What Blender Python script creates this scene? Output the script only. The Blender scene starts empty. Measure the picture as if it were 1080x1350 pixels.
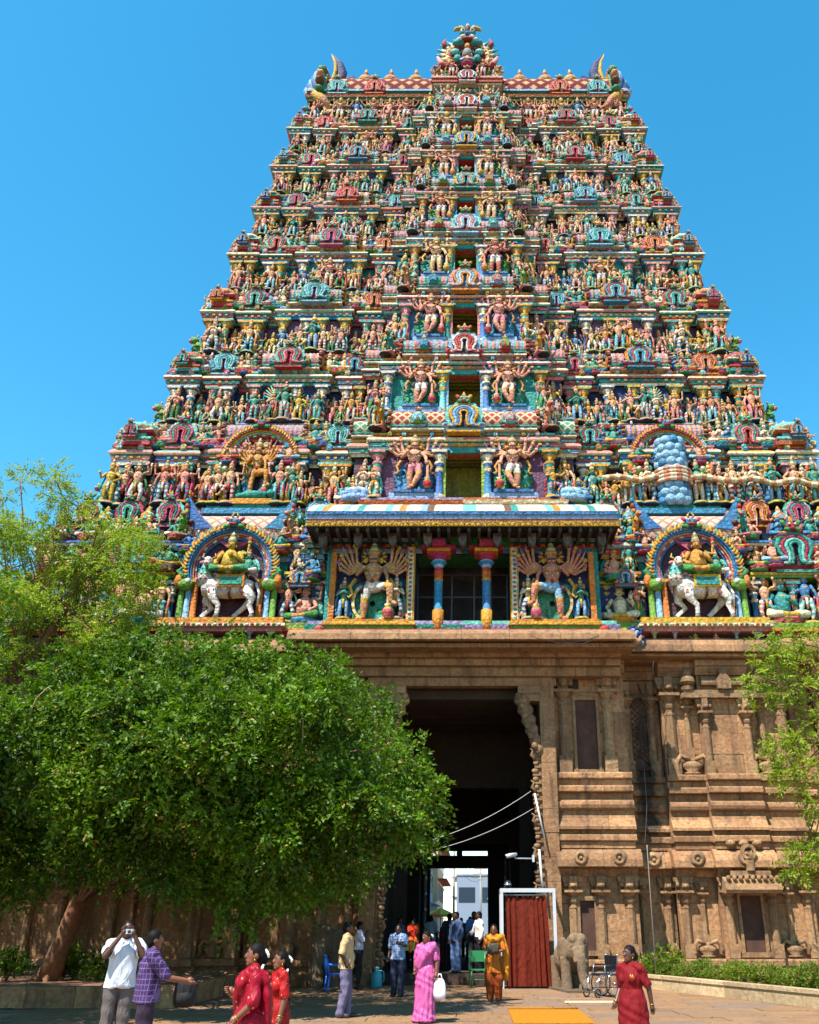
import bpy, math, random, colorsys
import numpy as np
from mathutils import Vector, Matrix

# ------------------------------------------------------------ camera, sky, sun, exposure
scn = bpy.context.scene
COL = scn.collection
F_PX, P_X, THETA = 1160.0, 625.6, math.atan(545 / 1160.0)
CAM = (0.43, 0.0, 1.65)
cd = bpy.data.cameras.new('camera'); cam = bpy.data.objects.new('camera', cd); COL.objects.link(cam)
cam.location = CAM; cam.rotation_euler = (math.pi / 2 + THETA, 0, 0)
cd.sensor_fit = 'VERTICAL'; cd.sensor_height = 36.0; cd.lens = 36.0 * F_PX / 1350.0
cd.shift_x = -(P_X - 540.0) / 1350.0
cd.clip_end = 3000; scn.camera = cam
SUN_EL, SUN_AZ = math.radians(59), math.radians(34)      # azimuth: to the left of straight behind the camera
world = bpy.data.worlds.new('World'); scn.world = world; world.use_nodes = True
nt = world.node_tree; nt.nodes.clear()
wo = nt.nodes.new('ShaderNodeOutputWorld'); bg = nt.nodes.new('ShaderNodeBackground')
sky = nt.nodes.new('ShaderNodeTexSky'); sky.sky_type = 'NISHITA'; sky.sun_disc = False
sky.sun_elevation = SUN_EL; sky.sun_rotation = math.pi + SUN_AZ
sky.air_density = 1.0; sky.dust_density = 0.15; sky.ozone_density = 3.0
hs = nt.nodes.new('ShaderNodeHueSaturation'); hs.inputs['Saturation'].default_value = 1.32; hs.inputs['Hue'].default_value = 0.476
bg.inputs['Strength'].default_value = 0.125
nt.links.new(sky.outputs[0], hs.inputs['Color']); nt.links.new(hs.outputs[0], bg.inputs[0]); nt.links.new(bg.outputs[0], wo.inputs[0])
sd = bpy.data.lights.new('sun', 'SUN'); sd.energy = 5.0; sd.angle = math.radians(0.5); sd.color = (1.0, 0.94, 0.86)
sun = bpy.data.objects.new('sun', sd); COL.objects.link(sun)
to_sun = Vector((-math.sin(SUN_AZ) * math.cos(SUN_EL), -math.cos(SUN_AZ) * math.cos(SUN_EL), math.sin(SUN_EL)))
sun.rotation_euler = to_sun.to_track_quat('Z', 'Y').to_euler(); sun.location = (-20, -20, 40)
scn.view_settings.view_transform = 'Standard'; scn.view_settings.look = 'None'
scn.view_settings.exposure = 1.3; scn.view_settings.gamma = 1.0
try: scn.view_settings.use_curve_mapping = False
except Exception: pass
scn.cycles.max_bounces = 5; scn.cycles.diffuse_bounces = 2; scn.cycles.transparent_max_bounces = 8

# ------------------------------------------------------------ helpers
random.seed(7); R = random.Random(11)
_c, _s = math.cos(THETA), math.sin(THETA)
def ray(x, y):
    a = (x - P_X) / F_PX; b = (675 - y) / F_PX
    return (a, _c - b * _s, _s + b * _c)
def atY(x, y, Y):
    d = ray(x, y); t = (Y - CAM[1]) / d[1]
    return (CAM[0] + d[0] * t, Y, CAM[2] + d[2] * t)
def atZ(x, y, Z=0.0):
    d = ray(x, y); t = (Z - CAM[2]) / d[2]
    return (CAM[0] + d[0] * t, CAM[1] + d[1] * t, Z)
def s2l(v):
    return v / 12.92 if v <= 0.04045 else ((v + 0.055) / 1.055) ** 2.4
def hx(h):
    h = h.lstrip('#'); return tuple(s2l(int(h[i:i + 2], 16) / 255) for i in (0, 2, 4))

class MB:
    """collects primitives into one mesh with a colour for each face"""
    def __init__(s): s.v = []; s.f = []; s.c = []; s.sm = []; s.mi = []; s.uv = None; s.M = None; s.cur_mi = 0
    def add(s, V, Fs, col, smooth=False):
        o = len(s.v)
        if s.M is not None:
            V = np.asarray(V, float) @ s.M[:3, :3].T + s.M[:3, 3]
        s.v.extend([tuple(p) for p in V])
        for k, f in enumerate(Fs):
            s.f.append(tuple(i + o for i in f)); s.sm.append(smooth); s.mi.append(s.cur_mi)
            s.c.append(col[k % len(col)] if isinstance(col, list) else col)
    def box(s, x0, x1, y0, y1, z0, z1, col):
        V = [(x, y, z) for z in (z0, z1) for y in (y0, y1) for x in (x0, x1)]
        s.add(V, [(0, 2, 3, 1), (4, 5, 7, 6), (0, 1, 5, 4), (2, 6, 7, 3), (0, 4, 6, 2), (1, 3, 7, 5)], col)
    def tube(s, pts, rad, col, n=6, flat=1.0, smooth=True, cap=True, up=(0, 1, 0)):
        pts = [np.array(p, float) for p in pts]; m = len(pts)
        if not isinstance(rad, (list, tuple)): rad = [rad] * m
        V = []; prev = None
        for i in range(m):
            t = pts[min(i + 1, m - 1)] - pts[max(i - 1, 0)]
            t = t / (np.linalg.norm(t) + 1e-9)
            u = np.array(up, float) if prev is None else prev
            u = u - t * u.dot(t)
            if np.linalg.norm(u) < 1e-3: u = np.array((1.0, 0.2, 0.1)); u -= t * u.dot(t)
            u /= np.linalg.norm(u); prev = u; w = np.cross(t, u)
            for k in range(n):
                a = 2 * math.pi * k / n
                V.append(pts[i] + rad[i] * (math.cos(a) * w + math.sin(a) * u * flat))
        Fs = []; cs = []
        for i in range(m - 1):
            for k in range(n):
                k2 = (k + 1) % n
                Fs.append((i * n + k, i * n + k2, (i + 1) * n + k2, (i + 1) * n + k))
                cs.append(col[i % len(col)] if isinstance(col, list) else col)
        if cap:
            Fs.append(tuple(range(n - 1, -1, -1))); cs.append(cs[0])
            Fs.append(tuple((m - 1) * n + k for k in range(n))); cs.append(cs[-2])
        s.add(V, Fs, cs, smooth)
    def ell(s, c, r, col, n=8, m=5, rot=None, smooth=True, half=False):
        if not isinstance(r, (list, tuple)): r = (r, r, r)
        V = []; Fs = []
        for j in range(m + 1):
            ph = (math.pi / 2 if half else math.pi) * j / m
            for k in range(n):
                a = 2 * math.pi * k / n
                V.append((r[0] * math.sin(ph) * math.cos(a), r[1] * math.sin(ph) * math.sin(a), r[2] * math.cos(ph)))
        for j in range(m):
            for k in range(n):
                k2 = (k + 1) % n
                if j == 0: Fs.append((j * n, (j + 1) * n + k, (j + 1) * n + k2))
                elif j == m - 1 and not half: Fs.append((j * n + k, (j + 1) * n, j * n + k2))
                else: Fs.append((j * n + k, (j + 1) * n + k, (j + 1) * n + k2, j * n + k2))
        V = np.array(V)
        if rot is not None: V = V @ np.array(Matrix.Rotation(rot[1], 3, rot[0])).T
        s.add(V + np.array(c), Fs, col, smooth)
    def lathe(s, prof, col, n=10, c=(0, 0, 0), smooth=True, ph=0.0, sx=1.0, sy=1.0):
        V = []; Fs = []; cs = []
        for (r, z) in prof:
            for k in range(n):
                a = 2 * math.pi * (k + ph) / n
                V.append((c[0] + r * sx * math.cos(a), c[1] + r * sy * math.sin(a), c[2] + z))
        for j in range(len(prof) - 1):
            for k in range(n):
                k2 = (k + 1) % n
                Fs.append((j * n + k, j * n + k2, (j + 1) * n + k2, (j + 1) * n + k))
                cs.append(col[j % len(col)] if isinstance(col, list) else col)
        Fs.append(tuple(range(n - 1, -1, -1))); cs.append(cs[0])
        Fs.append(tuple((len(prof) - 1) * n + k for k in range(n))); cs.append(cs[-2])
        s.add(V, Fs, cs, smooth)
    def prism(s, poly, y0, y1, col, side=None):
        """outline in x,z pushed from y0 (front) to y1 (back)"""
        n = len(poly)
        V = [(p[0], y0, p[1]) for p in poly] + [(p[0], y1, p[1]) for p in poly]
        Fs = [tuple(range(n))] + [(i, i + n, (i + 1) % n + n, (i + 1) % n) for i in range(n)]
        s.add(V, Fs, [col] + [side or col] * n)
    def sweepx(s, prof, x0, x1, col, ends=None, nx=1, smooth=False):
        """outline in y,z (open or closed loop) pulled along x"""
        n = len(prof); V = []; Fs = []; cs = []
        for i in range(nx + 1):
            x = x0 + (x1 - x0) * i / nx
            V += [(x, p[0], p[1]) for p in prof]
        for i in range(nx):
            for k in range(n):
                k2 = (k + 1) % n
                Fs.append((i * n + k, (i + 1) * n + k, (i + 1) * n + k2, i * n + k2))
                c = col[i % len(col)] if isinstance(col, list) else col
                cs.append(c)
        s.add(V, Fs, cs, smooth)
        s.add([(x0, p[0], p[1]) for p in prof], [tuple(range(n))], ends or cs[0])
        s.add([(x1, p[0], p[1]) for p in prof], [tuple(range(n - 1, -1, -1))], ends or cs[0])
    def band(s, plan, prof, cols, vary=None):
        """profile (offset, z) run along an open rectilinear plan outline"""
        P = np.array(plan, float); n = len(P)
        T = P[1:] - P[:-1]; T /= np.linalg.norm(T, axis=1)[:, None]
        N = np.stack([T[:, 1], -T[:, 0]], 1)          # outward is right of travel
        off = np.zeros((n, 2))
        for i in range(n):
            if i == 0: off[i] = N[0]
            elif i == n - 1: off[i] = N[-1]
            else:
                d = 1 + N[i - 1].dot(N[i]); off[i] = (N[i - 1] + N[i]) / max(d, 0.2)
        V = []
        for (o, z) in prof:
            V += [(p[0] + q[0] * o, p[1] + q[1] * o, z) for p, q in zip(P, off)]
        Fs = []; cs = []
        for j in range(len(prof) - 1):
            for i in range(n - 1):
                Fs.append((j * n + i, j * n + i + 1, (j + 1) * n + i + 1, (j + 1) * n + i)); cs.append(cols[j % len(cols)] if vary is None or random.random() > .45 else random.choice(vary) if j % 2 else cols[(j + 2) % len(cols)])
        s.add(V, Fs, cs)
    def merge(s, o, M=None):
        V = np.array(o.v, float)
        if M is not None: V = V @ M[:3, :3].T + M[:3, 3]
        k = len(s.v); s.v.extend(map(tuple, V)); s.f.extend(tuple(i + k for i in f) for f in o.f)
        s.c.extend(o.c); s.sm.extend(o.sm); s.mi.extend(o.mi)
    def mesh(s, name):
        me = bpy.data.meshes.new(name); me.from_pydata(s.v, [], s.f)
        me.polygons.foreach_set('use_smooth', s.sm)
        if any(s.mi): me.polygons.foreach_set('material_index', s.mi)
        if s.c:
            at = me.color_attributes.new('Col', 'FLOAT_COLOR', 'CORNER')
            arr = np.ones((len(me.loops), 4), np.float32)
            fc = np.array(s.c, np.float32)[:, :3]
            ln = np.array([len(f) for f in s.f])
            arr[:, :3] = np.repeat(fc, ln, axis=0)
            at.data.foreach_set('color', arr.ravel())
        me.update(); return me
    def obj(s, name, mat, parent=None, loc=None):
        return mkobj(name, s.mesh(name), mat, parent, loc)

def mkobj(name, me, mat=None, parent=None, loc=None):
    o = bpy.data.objects.new(name, me); COL.objects.link(o)
    if mat is not None and me is not None and not me.materials:
        for m in (mat if isinstance(mat, (list, tuple)) else [mat]): me.materials.append(m)
    if parent is not None: o.parent = parent
    if loc is not None: o.location = loc
    return o
def tag(o, label, cat, group=None):
    o['label'] = label; o['category'] = cat
    if group: o['group'] = group
    return o
def thing(name, label, cat, loc=(0, 0, 0), rz=0.0, group=None):
    o = bpy.data.objects.new(name, None); COL.objects.link(o); o.empty_display_size = 0.2
    o.location = loc; o.rotation_euler = (0, 0, rz)
    return tag(o, label, cat, group)
def struct(o): o['kind'] = 'structure'; return o
def inst(me, name, parent, loc, rz=0.0, sc=1.0, rx=0.0):
    o = bpy.data.objects.new(name, me); COL.objects.link(o); o.parent = parent
    o.location = loc; o.rotation_euler = (rx, 0, rz)
    o.scale = sc if isinstance(sc, (list, tuple)) else (sc, sc, sc)
    return o
def TM(loc=(0, 0, 0), rz=0.0, sc=1.0, rx=0.0, ry=0.0):
    sv = sc if isinstance(sc, (list, tuple)) else (sc,) * 3
    return np.array(Matrix.LocRotScale(Vector(loc), Matrix.Rotation(rz, 3, 'Z') @ Matrix.Rotation(ry, 3, 'Y') @ Matrix.Rotation(rx, 3, 'X'), Vector(sv)))

# ------------------------------------------------------------ materials
def newmat(name):
    m = bpy.data.materials.new(name); m.use_nodes = True
    t = m.node_tree; b = t.nodes['Principled BSDF']
    return m, t, b
def N(t, typ, **kw):
    n = t.nodes.new(typ)
    for k, v in kw.items():
        if k in n.inputs: n.inputs[k].default_value = v
        else: setattr(n, k, v)
    return n
def mixc(t, fac, a, b, mode='MIX'):
    n = t.nodes.new('ShaderNodeMix'); n.data_type = 'RGBA'; n.blend_type = mode
    for sock, v in ((n.inputs[0], fac), (n.inputs[6], a), (n.inputs[7], b)):
        if hasattr(v, 'type') and hasattr(v, 'links'): t.links.new(v, sock)
        elif isinstance(v, (int, float)): sock.default_value = v
        else: sock.default_value = (*v[:3], 1)
    return n.outputs[2]
def ramp(t, src, stops, mode='LINEAR'):
    n = t.nodes.new('ShaderNodeValToRGB'); n.color_ramp.interpolation = mode
    while len(n.color_ramp.elements) < len(stops): n.color_ramp.elements.new(0.5)
    for e, (p, c) in zip(n.color_ramp.elements, stops):
        e.position = p; e.color = (*c, 1) if len(c) == 3 else c
    t.links.new(src, n.inputs[0]); return n.outputs[0]
def g(v): return (v, v, v)
def noise(t, scale, detail=4, rough=0.6, vec=None, dist=0.0):
    n = N(t, 'ShaderNodeTexNoise', Scale=scale, Detail=detail, Roughness=rough, Distortion=dist)
    if vec is not None: t.links.new(vec, n.inputs['Vector'])
    return n.outputs['Fac']
def bump(t, b, h, strength=0.3, dist=0.02):
    n = N(t, 'ShaderNodeBump', Strength=strength, Distance=dist)
    t.links.new(h, n.inputs['Height']); t.links.new(n.outputs[0], b.inputs['Normal'])
def geopos(t): return N(t, 'ShaderNodeNewGeometry').outputs['Position']
def math_n(t, op, a, b=None):
    n = t.nodes.new('ShaderNodeMath'); n.operation = op
    for i, v in enumerate((a, b)):
        if v is None: continue
        if isinstance(v, (int, float)): n.inputs[i].default_value = v
        else: t.links.new(v, n.inputs[i])
    return n.outputs[0]

def painted_mat(name='painted_stucco', wear=0.6, rough=0.72):
    m, t, b = newmat(name); pos = geopos(t)
    a = N(t, 'ShaderNodeAttribute', attribute_name='Col')
    oi = N(t, 'ShaderNodeObjectInfo')
    hsv = N(t, 'ShaderNodeHueSaturation'); hsv.inputs['Saturation'].default_value = 1.05
    t.links.new(math_n(t, 'ADD', math_n(t, 'MULTIPLY', oi.outputs['Random'], 0.05), 0.475), hsv.inputs['Hue'])
    t.links.new(a.outputs['Color'], hsv.inputs['Color'])
    n1 = noise(t, 5.0, 6, 0.7, pos); n2 = noise(t, 1.1, 4, 0.6, pos)
    # rain streaks: stretched noise
    mp = N(t, 'ShaderNodeMapping'); mp.inputs['Scale'].default_value = (7, 7, 0.7); t.links.new(pos, mp.inputs['Vector'])
    n3 = noise(t, 1.0, 5, 0.7, mp.outputs[0])
    grime = ramp(t, n3, [(0.47, g(0)), (0.72, g(1))]); patch = ramp(t, n1, [(0.5, g(0)), (0.7, g(1))])
    k = math_n(t, 'MULTIPLY', math_n(t, 'MAXIMUM', grime, math_n(t, 'MULTIPLY', patch, 0.6)), wear)
    c1 = mixc(t, k, hsv.outputs[0], hx('33291f'))
    fade = math_n(t, 'MULTIPLY', ramp(t, n2, [(0.5, g(0)), (0.8, g(1))]), 0.12)
    c2 = mixc(t, fade, c1, hx('d8c8b0')); c2 = mixc(t, 1.0, c2, (.82, .81, .80), 'MULTIPLY')
    t.links.new(c2, b.inputs['Base Color']); b.inputs['Roughness'].default_value = rough
    vo = N(t, 'ShaderNodeTexVoronoi', Scale=7.5, Randomness=.85); t.links.new(pos, vo.inputs['Vector'])      # carved relief with dirt in its grooves
    carve = ramp(t, vo.outputs['Distance'], [(.28, g(0)), (.62, g(1))])
    vc = N(t, 'ShaderNodeTexVoronoi', Scale=16, Randomness=.9); t.links.new(pos, vc.inputs['Vector'])
    fine = ramp(t, vc.outputs['Distance'], [(.35, g(0)), (.75, g(1))])
    c3 = mixc(t, math_n(t, 'MULTIPLY', carve, .36), c2, mixc(t, 1.0, c2, (.25, .22, .22), 'MULTIPLY'))
    c3 = mixc(t, math_n(t, 'MULTIPLY', fine, .2), c3, hx('2a2420'))
    t.links.new(c3, b.inputs['Base Color']); b.inputs['Specular IOR Level'].default_value = .3
    hgt = math_n(t, 'SUBTRACT', n1, math_n(t, 'ADD', math_n(t, 'MULTIPLY', carve, .9), math_n(t, 'MULTIPLY', fine, .4))); bump(t, b, hgt, 0.42, 0.045)
    return m
PAINT = painted_mat()
def simple_mat(name, col, rough=0.6, var=0.15, scale=8.0, metal=0.0, bmp=0.1, sheen=0.0):
    m, t, b = newmat(name)
    tc = N(t, 'ShaderNodeTexCoord').outputs['Object']
    n = noise(t, scale, 5, 0.6, tc)
    c = mixc(t, ramp(t, n, [(0.3, g(0)), (0.7, g(1))]), tuple(v * (1 - var) for v in col), tuple(min(1, v * (1 + var)) for v in col))
    t.links.new(c, b.inputs['Base Color']); b.inputs['Roughness'].default_value = rough; b.inputs['Metallic'].default_value = metal
    if sheen: b.inputs['Sheen Weight'].default_value = sheen
    if bmp: bump(t, b, n, bmp, 0.01)
    return m
def lattice_mat(name, ca, cb, sc=2.2, thick=0.16):
    """raised diamond fish-scale tiles, on uv in metres"""
    m, t, b = newmat(name)
    uv = N(t, 'ShaderNodeUVMap').outputs[0]
    sp = N(t, 'ShaderNodeSeparateXYZ'); t.links.new(uv, sp.inputs[0])
    u = math_n(t, 'MULTIPLY', sp.outputs[0], sc); v = math_n(t, 'MULTIPLY', sp.outputs[1], sc)
    def dist(q):
        fr = math_n(t, 'FRACT', q); return math_n(t, 'ABSOLUTE', math_n(t, 'SUBTRACT', fr, 0.5))
    d = math_n(t, 'MAXIMUM', dist(math_n(t, 'ADD', u, v)), dist(math_n(t, 'SUBTRACT', u, v)))
    line = ramp(t, d, [(0.5 - thick, g(0)), (0.5 - thick * 0.6, g(1))])
    pos = geopos(t); n2 = noise(t, 3.0, 5, 0.7, pos)
    ca2 = mixc(t, ramp(t, n2, [(0.4, g(0)), (0.75, g(0.6))]), ca, hx('7a6450'))
    c = mixc(t, line, ca2, cb); t.links.new(c, b.inputs['Base Color']); b.inputs['Roughness'].default_value = 0.85; b.inputs['Specular IOR Level'].default_value = .15
    bump(t, b, line, 0.6, 0.05)
    return m
LAT_RED = lattice_mat('red_diamond_tiles', hx('8a2c24'), hx('b09878'), 2.6, .2)
LAT_TEAL = lattice_mat('teal_diamond_tiles', hx('2c7a6c'), hx('a0a080'), 2.6, .2)
LAT_ROOF = lattice_mat('roof_scale_tiles', hx('a88c5c'), hx('5a1420'), 1.1, 0.3)
LAT_PINK = lattice_mat('pink_diamond_tiles', hx('cf9c8a'), hx('8a6a58'))
# ------------------------------------------------------------ painted palette (base colours)
P = {k: hx(v) for k, v in dict(peach='dda88a', tan='c88a6c', gold='c79a45', ochre='cf9a3a', cream='e2d2b2', white='dcd8d0',
    teal='2f9488', aqua='74c4b8', blue='3c7fb0', sky='8ab8d8', navy='23406e', red='b8443c', crimson='a02c40', pink='d68a8c',
    rose='c05c74', purple='6a4468', plum='43283c', green='3f8a4a', leaf='6a9a3a', lime='9ab04a', orange='cf7a38', brown='6e4430',
    dark='1e1a1c', lav='9c92b4', grey='8f8c8c', skinb='8a5238').items()}
SKINS = ['peach', 'peach', 'peach', 'tan', 'tan', 'gold', 'peach', 'teal', 'cream', 'peach', 'blue']
LEGS = ['white', 'ochre', 'green', 'red', 'aqua', 'blue', 'cream', 'pink', 'ochre', 'sky']
DRAPE = ['teal', 'rose', 'blue', 'green', 'purple', 'orange', 'aqua', 'crimson']

def face(b, c, r, skin, n=8, eyes=True):
    b.ell(c, (r * 0.86, r * 0.92, r * 1.08), skin, n, 6)
    x, y, z = c
    b.ell((x, y - r * 0.92, z - r * 0.1), (r * 0.14, r * 0.2, r * 0.28), skin, 5, 3)
    b.ell((x, y - r * 0.8, z - r * 0.48), (r * 0.34, r * 0.14, r * 0.1), P['red'], 5, 3)
    if eyes:
        for sx in (-1, 1):
            b.ell((x + sx * r * 0.36, y - r * 0.76, z + r * 0.16), (r * 0.2, r * 0.12, r * 0.11), P['white'], 5, 3)
            b.ell((x + sx * r * 0.36, y - r * 0.86, z + r * 0.16), (r * 0.09, r * 0.06, r * 0.09), P['dark'], 4, 3)
    for sx in (-1, 1):
        b.ell((x + sx * r * 0.98, y, z - r * 0.25), (r * 0.18, r * 0.2, r * 0.42), P['gold'], 5, 3)

def crown(b, c, r, h, a='gold', bb='red', n=8):
    prof = [(r, 0), (r * 1.12, h * 0.1), (r * 0.95, h * 0.2), (r * 1.0, h * 0.28), (r * 0.75, h * 0.42), (r * 0.82, h * 0.5), (r * 0.5, h * 0.68), (r * 0.55, h * 0.76), (r * 0.22, h * 0.92), (r * 0.05, h)]
    b.lathe(prof, [P[a], P[bb], P[a], P['cream'], P[a], P[bb], P[a], P['cream'], P[a]], n, c)

def limb(b, pts, rads, cols, n=6):
    # resample to give stripes
    b.tube(pts, rads, cols, n)
def lerp(a, b, t): return tuple(x + (y - x) * t for x, y in zip(a, b))
def arm(b, sh, el, ha, skin, r=0.034, n=6, bangle='gold'):
    e1 = lerp(sh, el, 0.55); e2 = lerp(sh, el, 0.7); w1 = lerp(el, ha, 0.75); w2 = lerp(el, ha, 0.9)
    b.tube([sh, e1, e2, el, w1, w2, ha], [r * 1.15, r * 1.05, r, r * 0.92, r * 0.75, r * 0.72, r * 0.7],
           [skin, P[bangle], skin, skin, P[bangle], skin], n)
    b.ell(ha, (r * 1.15, r * 1.0, r * 1.25), skin, 5, 4)
def leg(b, hip, kn, an, toe, skin, ca, cb, r=0.062, n=6, stripes=True):
    p = [lerp(hip, kn, t) for t in (0, .25, .5, .75)] + [lerp(kn, an, t) for t in (0, .25, .5, .75, .92)] + [an]
    rr = [r * v for v in (1.15, 1.08, .98, .88, .8, .8, .72, .58, .5, .52)]
    cols = [P[ca], P[cb], P[ca], P[cb], P[ca], P[cb], P[ca], P['gold'], skin] if stripes else [P[ca], P[ca], P[ca], P['gold'], skin, skin, skin, P['gold'], skin]
    b.tube(p, rr, cols, n)
    b.tube([an, lerp(an, toe, .5), toe], [r * 0.5, r * 0.55, r * 0.4], skin, 5, 0.7)

def lobes(b, drape, edge, w=0.2, z0=0.04, z1=0.5, y=0.07, n=5):
    """cloth flaring out behind the legs"""
    for sx in (-1, 1):
        for k in range(n):
            t = k / (n - 1); zc = z0 + (z1 - z0) * t; wd = w * (0.55 + 0.45 * math.sin(math.pi * (0.25 + 0.6 * (1 - t))))
            b.ell((sx * wd * 0.62, y + 0.01 * k, zc), (wd * 0.5, 0.025, 0.085), P[drape if k % 2 == 0 else edge], 6, 4, ('Y', sx * (0.7 - 0.5 * t)))

def statue(rs, pose=None, skin=None, n=6, base=True, small=False):
    b = MB(); sk = P[skin or rs.choice(SKINS)]; ca, cb = rs.sample(LEGS, 2)
    if rs.random() < 0.35: cb = ca
    dr = rs.choice(DRAPE); cl = rs.choice(['teal', 'red', 'ochre', 'white', 'blue', 'green', 'purple'])
    pose = pose or rs.choice(['namaste', 'raise', 'hip', 'hold', 'down', 'four', 'dance', 'hold'])
    if pose == 'dance':
        leg(b, (-.06, 0, .48), (-.12, -.06, .26), (-.03, 0, .04), (-.06, -.1, .02), sk, ca, cb)
        leg(b, (.06, 0, .48), (.25, -.1, .42), (.1, -.13, .2), (.06, -.2, .16), sk, ca, cb)
    else:
        sp = rs.uniform(.9, 1.3); bend = rs.choice([0, 0, .05])
        leg(b, (-.06, 0, .5), (-.07 * sp - bend, -.03, .27), (-.07 * sp, 0, .04), (-.09 * sp, -.11, .015), sk, ca, cb)
        leg(b, (.06, 0, .5), (.07 * sp + bend, -.03, .27), (.07 * sp, 0, .04), (.09 * sp, -.11, .015), sk, ca, cb)
    b.ell((0, 0, .5), (.12, .09, .085), P[cl], 8, 5)
    b.tube([(0, -.085, .52), (0, -.1, .42), (0, -.07, .28)], [.03, .035, .02], P[rs.choice(['gold', 'red', 'cream'])], 5, .5)
    b.ell((0, 0, .555), (.105, .085, .022), P['gold'], 8, 3)
    b.tube([(0, 0, .5), (0, -.005, .6), (0, -.012, .72), (0, 0, .79), (0, 0, .85)], [.095, .08, .118, .09, .036], sk, 8, .78)
    b.ell((0, -.045, .745), (.085, .062, .03), P['gold'], 7, 3)
    b.ell((0, -.07, .68), (.02, .03, .05), P[rs.choice(['red', 'gold', 'teal'])], 5, 3)
    r = .07; face(b, (0, -.012, .91), r, sk, 8, not small)
    b.ell((0, .03, .9), (r * 1.15, r * .8, r * 1.1), P['dark'], 7, 4)
    crown(b, (0, .0, .955), .066, rs.uniform(.16, .26), 'gold', rs.choice(['red', 'teal', 'green', 'blue']), 7)
    if rs.random() < .4:
        for sx in (-1, 1): b.ell((sx * .1, .04, .93), (.05, .02, .09), P[rs.choice(['gold', 'orange', 'teal'])], 6, 4)
    S = (.125, 0, .79)
    def m(p, s): return (p[0] * s, p[1], p[2])
    PO = {'namaste': [((.2, -.03, .65), (.025, -.15, .72))] * 2, 'raise': [((.25, -.02, .83), (.2, -.07, 1.0))] * 2,
          'hip': [((.26, -.01, .66), (.13, -.07, .55)), ((.21, -.05, .65), (.22, -.14, .76))],
          'hold': [((.2, -.02, .63), (.15, -.15, .66)), ((.2, -.02, .62), (.21, -.05, .47))],
          'down': [((.18, 0, .63), (.2, -.04, .46))] * 2, 'four': [((.2, -.03, .63), (.19, -.14, .7))] * 2,
          'dance': [((.26, -.02, .76), (.36, -.06, .86)), ((.24, -.03, .68), (.1, -.14, .68))]}[pose]
    flip = rs.choice([0, 1])
    for s, k in ((-1, 0), (1, 1)):
        e, h = PO[(k + flip) % 2]
        arm(b, m(S, s), m(e, s), m(h, s), sk)
        b.ell((s * .13, 0, .775), (.045, .04, .045), P[rs.choice(['gold', cl])], 5, 4)
    if pose in ('four', 'raise') or rs.random() < .25:
        for s in (-1, 1):
            h = (s * .28, .0, .98); arm(b, (s * .12, .02, .78), (s * .27, .02, .78), h, sk, .028)
            b.ell((h[0], h[1], h[2] + .05), (.035, .02, .05), P[rs.choice(['gold', 'white', 'teal', 'red'])], 5, 4)
    if pose == 'hold' or rs.random() < .2:
        s = rs.choice([-1, 1])
        b.tube([(s * .22, -.06, .05), (s * .2, -.07, .3), (s * .21, -.06, .5)], [.05, .03, .022], [P['gold'], P['red']], 5)
    lobes(b, dr, rs.choice([dr, 'aqua', 'pink', 'cream']), .24)
    # garland / scarf ends
    for s in (-1, 1):
        b.tube([(s * .12, .03, .76), (s * .2, .03, .55), (s * .23, .02, .32)], [.02, .03, .02], P[rs.choice([dr, cl])], 4, .4)
    if base:
        c1 = P[rs.choice(['green', 'teal', 'leaf', 'blue', 'lav'])]
        b.lathe([(.17, -.12), (.24, -.07), (.25, -.045), (.19, -.03), (.21, 0.005), (.0, .006)], [P['dark'], c1, c1, P['gold'], c1], 9)
    return b

def seated(rs, skin=None, lotus=True):
    b = MB(); sk = P[skin or rs.choice(SKINS)]; ca = rs.choice(LEGS); cl = rs.choice(DRAPE)
    for s in (-1, 1):
        b.tube([(s * .08, 0, .1), (s * .22, -.1, .1), (s * .3, -.14, .1), (s * .12, -.22, .06), (-s * .05, -.23, .05)], [.09, .085, .07, .055, .04], [P[ca], P[ca], P[ca], P['gold'], sk], 6)
    b.ell((0, 0, .12), (.16, .13, .1), P[cl], 8, 4)
    fat = rs.uniform(.95, 1.45)
    b.tube([(0, 0, .1), (0, -.02 * fat, .22), (0, -.015, .36), (0, 0, .43), (0, 0, .5)], [.13, .12 * fat, .135, .1, .04], sk, 8, .85)
    b.ell((0, -.06, .39), (.1, .07, .035), P['gold'], 7, 3)
    face(b, (0, -.015, .56), .082, sk, 8)
    b.ell((0, .03, .55), (.1, .07, .1), P['dark'], 7, 4)
    crown(b, (0, 0, .61), .078, rs.uniform(.14, .26), 'gold', rs.choice(['red', 'teal', 'green']), 7)
    for s in (-1, 1):
        p = rs.choice([0, 1, 2])
        e, h = [((s * .25, -.04, .26), (s * .2, -.18, .16)), ((s * .25, -.04, .28), (s * .2, -.15, .42)), ((s * .23, -.03, .26), (s * .03, -.17, .34))][p]
        arm(b, (s * .14, 0, .43), e, h, sk, .04)
        if rs.random() < .5:
            hh = (s * .3, .0, .62); arm(b, (s * .13, .03, .42), (s * .29, .02, .42), hh, sk, .033)
            b.ell((hh[0], hh[1], hh[2] + .06), (.04, .02, .06), P[rs.choice(['gold', 'white', 'red'])], 5, 4)
        b.ell((s * .24, .06, .3), (.09, .03, .22), P[rs.choice(DRAPE)], 6, 4, ('Y', -s * .35))
    if lotus: c1, c2 = rs.sample(['rose', 'teal', 'green', 'blue', 'orange', 'red', 'purple'], 2); b.lathe([(.22, -.13), (.28, -.09), (.22, -.06), (.3, -.02), (.27, .03), (.0, .04)], [P[c1], P['gold'], P[c2], P[c2], P[c1]], 10)
    return b

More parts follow.
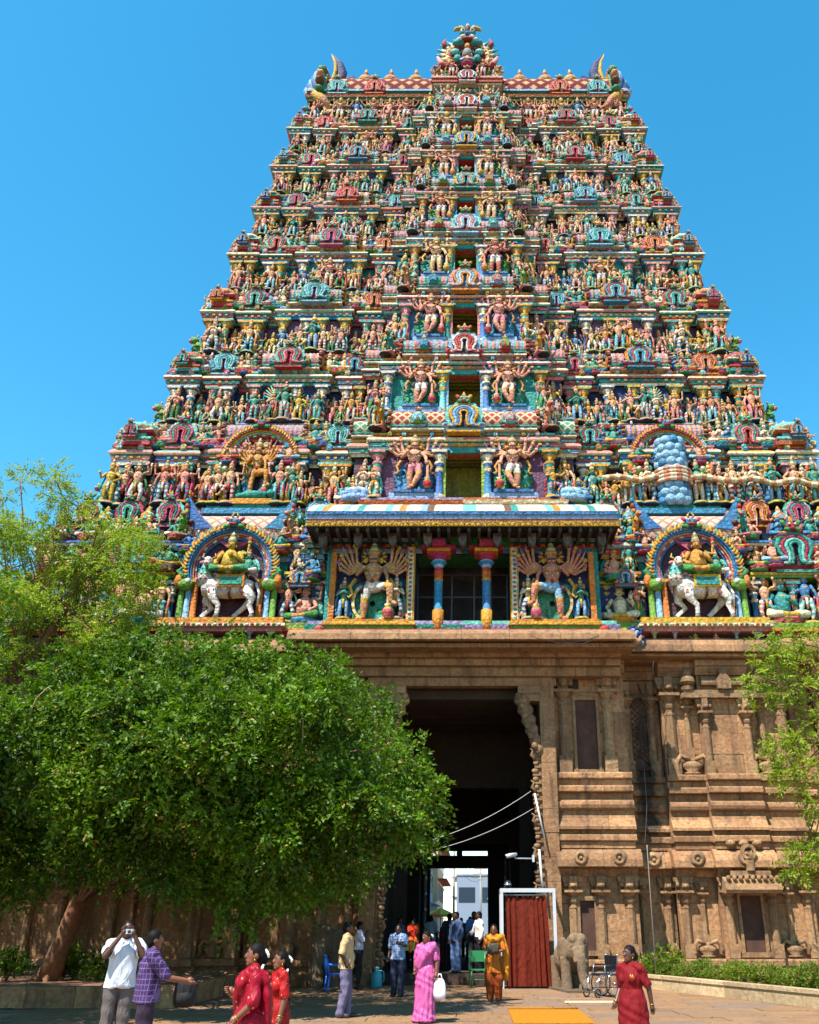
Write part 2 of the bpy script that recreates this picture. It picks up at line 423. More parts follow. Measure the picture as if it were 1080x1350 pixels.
def guardian(rs, arms=4, skin='peach', leg_mode='cross', n=8, flip=1, club='red', pants='white', back='teal', size_detail=True):
    """big many-armed door guardian with club, fangs and flaring scarf"""
    b = MB(); sk = P[skin]; f = flip
    if leg_mode == 'cross':
        leg(b, (-.07 * f, 0, .5), (-.075 * f, -.04, .27), (-.06 * f, 0, .04), (-.1 * f, -.11, .015), sk, pants, pants, .07, n, False)
        leg(b, (.07 * f, 0, .5), (.09 * f, -.1, .29), (-.02 * f, -.08, .06), (-.04 * f, -.16, .02), sk, pants, pants, .07, n, False)
    elif leg_mode == 'raised':
        leg(b, (-.08 * f, 0, .5), (-.1 * f, -.03, .26), (-.11 * f, 0, .04), (-.2 * f, -.06, .015), sk, pants, pants, .066, n, False)
        leg(b, (.05 * f, 0, .5), (.25 * f, -.14, .47), (.27 * f, -.12, .24), (.36 * f, -.15, .2), sk, pants, pants, .066, n, False)
    else:
        leg(b, (-.07, 0, .5), (-.08, -.03, .27), (-.08, 0, .04), (-.11, -.11, .015), sk, pants, pants, .07, n, False)
        leg(b, (.07, 0, .5), (.08, -.03, .27), (.08, 0, .04), (.11, -.11, .015), sk, pants, pants, .07, n, False)
    b.ell((0, 0, .5), (.135, .1, .095), P[pants], n, 5)
    b.ell((0, 0, .565), (.12, .095, .028), P['gold'], n, 3); b.ell((0, -.09, .56), (.03, .03, .035), P['crimson'], 6, 4)
    for s in (-1, 1):
        b.tube([(s * .11, -.06, .55), (s * .15, -.09, .46), (s * .13, -.08, .38)], [.02, .03, .015], P['plum'], 5, .5)
    b.tube([(0, 0, .5), (0, -.01, .6), (0, -.018, .73), (0, 0, .81), (0, 0, .86)], [.105, .085, .138, .11, .045], sk, 10, .78)
    for s in (-1, 1): b.ell((s * .055, -.075, .745), (.055, .04, .045), sk, 7, 4)
    for k in range(9):
        a = math.pi * (0.05 + .9 * k / 8); b.ell((.1 * math.cos(a), -.1 - .02 * math.sin(a), .79 - .09 * math.sin(a)), .016, P['gold'], 5, 3)
        b.ell((.12 * math.cos(a), -.085 - .03 * math.sin(a), .79 - .16 * math.sin(a)), .014, P['teal' if k % 2 else 'cream'], 5, 3)
    r = .085; face(b, (0, -.02, .925), r, sk, 10)
    for s in (-1, 1):
        b.tube([(s * .01, -.105, .885), (s * .045, -.105, .89), (s * .07, -.09, .905)], [.012, .012, .004], P['dark'], 4)
        b.ell((s * .02, -.1, .868), (.008, .01, .02), P['white'], 4, 3)
        for k in range(6):
            a = -.5 + k * .34; b.ell((s * (.115 + .03 * math.cos(a)), .03, .95 + .1 * math.sin(a)), (.05, .02, .02), P['brown' if k % 2 else 'gold'], 5, 3, ('Y', -s * a))
        b.ell((s * .11, .0, .9), (.03, .03, .05), P['gold'], 6, 4)
    b.ell((0, .04, .93), (.12, .05, .12), P['brown'], 8, 5)
    crown(b, (0, 0, .985), .085, .2, 'gold', 'teal', 9)
    for s in (-1, 1):
        for k in range(arms):
            t = k / max(arms - 1, 1); a = -.55 + 1.55 * t
            L = .2 if arms < 6 else .235; sh = (s * .13, .01 + .02 * t, .79)
            el = (s * (.13 + L * math.cos(a) * .9), .02 + .03 * t, .79 + L * math.sin(a) * .75 - .04)
            ha = (el[0] + s * .13 * math.cos(a + .45), el[1] - .05, el[2] + .16 * math.sin(a + .55) + .02)
            if k == 0 and s == f: el = (s * .2, -.06, .66); ha = (s * .22, -.13, .52)
            if k == 0 and s == -f: el = (s * .22, -.06, .66); ha = (s * .12, -.16, .74)
            arm(b, sh, el, ha, sk, .036 if arms < 6 else .027, 6)
            w = (ha[0] + s * .02, ha[1] - .01, ha[2] + .05)
            if k > 0:
                typ = (k + (s > 0)) % 3
                if typ == 0: b.ell(w, (.035, .015, .035), P['gold'], 6, 4)
                elif typ == 1: b.tube([(ha[0], ha[1], ha[2] - .04), w, (w[0] + s * .05, w[1], w[2] + .1)], [.008, .012, .004], P['lav'], 4)
                else: b.ell(w, (.02, .02, .045), P['rose'], 5, 4)
        # curling snake / scarf end
        b.tube([(s * .24, .0, .62), (s * .31, .0, .5), (s * .27, -.02, .38), (s * .32, -.03, .33), (s * .35, -.02, .37)], [.03, .028, .022, .018, .008], P['gold'], 5)
    # club
    cx = f * .24
    b.lathe([(.02, .5), (.025, .22), (.055, .2), (.04, .18), (.075, .12), (.08, .06), (.05, .02), (.05, 0)], [P['tan'], P['gold'], P['cream'], P['gold'], P[club], P[club], P['gold']], 9, (cx, -.12, 0))
    lobes(b, back, 'green' if back == 'teal' else back, .34, .03, .52, .08, 7)
    for s in (-1, 1):
        for k in range(4):
            b.ell((s * (.16 + .035 * k), .09, .12 + .1 * k), (.09, .02, .06), P[back], 6, 4, ('Y', s * (.9 - .2 * k)))
    return b

def garuda(rs):
    b = statue(rs, 'hold', 'teal'); 
    for s in (-1, 1):
        for k in range(9):
            a = -.35 + k * .23
            p0 = (s * .12, .06, .72); p1 = (s * (.12 + .22 * math.cos(a)), .08, .72 + .22 * math.sin(a)); p2 = (s * (.12 + .4 * math.cos(a + .25)), .06, .74 + .4 * math.sin(a + .25))
            b.tube([p0, p1, p2], [.02, .035, .012], [P['teal'], P['gold' if k % 2 else 'aqua']], 5, .5)
    return b

def yali(rs, col='leaf'):
    """rearing lion-like beast, facing -y"""
    b = MB(); c = P[col]
    b.tube([(0, .12, .25), (0, .06, .45), (0, -.04, .62), (0, -.12, .75)], [.14, .13, .13, .09], c, 8)
    b.ell((0, -.2, .84), (.12, .14, .12), c, 8, 5); b.ell((0, -.32, .8), (.08, .08, .05), P['pink'], 6, 4); b.ell((0, -.3, .75), (.07, .08, .03), P['red'], 6, 3)
    for s in (-1, 1):
        b.ell((s * .06, -.29, .9), .03, P['white'], 5, 4); b.ell((s * .1, -.12, .97), (.03, .03, .06), P['gold'], 5, 4)
        b.tube([(s * .1, .1, .25), (s * .14, -.06, .18), (s * .12, .04, .06), (s * .12, -.1, .02)], [.08, .06, .045, .04], c, 6)
        b.tube([(s * .09, -.05, .6), (s * .13, -.22, .55), (s * .12, -.25, .42)], [.06, .045, .035], c, 6)
        for k in range(5): b.ell((s * .1, .02 + .02 * k, .9 - .08 * k), (.05, .04, .06), P['gold' if k % 2 else 'teal'], 5, 4)
    b.tube([(0, .22, .2), (0, .34, .35), (0, .3, .6), (0, .38, .75)], [.04, .035, .03, .05], P['gold'], 5)
    b.box(-.2, .2, -.2, .25, -.05, 0, P['pink'])
    return b

def horseshoe(Rr, cz, lob=0.0, nl=13, n=40, foot=0.5):
    pts = []
    for i in range(n + 1):
        t = -0.22 * math.pi + 1.44 * math.pi * i / n
        q = Rr * (1 + lob * abs(math.cos(nl * t * 0.5)))
        pts.append((q * math.cos(t), cz + q * math.sin(t)))
    return pts
def gable(rs, cols=None, n=30):
    """arched gable ornament (horseshoe) with lobed flame edge and a lion-face crest; 1 m wide"""
    b = MB()
    sets = [('ochre', 'red', 'teal', 'aqua', 'plum'), ('aqua', 'teal', 'red', 'pink', 'crimson'), ('blue', 'teal', 'ochre', 'aqua', 'plum'), ('orange', 'red', 'teal', 'pink', 'dark'),
            ('red', 'crimson', 'teal', 'aqua', 'plum'), ('teal', 'blue', 'red', 'sky', 'dark'), ('aqua', 'teal', 'rose', 'red', 'navy'), ('ochre', 'red', 'blue', 'aqua', 'plum'), ('teal', 'aqua', 'sky', 'teal', 'crimson'), ('rose', 'red', 'orange', 'pink', 'navy')]
    c = cols or rs.choice(sets)
    pts = horseshoe(.44, .44, .14, 13, n) + [(-.4, 0), (.4, 0)]
    b.prism(pts, -.1, .1, P[c[0]], P[c[1]])
    pts = horseshoe(.37, .44, 0, 13, 18) + [(-.36, .04), (.36, .04)]
    b.prism(pts, -.15, .1, P[c[4]], P[c[3]])
    for q, (rr, cc) in enumerate(((.33, c[2]), (.25, c[1]), (.17, c[3]), (.095, c[2]))):    # concentric scrolls with flaring feet
        path = [(-rr - .1, -.19 - .02 * q, .07), (-rr * .95, -.2 - .02 * q, .05), (-rr * .72, -.2 - .02 * q, .16)]
        for j in range(13):
            t = math.radians(218 - 256 * j / 12); path.append((rr * math.cos(t), -.2 - .02 * q, .45 + rr * math.sin(t)))
        path += [(rr * .72, -.2 - .02 * q, .16), (rr * .95, -.2 - .02 * q, .05), (rr + .1, -.19 - .02 * q, .07)]
        b.tube(path, .042 if q < 3 else .035, P[cc], 5)
    for s in (-1, 1):   # scroll feet
        b.ell((s * .44, -.12, .1), (.12, .1, .1), P[c[1]], 8, 4); b.ell((s * .44, -.21, .1), (.06, .05, .05), P[c[3]], 6, 4)
        b.ell((s * .33, -.2, .52), (.05, .05, .16), P[c[2]], 6, 4, ('Y', -s * .2))
    # crest face
    b.ell((0, -.2, .93), (.13, .12, .11), P[rs.choice(['blue', 'teal', 'crimson'])], 8, 5)
    for s in (-1, 1):
        b.ell((s * .06, -.31, .97), .032, P['white'], 5, 4); b.ell((s * .15, -.2, 1.03), (.06, .04, .09), P[rs.choice(['gold', 'red', 'green'])], 6, 4, ('Y', s * .5))
        b.ell((s * .1, -.28, .85), (.08, .06, .05), P['green'], 6, 4)
    b.ell((0, -.3, .87), (.06, .07, .04), P['red'], 6, 4)
    b.tube([(0, -.2, 1.0), (0, -.2, 1.1), (0, -.2, 1.2)], [.06, .05, .01], P['gold'], 5)
    b.box(-.5, .5, -.1, .12, -.08, 0, P[c[1]]); b.box(-.42, .42, -.2, .1, -.14, -.08, P[c[2]])
    return b
def small_finial(rs):
    b = MB(); a, c = rs.sample(['teal', 'sky', 'red', 'ochre', 'aqua', 'leaf', 'pink', 'blue'], 2)
    b.lathe([(.3, 0), (.32, .15), (.22, .2), (.3, .3), (.34, .42), (.24, .56), (.1, .66), (.14, .74), (.03, .95)], [P[a], P[c], P[a], P[c], P[a], P['cream'], P[c], P['gold']], 7)
    b.prism([(-.2, .1), (.2, .1), (.22, .35), (.0, .55), (-.22, .35)], -.36, -.2, P[c]); b.prism([(-.1, .15), (.1, .15), (.0, .4)], -.39, -.3, P[a])
    return b
def pilaster(rs, c=None):
    """painted pilaster 1 m tall with base, bulbs and spreading capital"""
    b = MB(); a, d = c or rs.choice([('teal', 'pink'), ('blue', 'cream'), ('aqua', 'ochre'), ('pink', 'teal'), ('sky', 'pink'), ('teal', 'ochre')])
    b.lathe([(.12, 0), (.12, .09), (.085, .1), (.07, .5), (.08, .55), (.1, .6), (.075, .64), (.11, .7), (.12, .74), (.07, .77), (.15, .86), (.16, .9), (.1, .91)],
            [P[d], P[a], P[a], P[a], P[d], P['gold'], P[a], P[d], P[a], P[d], P[a], P[d]], 8)
    b.box(-.17, .17, -.17, .17, .9, .95, P[d]); b.box(-.22, .22, -.12, .12, .95, 1.0, P[a])
    return b
# ------------------------------------------------------------ the painted tower
tower = thing('gopuram_tower', 'tall tapering temple gateway tower covered in painted statues', 'temple tower', (0, 31, 10.6))
TOW = Vector((0, 31, 10.6))
def tl(p): return (p[0], p[1] - TOW.y, p[2] - TOW.z)
ZF = [11.35, 16.7, 21.2, 25.4, 29.7, 33.9, 37.6, 41.4, 45.2]
WF = [16.4, 14.8, 13.45, 12.65, 12.1, 11.5, 11.05, 10.6, 9.9]
CW = [5.0, 3.55, 3.4, 2.85, 2.6, 2.35, 2.2, 2.1, 1.9]
YC, CO = 40.8, 1.5
def Yr(z): return 31.0 + 0.2 * (z - 10.5)
def hh(i): return (ZF[i + 1] if i < 8 else 48.6) - ZF[i]
BAYS = [(0.0, .085, .95), (.11, .21, .35), (.29, .62, .5), (.71, .83, .35), (.89, 1.0, .45)]
BAYS0 = [(0.0, .09, .95), (.145, .51, .7), (.58, .70, .35), (.74, .84, .2), (.88, 1.0, .45)]
def bays(i): return BAYS0 if i == 0 else BAYS
def bay_out(i, x):
    x = abs(x)
    if x < CW[i]: return CO
    u = (x - CW[i]) / (WF[i] - .4 - CW[i])
    for a, b, o in bays(i):
        if a <= u <= b: return o
    return 0.0
def ux(i, u): return CW[i] + u * (WF[i] - .4 - CW[i])
def half_plan(i, center=True):
    """(x, out) corners for x > 0, from the axis out to the corner"""
    pts = []
    if center: pts += [(0, CO), (CW[i], CO)]
    else: pts += [(CW[i], BAYS[0][2])]
    prev = None
    for a, b, o in bays(i):
        xa, xb = ux(i, a), ux(i, b)
        if a > 0: pts += [(xa, 0.0)]
        pts += [(xa, o), (xb, o)]
        if b < 1: pts += [(xb, 0.0)]
    return pts
def clean(pl):
    out = []
    for p in pl:
        if not out or abs(p[0] - out[-1][0]) + abs(p[1] - out[-1][1]) > 1e-6: out.append(p)
    return out
def full_plan(i, yw=None):
    yw = (Yr(ZF[i]) + .4) if yw is None else yw
    hp = half_plan(i); back = 2 * YC - yw
    r = [(x, yw - o) for x, o in hp]; r.append((r[-1][0], back))
    l = [(-x, y) for x, y in r][::-1]
    return clean(l + r)

rs = random.Random(5)
STANDING = [statue(rs).mesh('standing_statue') for _ in range(26)]
SMALLST = [statue(rs, small=True).mesh('small_statue') for _ in range(10)]
SEATED = [seated(rs).mesh('seated_statue') for _ in range(14)]
GABLES = [gable(rs).mesh('arched_gable') for _ in range(12)]
FINIALS = [small_finial(rs).mesh('parapet_finial') for _ in range(8)]
PILS = [pilaster(rs).mesh('painted_pilaster') for _ in range(8)]
GARUDA = garuda(rs).mesh('winged_statue')
YALI = [yali(rs, c).mesh('rearing_lion') for c in ('leaf', 'tan', 'teal', 'ochre')]
GUARD = {f: [guardian(rs, 4, 'peach', 'cross', 8, f, 'red', p_, bk).mesh('guardian_statue') for p_, bk in (('cream', 'teal'), ('pink', 'blue'), ('white', 'teal'))] for f in (-1, 1)}
GUARDS = {f: [guardian(rs, 3, sk_, 'stand', 6, f, 'ochre', p_, bk).mesh('guardian_statue') for sk_, p_, bk in (('peach', 'cream', 'teal'), ('tan', 'white', 'green'))] for f in (-1, 1)}
for me in STANDING + SMALLST + SEATED + GABLES + FINIALS + PILS + [GARUDA] + YALI + GUARD[1] + GUARD[-1] + GUARDS[1] + GUARDS[-1]:
    me.materials.append(PAINT)
cnt = {}
def put(me, p, sc, rz=0.0, name=None):
    nm = name or me.name.split('.')[0]
    cnt[nm] = cnt.get(nm, 0) + 1
    return inst(me, nm, tower, tl(p), rz, sc)

def add_uv(me, uvs):
    l = me.uv_layers.new(name='UVMap'); l.data.foreach_set('uv', np.array(uvs, np.float32).ravel())

def barrel(name, L, r, ribs=True, mat=None, cols=('grey', 'lav', 'tan', 'teal'), crest=True, seg=14):
    """wagon-vault roof along x with ribbed or tiled skin and crested horseshoe ends; origin at the axis"""
    b = MB(); arc = [math.radians(-38 + 256 * k / seg) for k in range(seg + 1)]
    nx = max(4, int(L / .085)) if ribs else 2
    V = []; Fs = []; cs = []; uv = []
    for i in range(nx + 1):
        x = -L / 2 + L * i / nx
        rr = r * (1.0 if (not ribs or i % 2) else .94)
        V += [(x, rr * math.cos(a) * -1, rr * math.sin(a)) for a in arc]
    m = seg + 1
    for i in range(nx):
        for k in range(seg):
            Fs.append((i * m + k, (i + 1) * m + k, (i + 1) * m + k + 1, i * m + k + 1)); cs.append(P[cols[i % len(cols)]])
    b.add(V, Fs, cs, not ribs)
    for i in range(nx):
        x0 = -L / 2 + L * i / nx; x1 = x0 + L / nx
        for k in range(seg):
            s0, s1 = r * arc[k], r * arc[k + 1]; uv += [(x0, s0), (x1, s0), (x1, s1), (x0, s1)]
    if mat is not None: b.mi = [1] * len(b.mi); b.sm = [True] * len(b.sm)
    nl0 = sum(len(f) for f in b.f)
    if crest:
        for s in (-1, 1):
            x = s * L / 2
            for k in range(15):     # flame-tipped rim
                a = math.radians(-40 + 260 * k / 14); R2 = r * 1.12
                b.ell((x, -R2 * math.cos(a), R2 * math.sin(a)), (.07 + r * .06, r * .17, r * .12), P['brown' if k % 2 else 'tan'], 6, 4, ('X', -a))
            pts = [(-r * 1.08 * math.cos(a), r * 1.08 * math.sin(a)) for a in arc]
            b.sweepx(pts, x - .05, x + .05, P['plum'])
            pts = [(-r * .7 * math.cos(a), r * .7 * math.sin(a)) for a in arc]
            b.sweepx(pts, x - .08 if s < 0 else x - .02, x + .02 if s < 0 else x + .08, P['ochre'])
    for z0, z1, o, c in ((-.72, -.58, .98, 'teal'), (-.86, -.72, .8, 'red'), (-1.0, -.86, .95, 'cream')):
        b.box(-L / 2 * .98, L / 2 * .98, -r * o, r * o, r * z0, r * z1, P[c])
    k = -L / 2 + .2
    while k < L / 2:
        b.box(k, k + .12, -r * .9, -r * .75, -.86 * r, -.72 * r, P['sky']); k += .32
    me = b.mesh(name); me.materials.append(PAINT)
    if mat is not None:
        me.materials.append(mat); tot = len(me.loops)
        add_uv(me, uv + [(0, 0)] * (tot - len(uv)))
    return me

def kuta(i, w, h, rs):
    """square corner pavilion with tiled dome"""
    b = MB(); a, c, d = rs.sample(['teal', 'blue', 'ochre', 'pink', 'aqua', 'red', 'cream'], 3)
    for z0, z1, o, cc in ((0, .12, 1.0, a), (.12, .22, .85, c), (.22, .3, 1.02, d), (.3, .46, .8, 'navy'), (.46, .54, 1.06, a), (.54, .6, 1.15, c)):
        b.box(-w / 2 * o, w / 2 * o, -w / 2 * o, w / 2 * o, h * z0, h * z1, P[cc])
    b.lathe([(w * .62, h * .6), (w * .7, h * .7), (w * .62, h * .84), (w * .4, h * .94), (w * .16, h * .98), (w * .2, h * 1.02), (w * .05, h * 1.16), (.01, h * 1.22)], [P[c], P[d], P[c], P[d], P['gold'], P['cream'], P['gold']], 8, ph=.5)
    for s in (-1, 1): b.ell((s * w * .42, -w * .42, h * .62), (w * .13, w * .13, h * .1), P['gold'], 6, 4)
    b.box(-w * .3, w * .3, -w * .47, -w * .3, h * .3, h * .46, P[d])
    return b.mesh('corner_pavilion')

CORN = [dict(a='sky', b='red', c='cream', d='teal'), dict(a='cream', b='blue', c='pink', d='aqua'), dict(a='tan', b='teal', c='cream', d='blue'), dict(a='aqua', b='rose', c='cream', d='teal')]
WALLC = ['navy', 'plum', 'blue', 'teal', 'plum', 'navy', 'purple', 'teal', 'plum']

def storey_shell(i):
    z, h = ZF[i], hh(i); yw = Yr(z) + .4; C = CORN[i % 4]
    plan = full_plan(i)
    b = MB()   # ledge the statues stand on
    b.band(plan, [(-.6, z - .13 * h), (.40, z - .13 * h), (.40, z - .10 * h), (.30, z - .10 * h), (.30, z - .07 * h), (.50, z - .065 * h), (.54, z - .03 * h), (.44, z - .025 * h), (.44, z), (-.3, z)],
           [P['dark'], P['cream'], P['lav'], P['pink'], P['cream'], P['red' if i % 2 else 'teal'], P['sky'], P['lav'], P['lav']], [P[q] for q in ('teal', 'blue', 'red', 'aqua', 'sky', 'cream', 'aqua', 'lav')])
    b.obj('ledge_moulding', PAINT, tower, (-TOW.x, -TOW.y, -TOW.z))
    b = MB(); hz = lambda t: z + t * h
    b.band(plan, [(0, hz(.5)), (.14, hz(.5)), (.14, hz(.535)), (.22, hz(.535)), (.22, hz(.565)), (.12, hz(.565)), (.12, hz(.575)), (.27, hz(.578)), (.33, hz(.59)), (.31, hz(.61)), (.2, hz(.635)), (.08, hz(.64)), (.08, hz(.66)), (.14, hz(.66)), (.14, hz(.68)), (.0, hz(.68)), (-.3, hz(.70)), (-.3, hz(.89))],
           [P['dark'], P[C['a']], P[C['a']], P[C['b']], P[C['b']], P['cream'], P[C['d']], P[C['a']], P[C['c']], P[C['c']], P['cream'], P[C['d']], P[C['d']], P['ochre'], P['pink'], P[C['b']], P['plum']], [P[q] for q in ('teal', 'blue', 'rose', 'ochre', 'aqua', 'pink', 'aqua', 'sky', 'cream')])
    # dentils along the front
    W = WF[i] - .4; x = -W
    while x < W:
        o = bay_out(i, x)
        b.box(x, x + .13, yw - o - .28, yw - o - .2, hz(.54), hz(.56), P[('ochre', 'teal', 'tan')[int(abs(x) * 3.3) % 3]])
        b.box(x, x + .15, yw - o - .13, yw - o - .05, hz(.642), hz(.658), P['red' if i % 2 else 'ochre'])
        x += .3
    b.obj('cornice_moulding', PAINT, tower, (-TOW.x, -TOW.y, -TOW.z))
    # recessed painted wall behind the statues, one for each wing
    hp = half_plan(i, False); back = 2 * YC - yw
    for s in (-1, 1):
        r = [(CW[i] - .05, yw - BAYS[0][2])] + [(x, yw - o) for x, o in hp[1:]]; r.append((r[-1][0], back))
        pl = clean(r if s > 0 else [(-x, y) for x, y in r][::-1])
        b = MB(); b.band(pl, [(0, z - .02), (0, hz(.3)), (0, hz(.56))], [P[WALLC[i]], P[WALLC[(i + 3) % 9]]])
        b.obj('storey_wall', PAINT, tower, (-TOW.x, -TOW.y, -TOW.z))
    # core, so that no light leaks through
    b = MB(); b.box(-WF[i] + .9, -CW[i] * .9, yw + .35, back - .3, z - .2, z + h * .95, P['dark']); b.box(CW[i] * .9, WF[i] - .9, yw + .35, back - .3, z - .2, z + h * .95, P['dark'])
    b.box(-CW[i] * .9, CW[i] * .9, yw + 3.5, back - .3, z - .2, z + h * .95, P['dark'])
    b.obj('tower_core', PAINT, tower, (-TOW.x, -TOW.y, -TOW.z))

def wing(i, s, special=False):
    z, h = ZF[i], hh(i); yw = Yr(z) + .4; SS = .36 * h
    X = lambda u: s * ux(i, u)
    def Y(x): return yw - bay_out(i, x)
    # statues of the wall zone
    spots = [(.045, 1.0, 0), (.16, 1.0, 0), (.115, .72, 1), (.205, .72, 1), (.25, .9, 0), (.315, .86, 0), (.355, .78, 1), (.395, .92, 0), (.455, 1.12, 2), (.515, .92, 0), (.555, .78, 1), (.595, .86, 0), (.665, .92, 0), (.725, .74, 1), (.77, 1.02, 0), (.815, .74, 1), (.86, .9, 0), (.905, .74, 1), (.945, 1.04, 0), (.99, .8, 1), (.08, .66, 1), (.275, .62, 1), (.425, .66, 1), (.487, .66, 1), (.69, .62, 1), (.885, .62, 1)]
    for u, sc, kind in spots:
        if special and .28 < u < .63: continue
        x = X(u) + rs.uniform(-.06, .06); sc *= SS * rs.uniform(.94, 1.06)
        y = Y(X(u)) - .34 + (.1 if kind == 1 else 0)
        me = rs.choice(SMALLST) if kind == 1 else rs.choice(STANDING)
        if kind == 2 and i in (2, 5): me = GARUDA
        elif kind == 2 and i in (4, 7): me = rs.choice(GUARDS[s])
        put(me, (x, y, z + .1 * sc), sc, rs.uniform(-.25, .25) + (s * .7 if u > .98 else 0))
    for u in (.128, .192, .30, .42, .49, .61, .74, .80, .9, .975):
        put(rs.choice(PILS), (X(u), Y(X(u)) - .08, z), (h * .5 * .8, h * .5 * .8, h * .5))
    # parapet: wagon roof, gables, corner pavilion, seated figures
    r = .125 * h; L = (ux(i, .60) - ux(i, .31)) * .96; xc = X(.455); yb = yw - .5 + .1
    me = BAR[i]
    gw = .29 * h
    if not special: put(me, (xc, yb, z + .80 * h), 1.0)
    gw = .29 * h
    if not special: put(rs.choice(GABLES), (xc, yb - r * 1.0, z + .70 * h), (gw * 1.15, gw * .8, gw * .95))
    for t in (() if special else (-.3, .3)): put(rs.choice(FINIALS), (xc + t * L, yb - r * 1.0, z + .725 * h), (.4, .4, .5))
    for u, w in ((.16, .86), (.77, 1.0)):
        x = X(u); put(rs.choice(GABLES), (x, Y(x) + .02, z + .70 * h), (gw * w * 1.05, gw * .9, gw * w * .98))
    put(rs.choice(GABLES), (X(.03), yw - .95 + .1, z + .735 * h), (gw * .7, gw * .7, gw * .72))
    for u in (.105, .215, .255, .285, .635, .67, .70, .845, .88):
        x = X(u); sc = h * .3 * rs.uniform(.85, 1.05)
        put(rs.choice(SEATED), (x, yw - .25, z + .72 * h), sc * 1.15, rs.uniform(-.3, .3))
    me = KUT[i]; x = X(.95)
    put(me, (X(.93), yw - .22, z + .67 * h), 1.0)
    put(rs.choice(GABLES), (x, yw - .25 - (WF[i] - CW[i]) * .065, z + .74 * h), gw * .5)
    # small ornaments along the roll cornice
    x0 = ux(i, .0)
    for k in range(13):
        u = .03 + .96 * k / 12; x = X(u)
        put(rs.choice(FINIALS), (x, Y(x) - .2, z + .625 * h), (.44, .36, .55))
    # figures standing out along the edge, so that the outline runs on from storey to storey
    for u, dz, q in ((.985, .70, .27), (1.015, .66, .22), (.90, .70, .24)):
        put(rs.choice(SMALLST), (X(u), yw - .3, z + dz * h), q * h, s * rs.uniform(.2, .9))
    put(rs.choice(SEATED), (X(1.0), yw - .25, z + .7 * h), .28 * h, s * .6)
    # corner beast seen in outline
    if i in (1, 2, 3): put(YALI[0], (X(1.0) + s * .25, yw - .1, z), SS * .95, s * 1.2)

def centre(i):
    """projecting middle bay with a window, its guardians and a wagon roof"""
    z, h, c = ZF[i], hh(i), CW[i]; yw = Yr(z) + .4 - CO; ww = .2 * c; wh = .47 * h
    C1, C2 = [('plum', 'teal'), ('purple', 'blue'), ('teal', 'sky'), ('blue', 'pink')][i % 4]
    b = MB()
    for s in (-1, 1):
        a0, a1 = sorted((s * ww, s * c)); b.box(a0, a1, yw, yw + .3, z - .02, z + .56 * h, P[C1])
        b.box(*sorted((s * ww, s * (ww + .16))), yw - .14, yw + .05, z, z + wh, P['lime' if i == 1 else C2])
        b.box(*sorted((s * (c - .3), s * c)), yw - .1, yw + .02, z, z + .5 * h, P[C2])
        b.box(s * .55 * c - .27 * c, s * .55 * c + .27 * c, yw - .42, yw, z, z + .05 * h, P['sky']); b.box(s * .55 * c - .22 * c, s * .55 * c + .22 * c, yw - .5, yw - .05, z + .05 * h, z + .075 * h, P['blue'])
    b.box(-ww, ww, yw - .1, yw + .3, z + wh, z + .56 * h, P['red']); b.box(-ww - .2, ww + .2, yw - .2, yw - .1, z + wh, z + wh + .06 * h, P['teal'])
    b.box(-ww - .25, ww + .25, yw - .26, yw - .1, z + wh + .06 * h, z + wh + .085 * h, P['orange'])
    # sides of the bay back to the wings
    for s in (-1, 1): b.box(*sorted((s * (c - .2), s * c)), yw + .3, yw + CO + .4, z - .02, z + .56 * h, P[C1])
    b.obj('bay_wall', PAINT, tower, (-TOW.x, -TOW.y, -TOW.z))
    b = MB()      # the room behind the opening: olive boards overhead and at the back
    x0, x1, y0, y1, z0, z1 = -ww - .15, ww + .15, yw + .3, yw + 1.25, z + .0, z + wh + .1
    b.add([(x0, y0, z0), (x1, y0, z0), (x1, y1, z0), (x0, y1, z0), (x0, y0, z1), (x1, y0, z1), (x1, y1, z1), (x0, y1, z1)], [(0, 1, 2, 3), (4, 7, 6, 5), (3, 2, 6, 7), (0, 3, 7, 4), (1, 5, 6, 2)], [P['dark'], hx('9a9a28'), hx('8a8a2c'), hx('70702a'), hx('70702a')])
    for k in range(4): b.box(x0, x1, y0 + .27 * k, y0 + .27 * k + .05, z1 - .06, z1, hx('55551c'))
    b.obj('window_room', PAINT, tower, (-TOW.x, -TOW.y, -TOW.z))
    G = GUARD if i < 4 else GUARDS
    for s in (-1, 1):
        sc = (.475 if i < 4 else .46) * h
        put(G[-s][(i + (s > 0)) % len(G[-s])], (s * .55 * c, yw - .3, z + .08 * h), (sc * (1.12 if i > 3 else 1.05), sc, sc))
        for xx, q in ((ww + .25, 0), (c - .12, 1)):
            put(rs.choice(PILS), (s * xx, yw - .16, z), (h * .4, h * .4, h * .5))
        put(rs.choice(STANDING), (s * (c + .45), yw + .45, z + .2), .4 * h, s * .5)
        put(rs.choice(SMALLST), (s * (c - .02), yw - .2, z + .1), .3 * h, s * .4)
    # wagon roof and gables over the cornice
    r = .115 * h; zc = z + .80 * h; yb = yw + .1
    put(CBAR[i], (0, yb, zc), 1.0)
    gw = .36 * h
    put(GAB_BIG[i % len(GAB_BIG)], (0, yb - r, z + .675 * h), (gw, gw * .7, gw * .86), name='arched_gable')
    for s in (-1, 1):
        put(rs.choice(FINIALS), (s * c * .52, yb - r - .08, z + .73 * h), (.75, .6, .85))
        put(rs.choice(GABLES), (s * c * .52, yb - r * .9, z + .735 * h), gw * .42)
        put(rs.choice(STANDING), (s * (c + .05), yb - .25, z + .74 * h), .29 * h, s * .3)
        if i < 4: put(rs.choice(YALI), (s * c * .97, yb - .35, z + .73 * h), .26 * h, s * .3)
        for t in (.2, .36, .68, .84):
            put(rs.choice(FINIALS), (s * c * t, yw - .22, z + .625 * h), (.34, .3, .42))

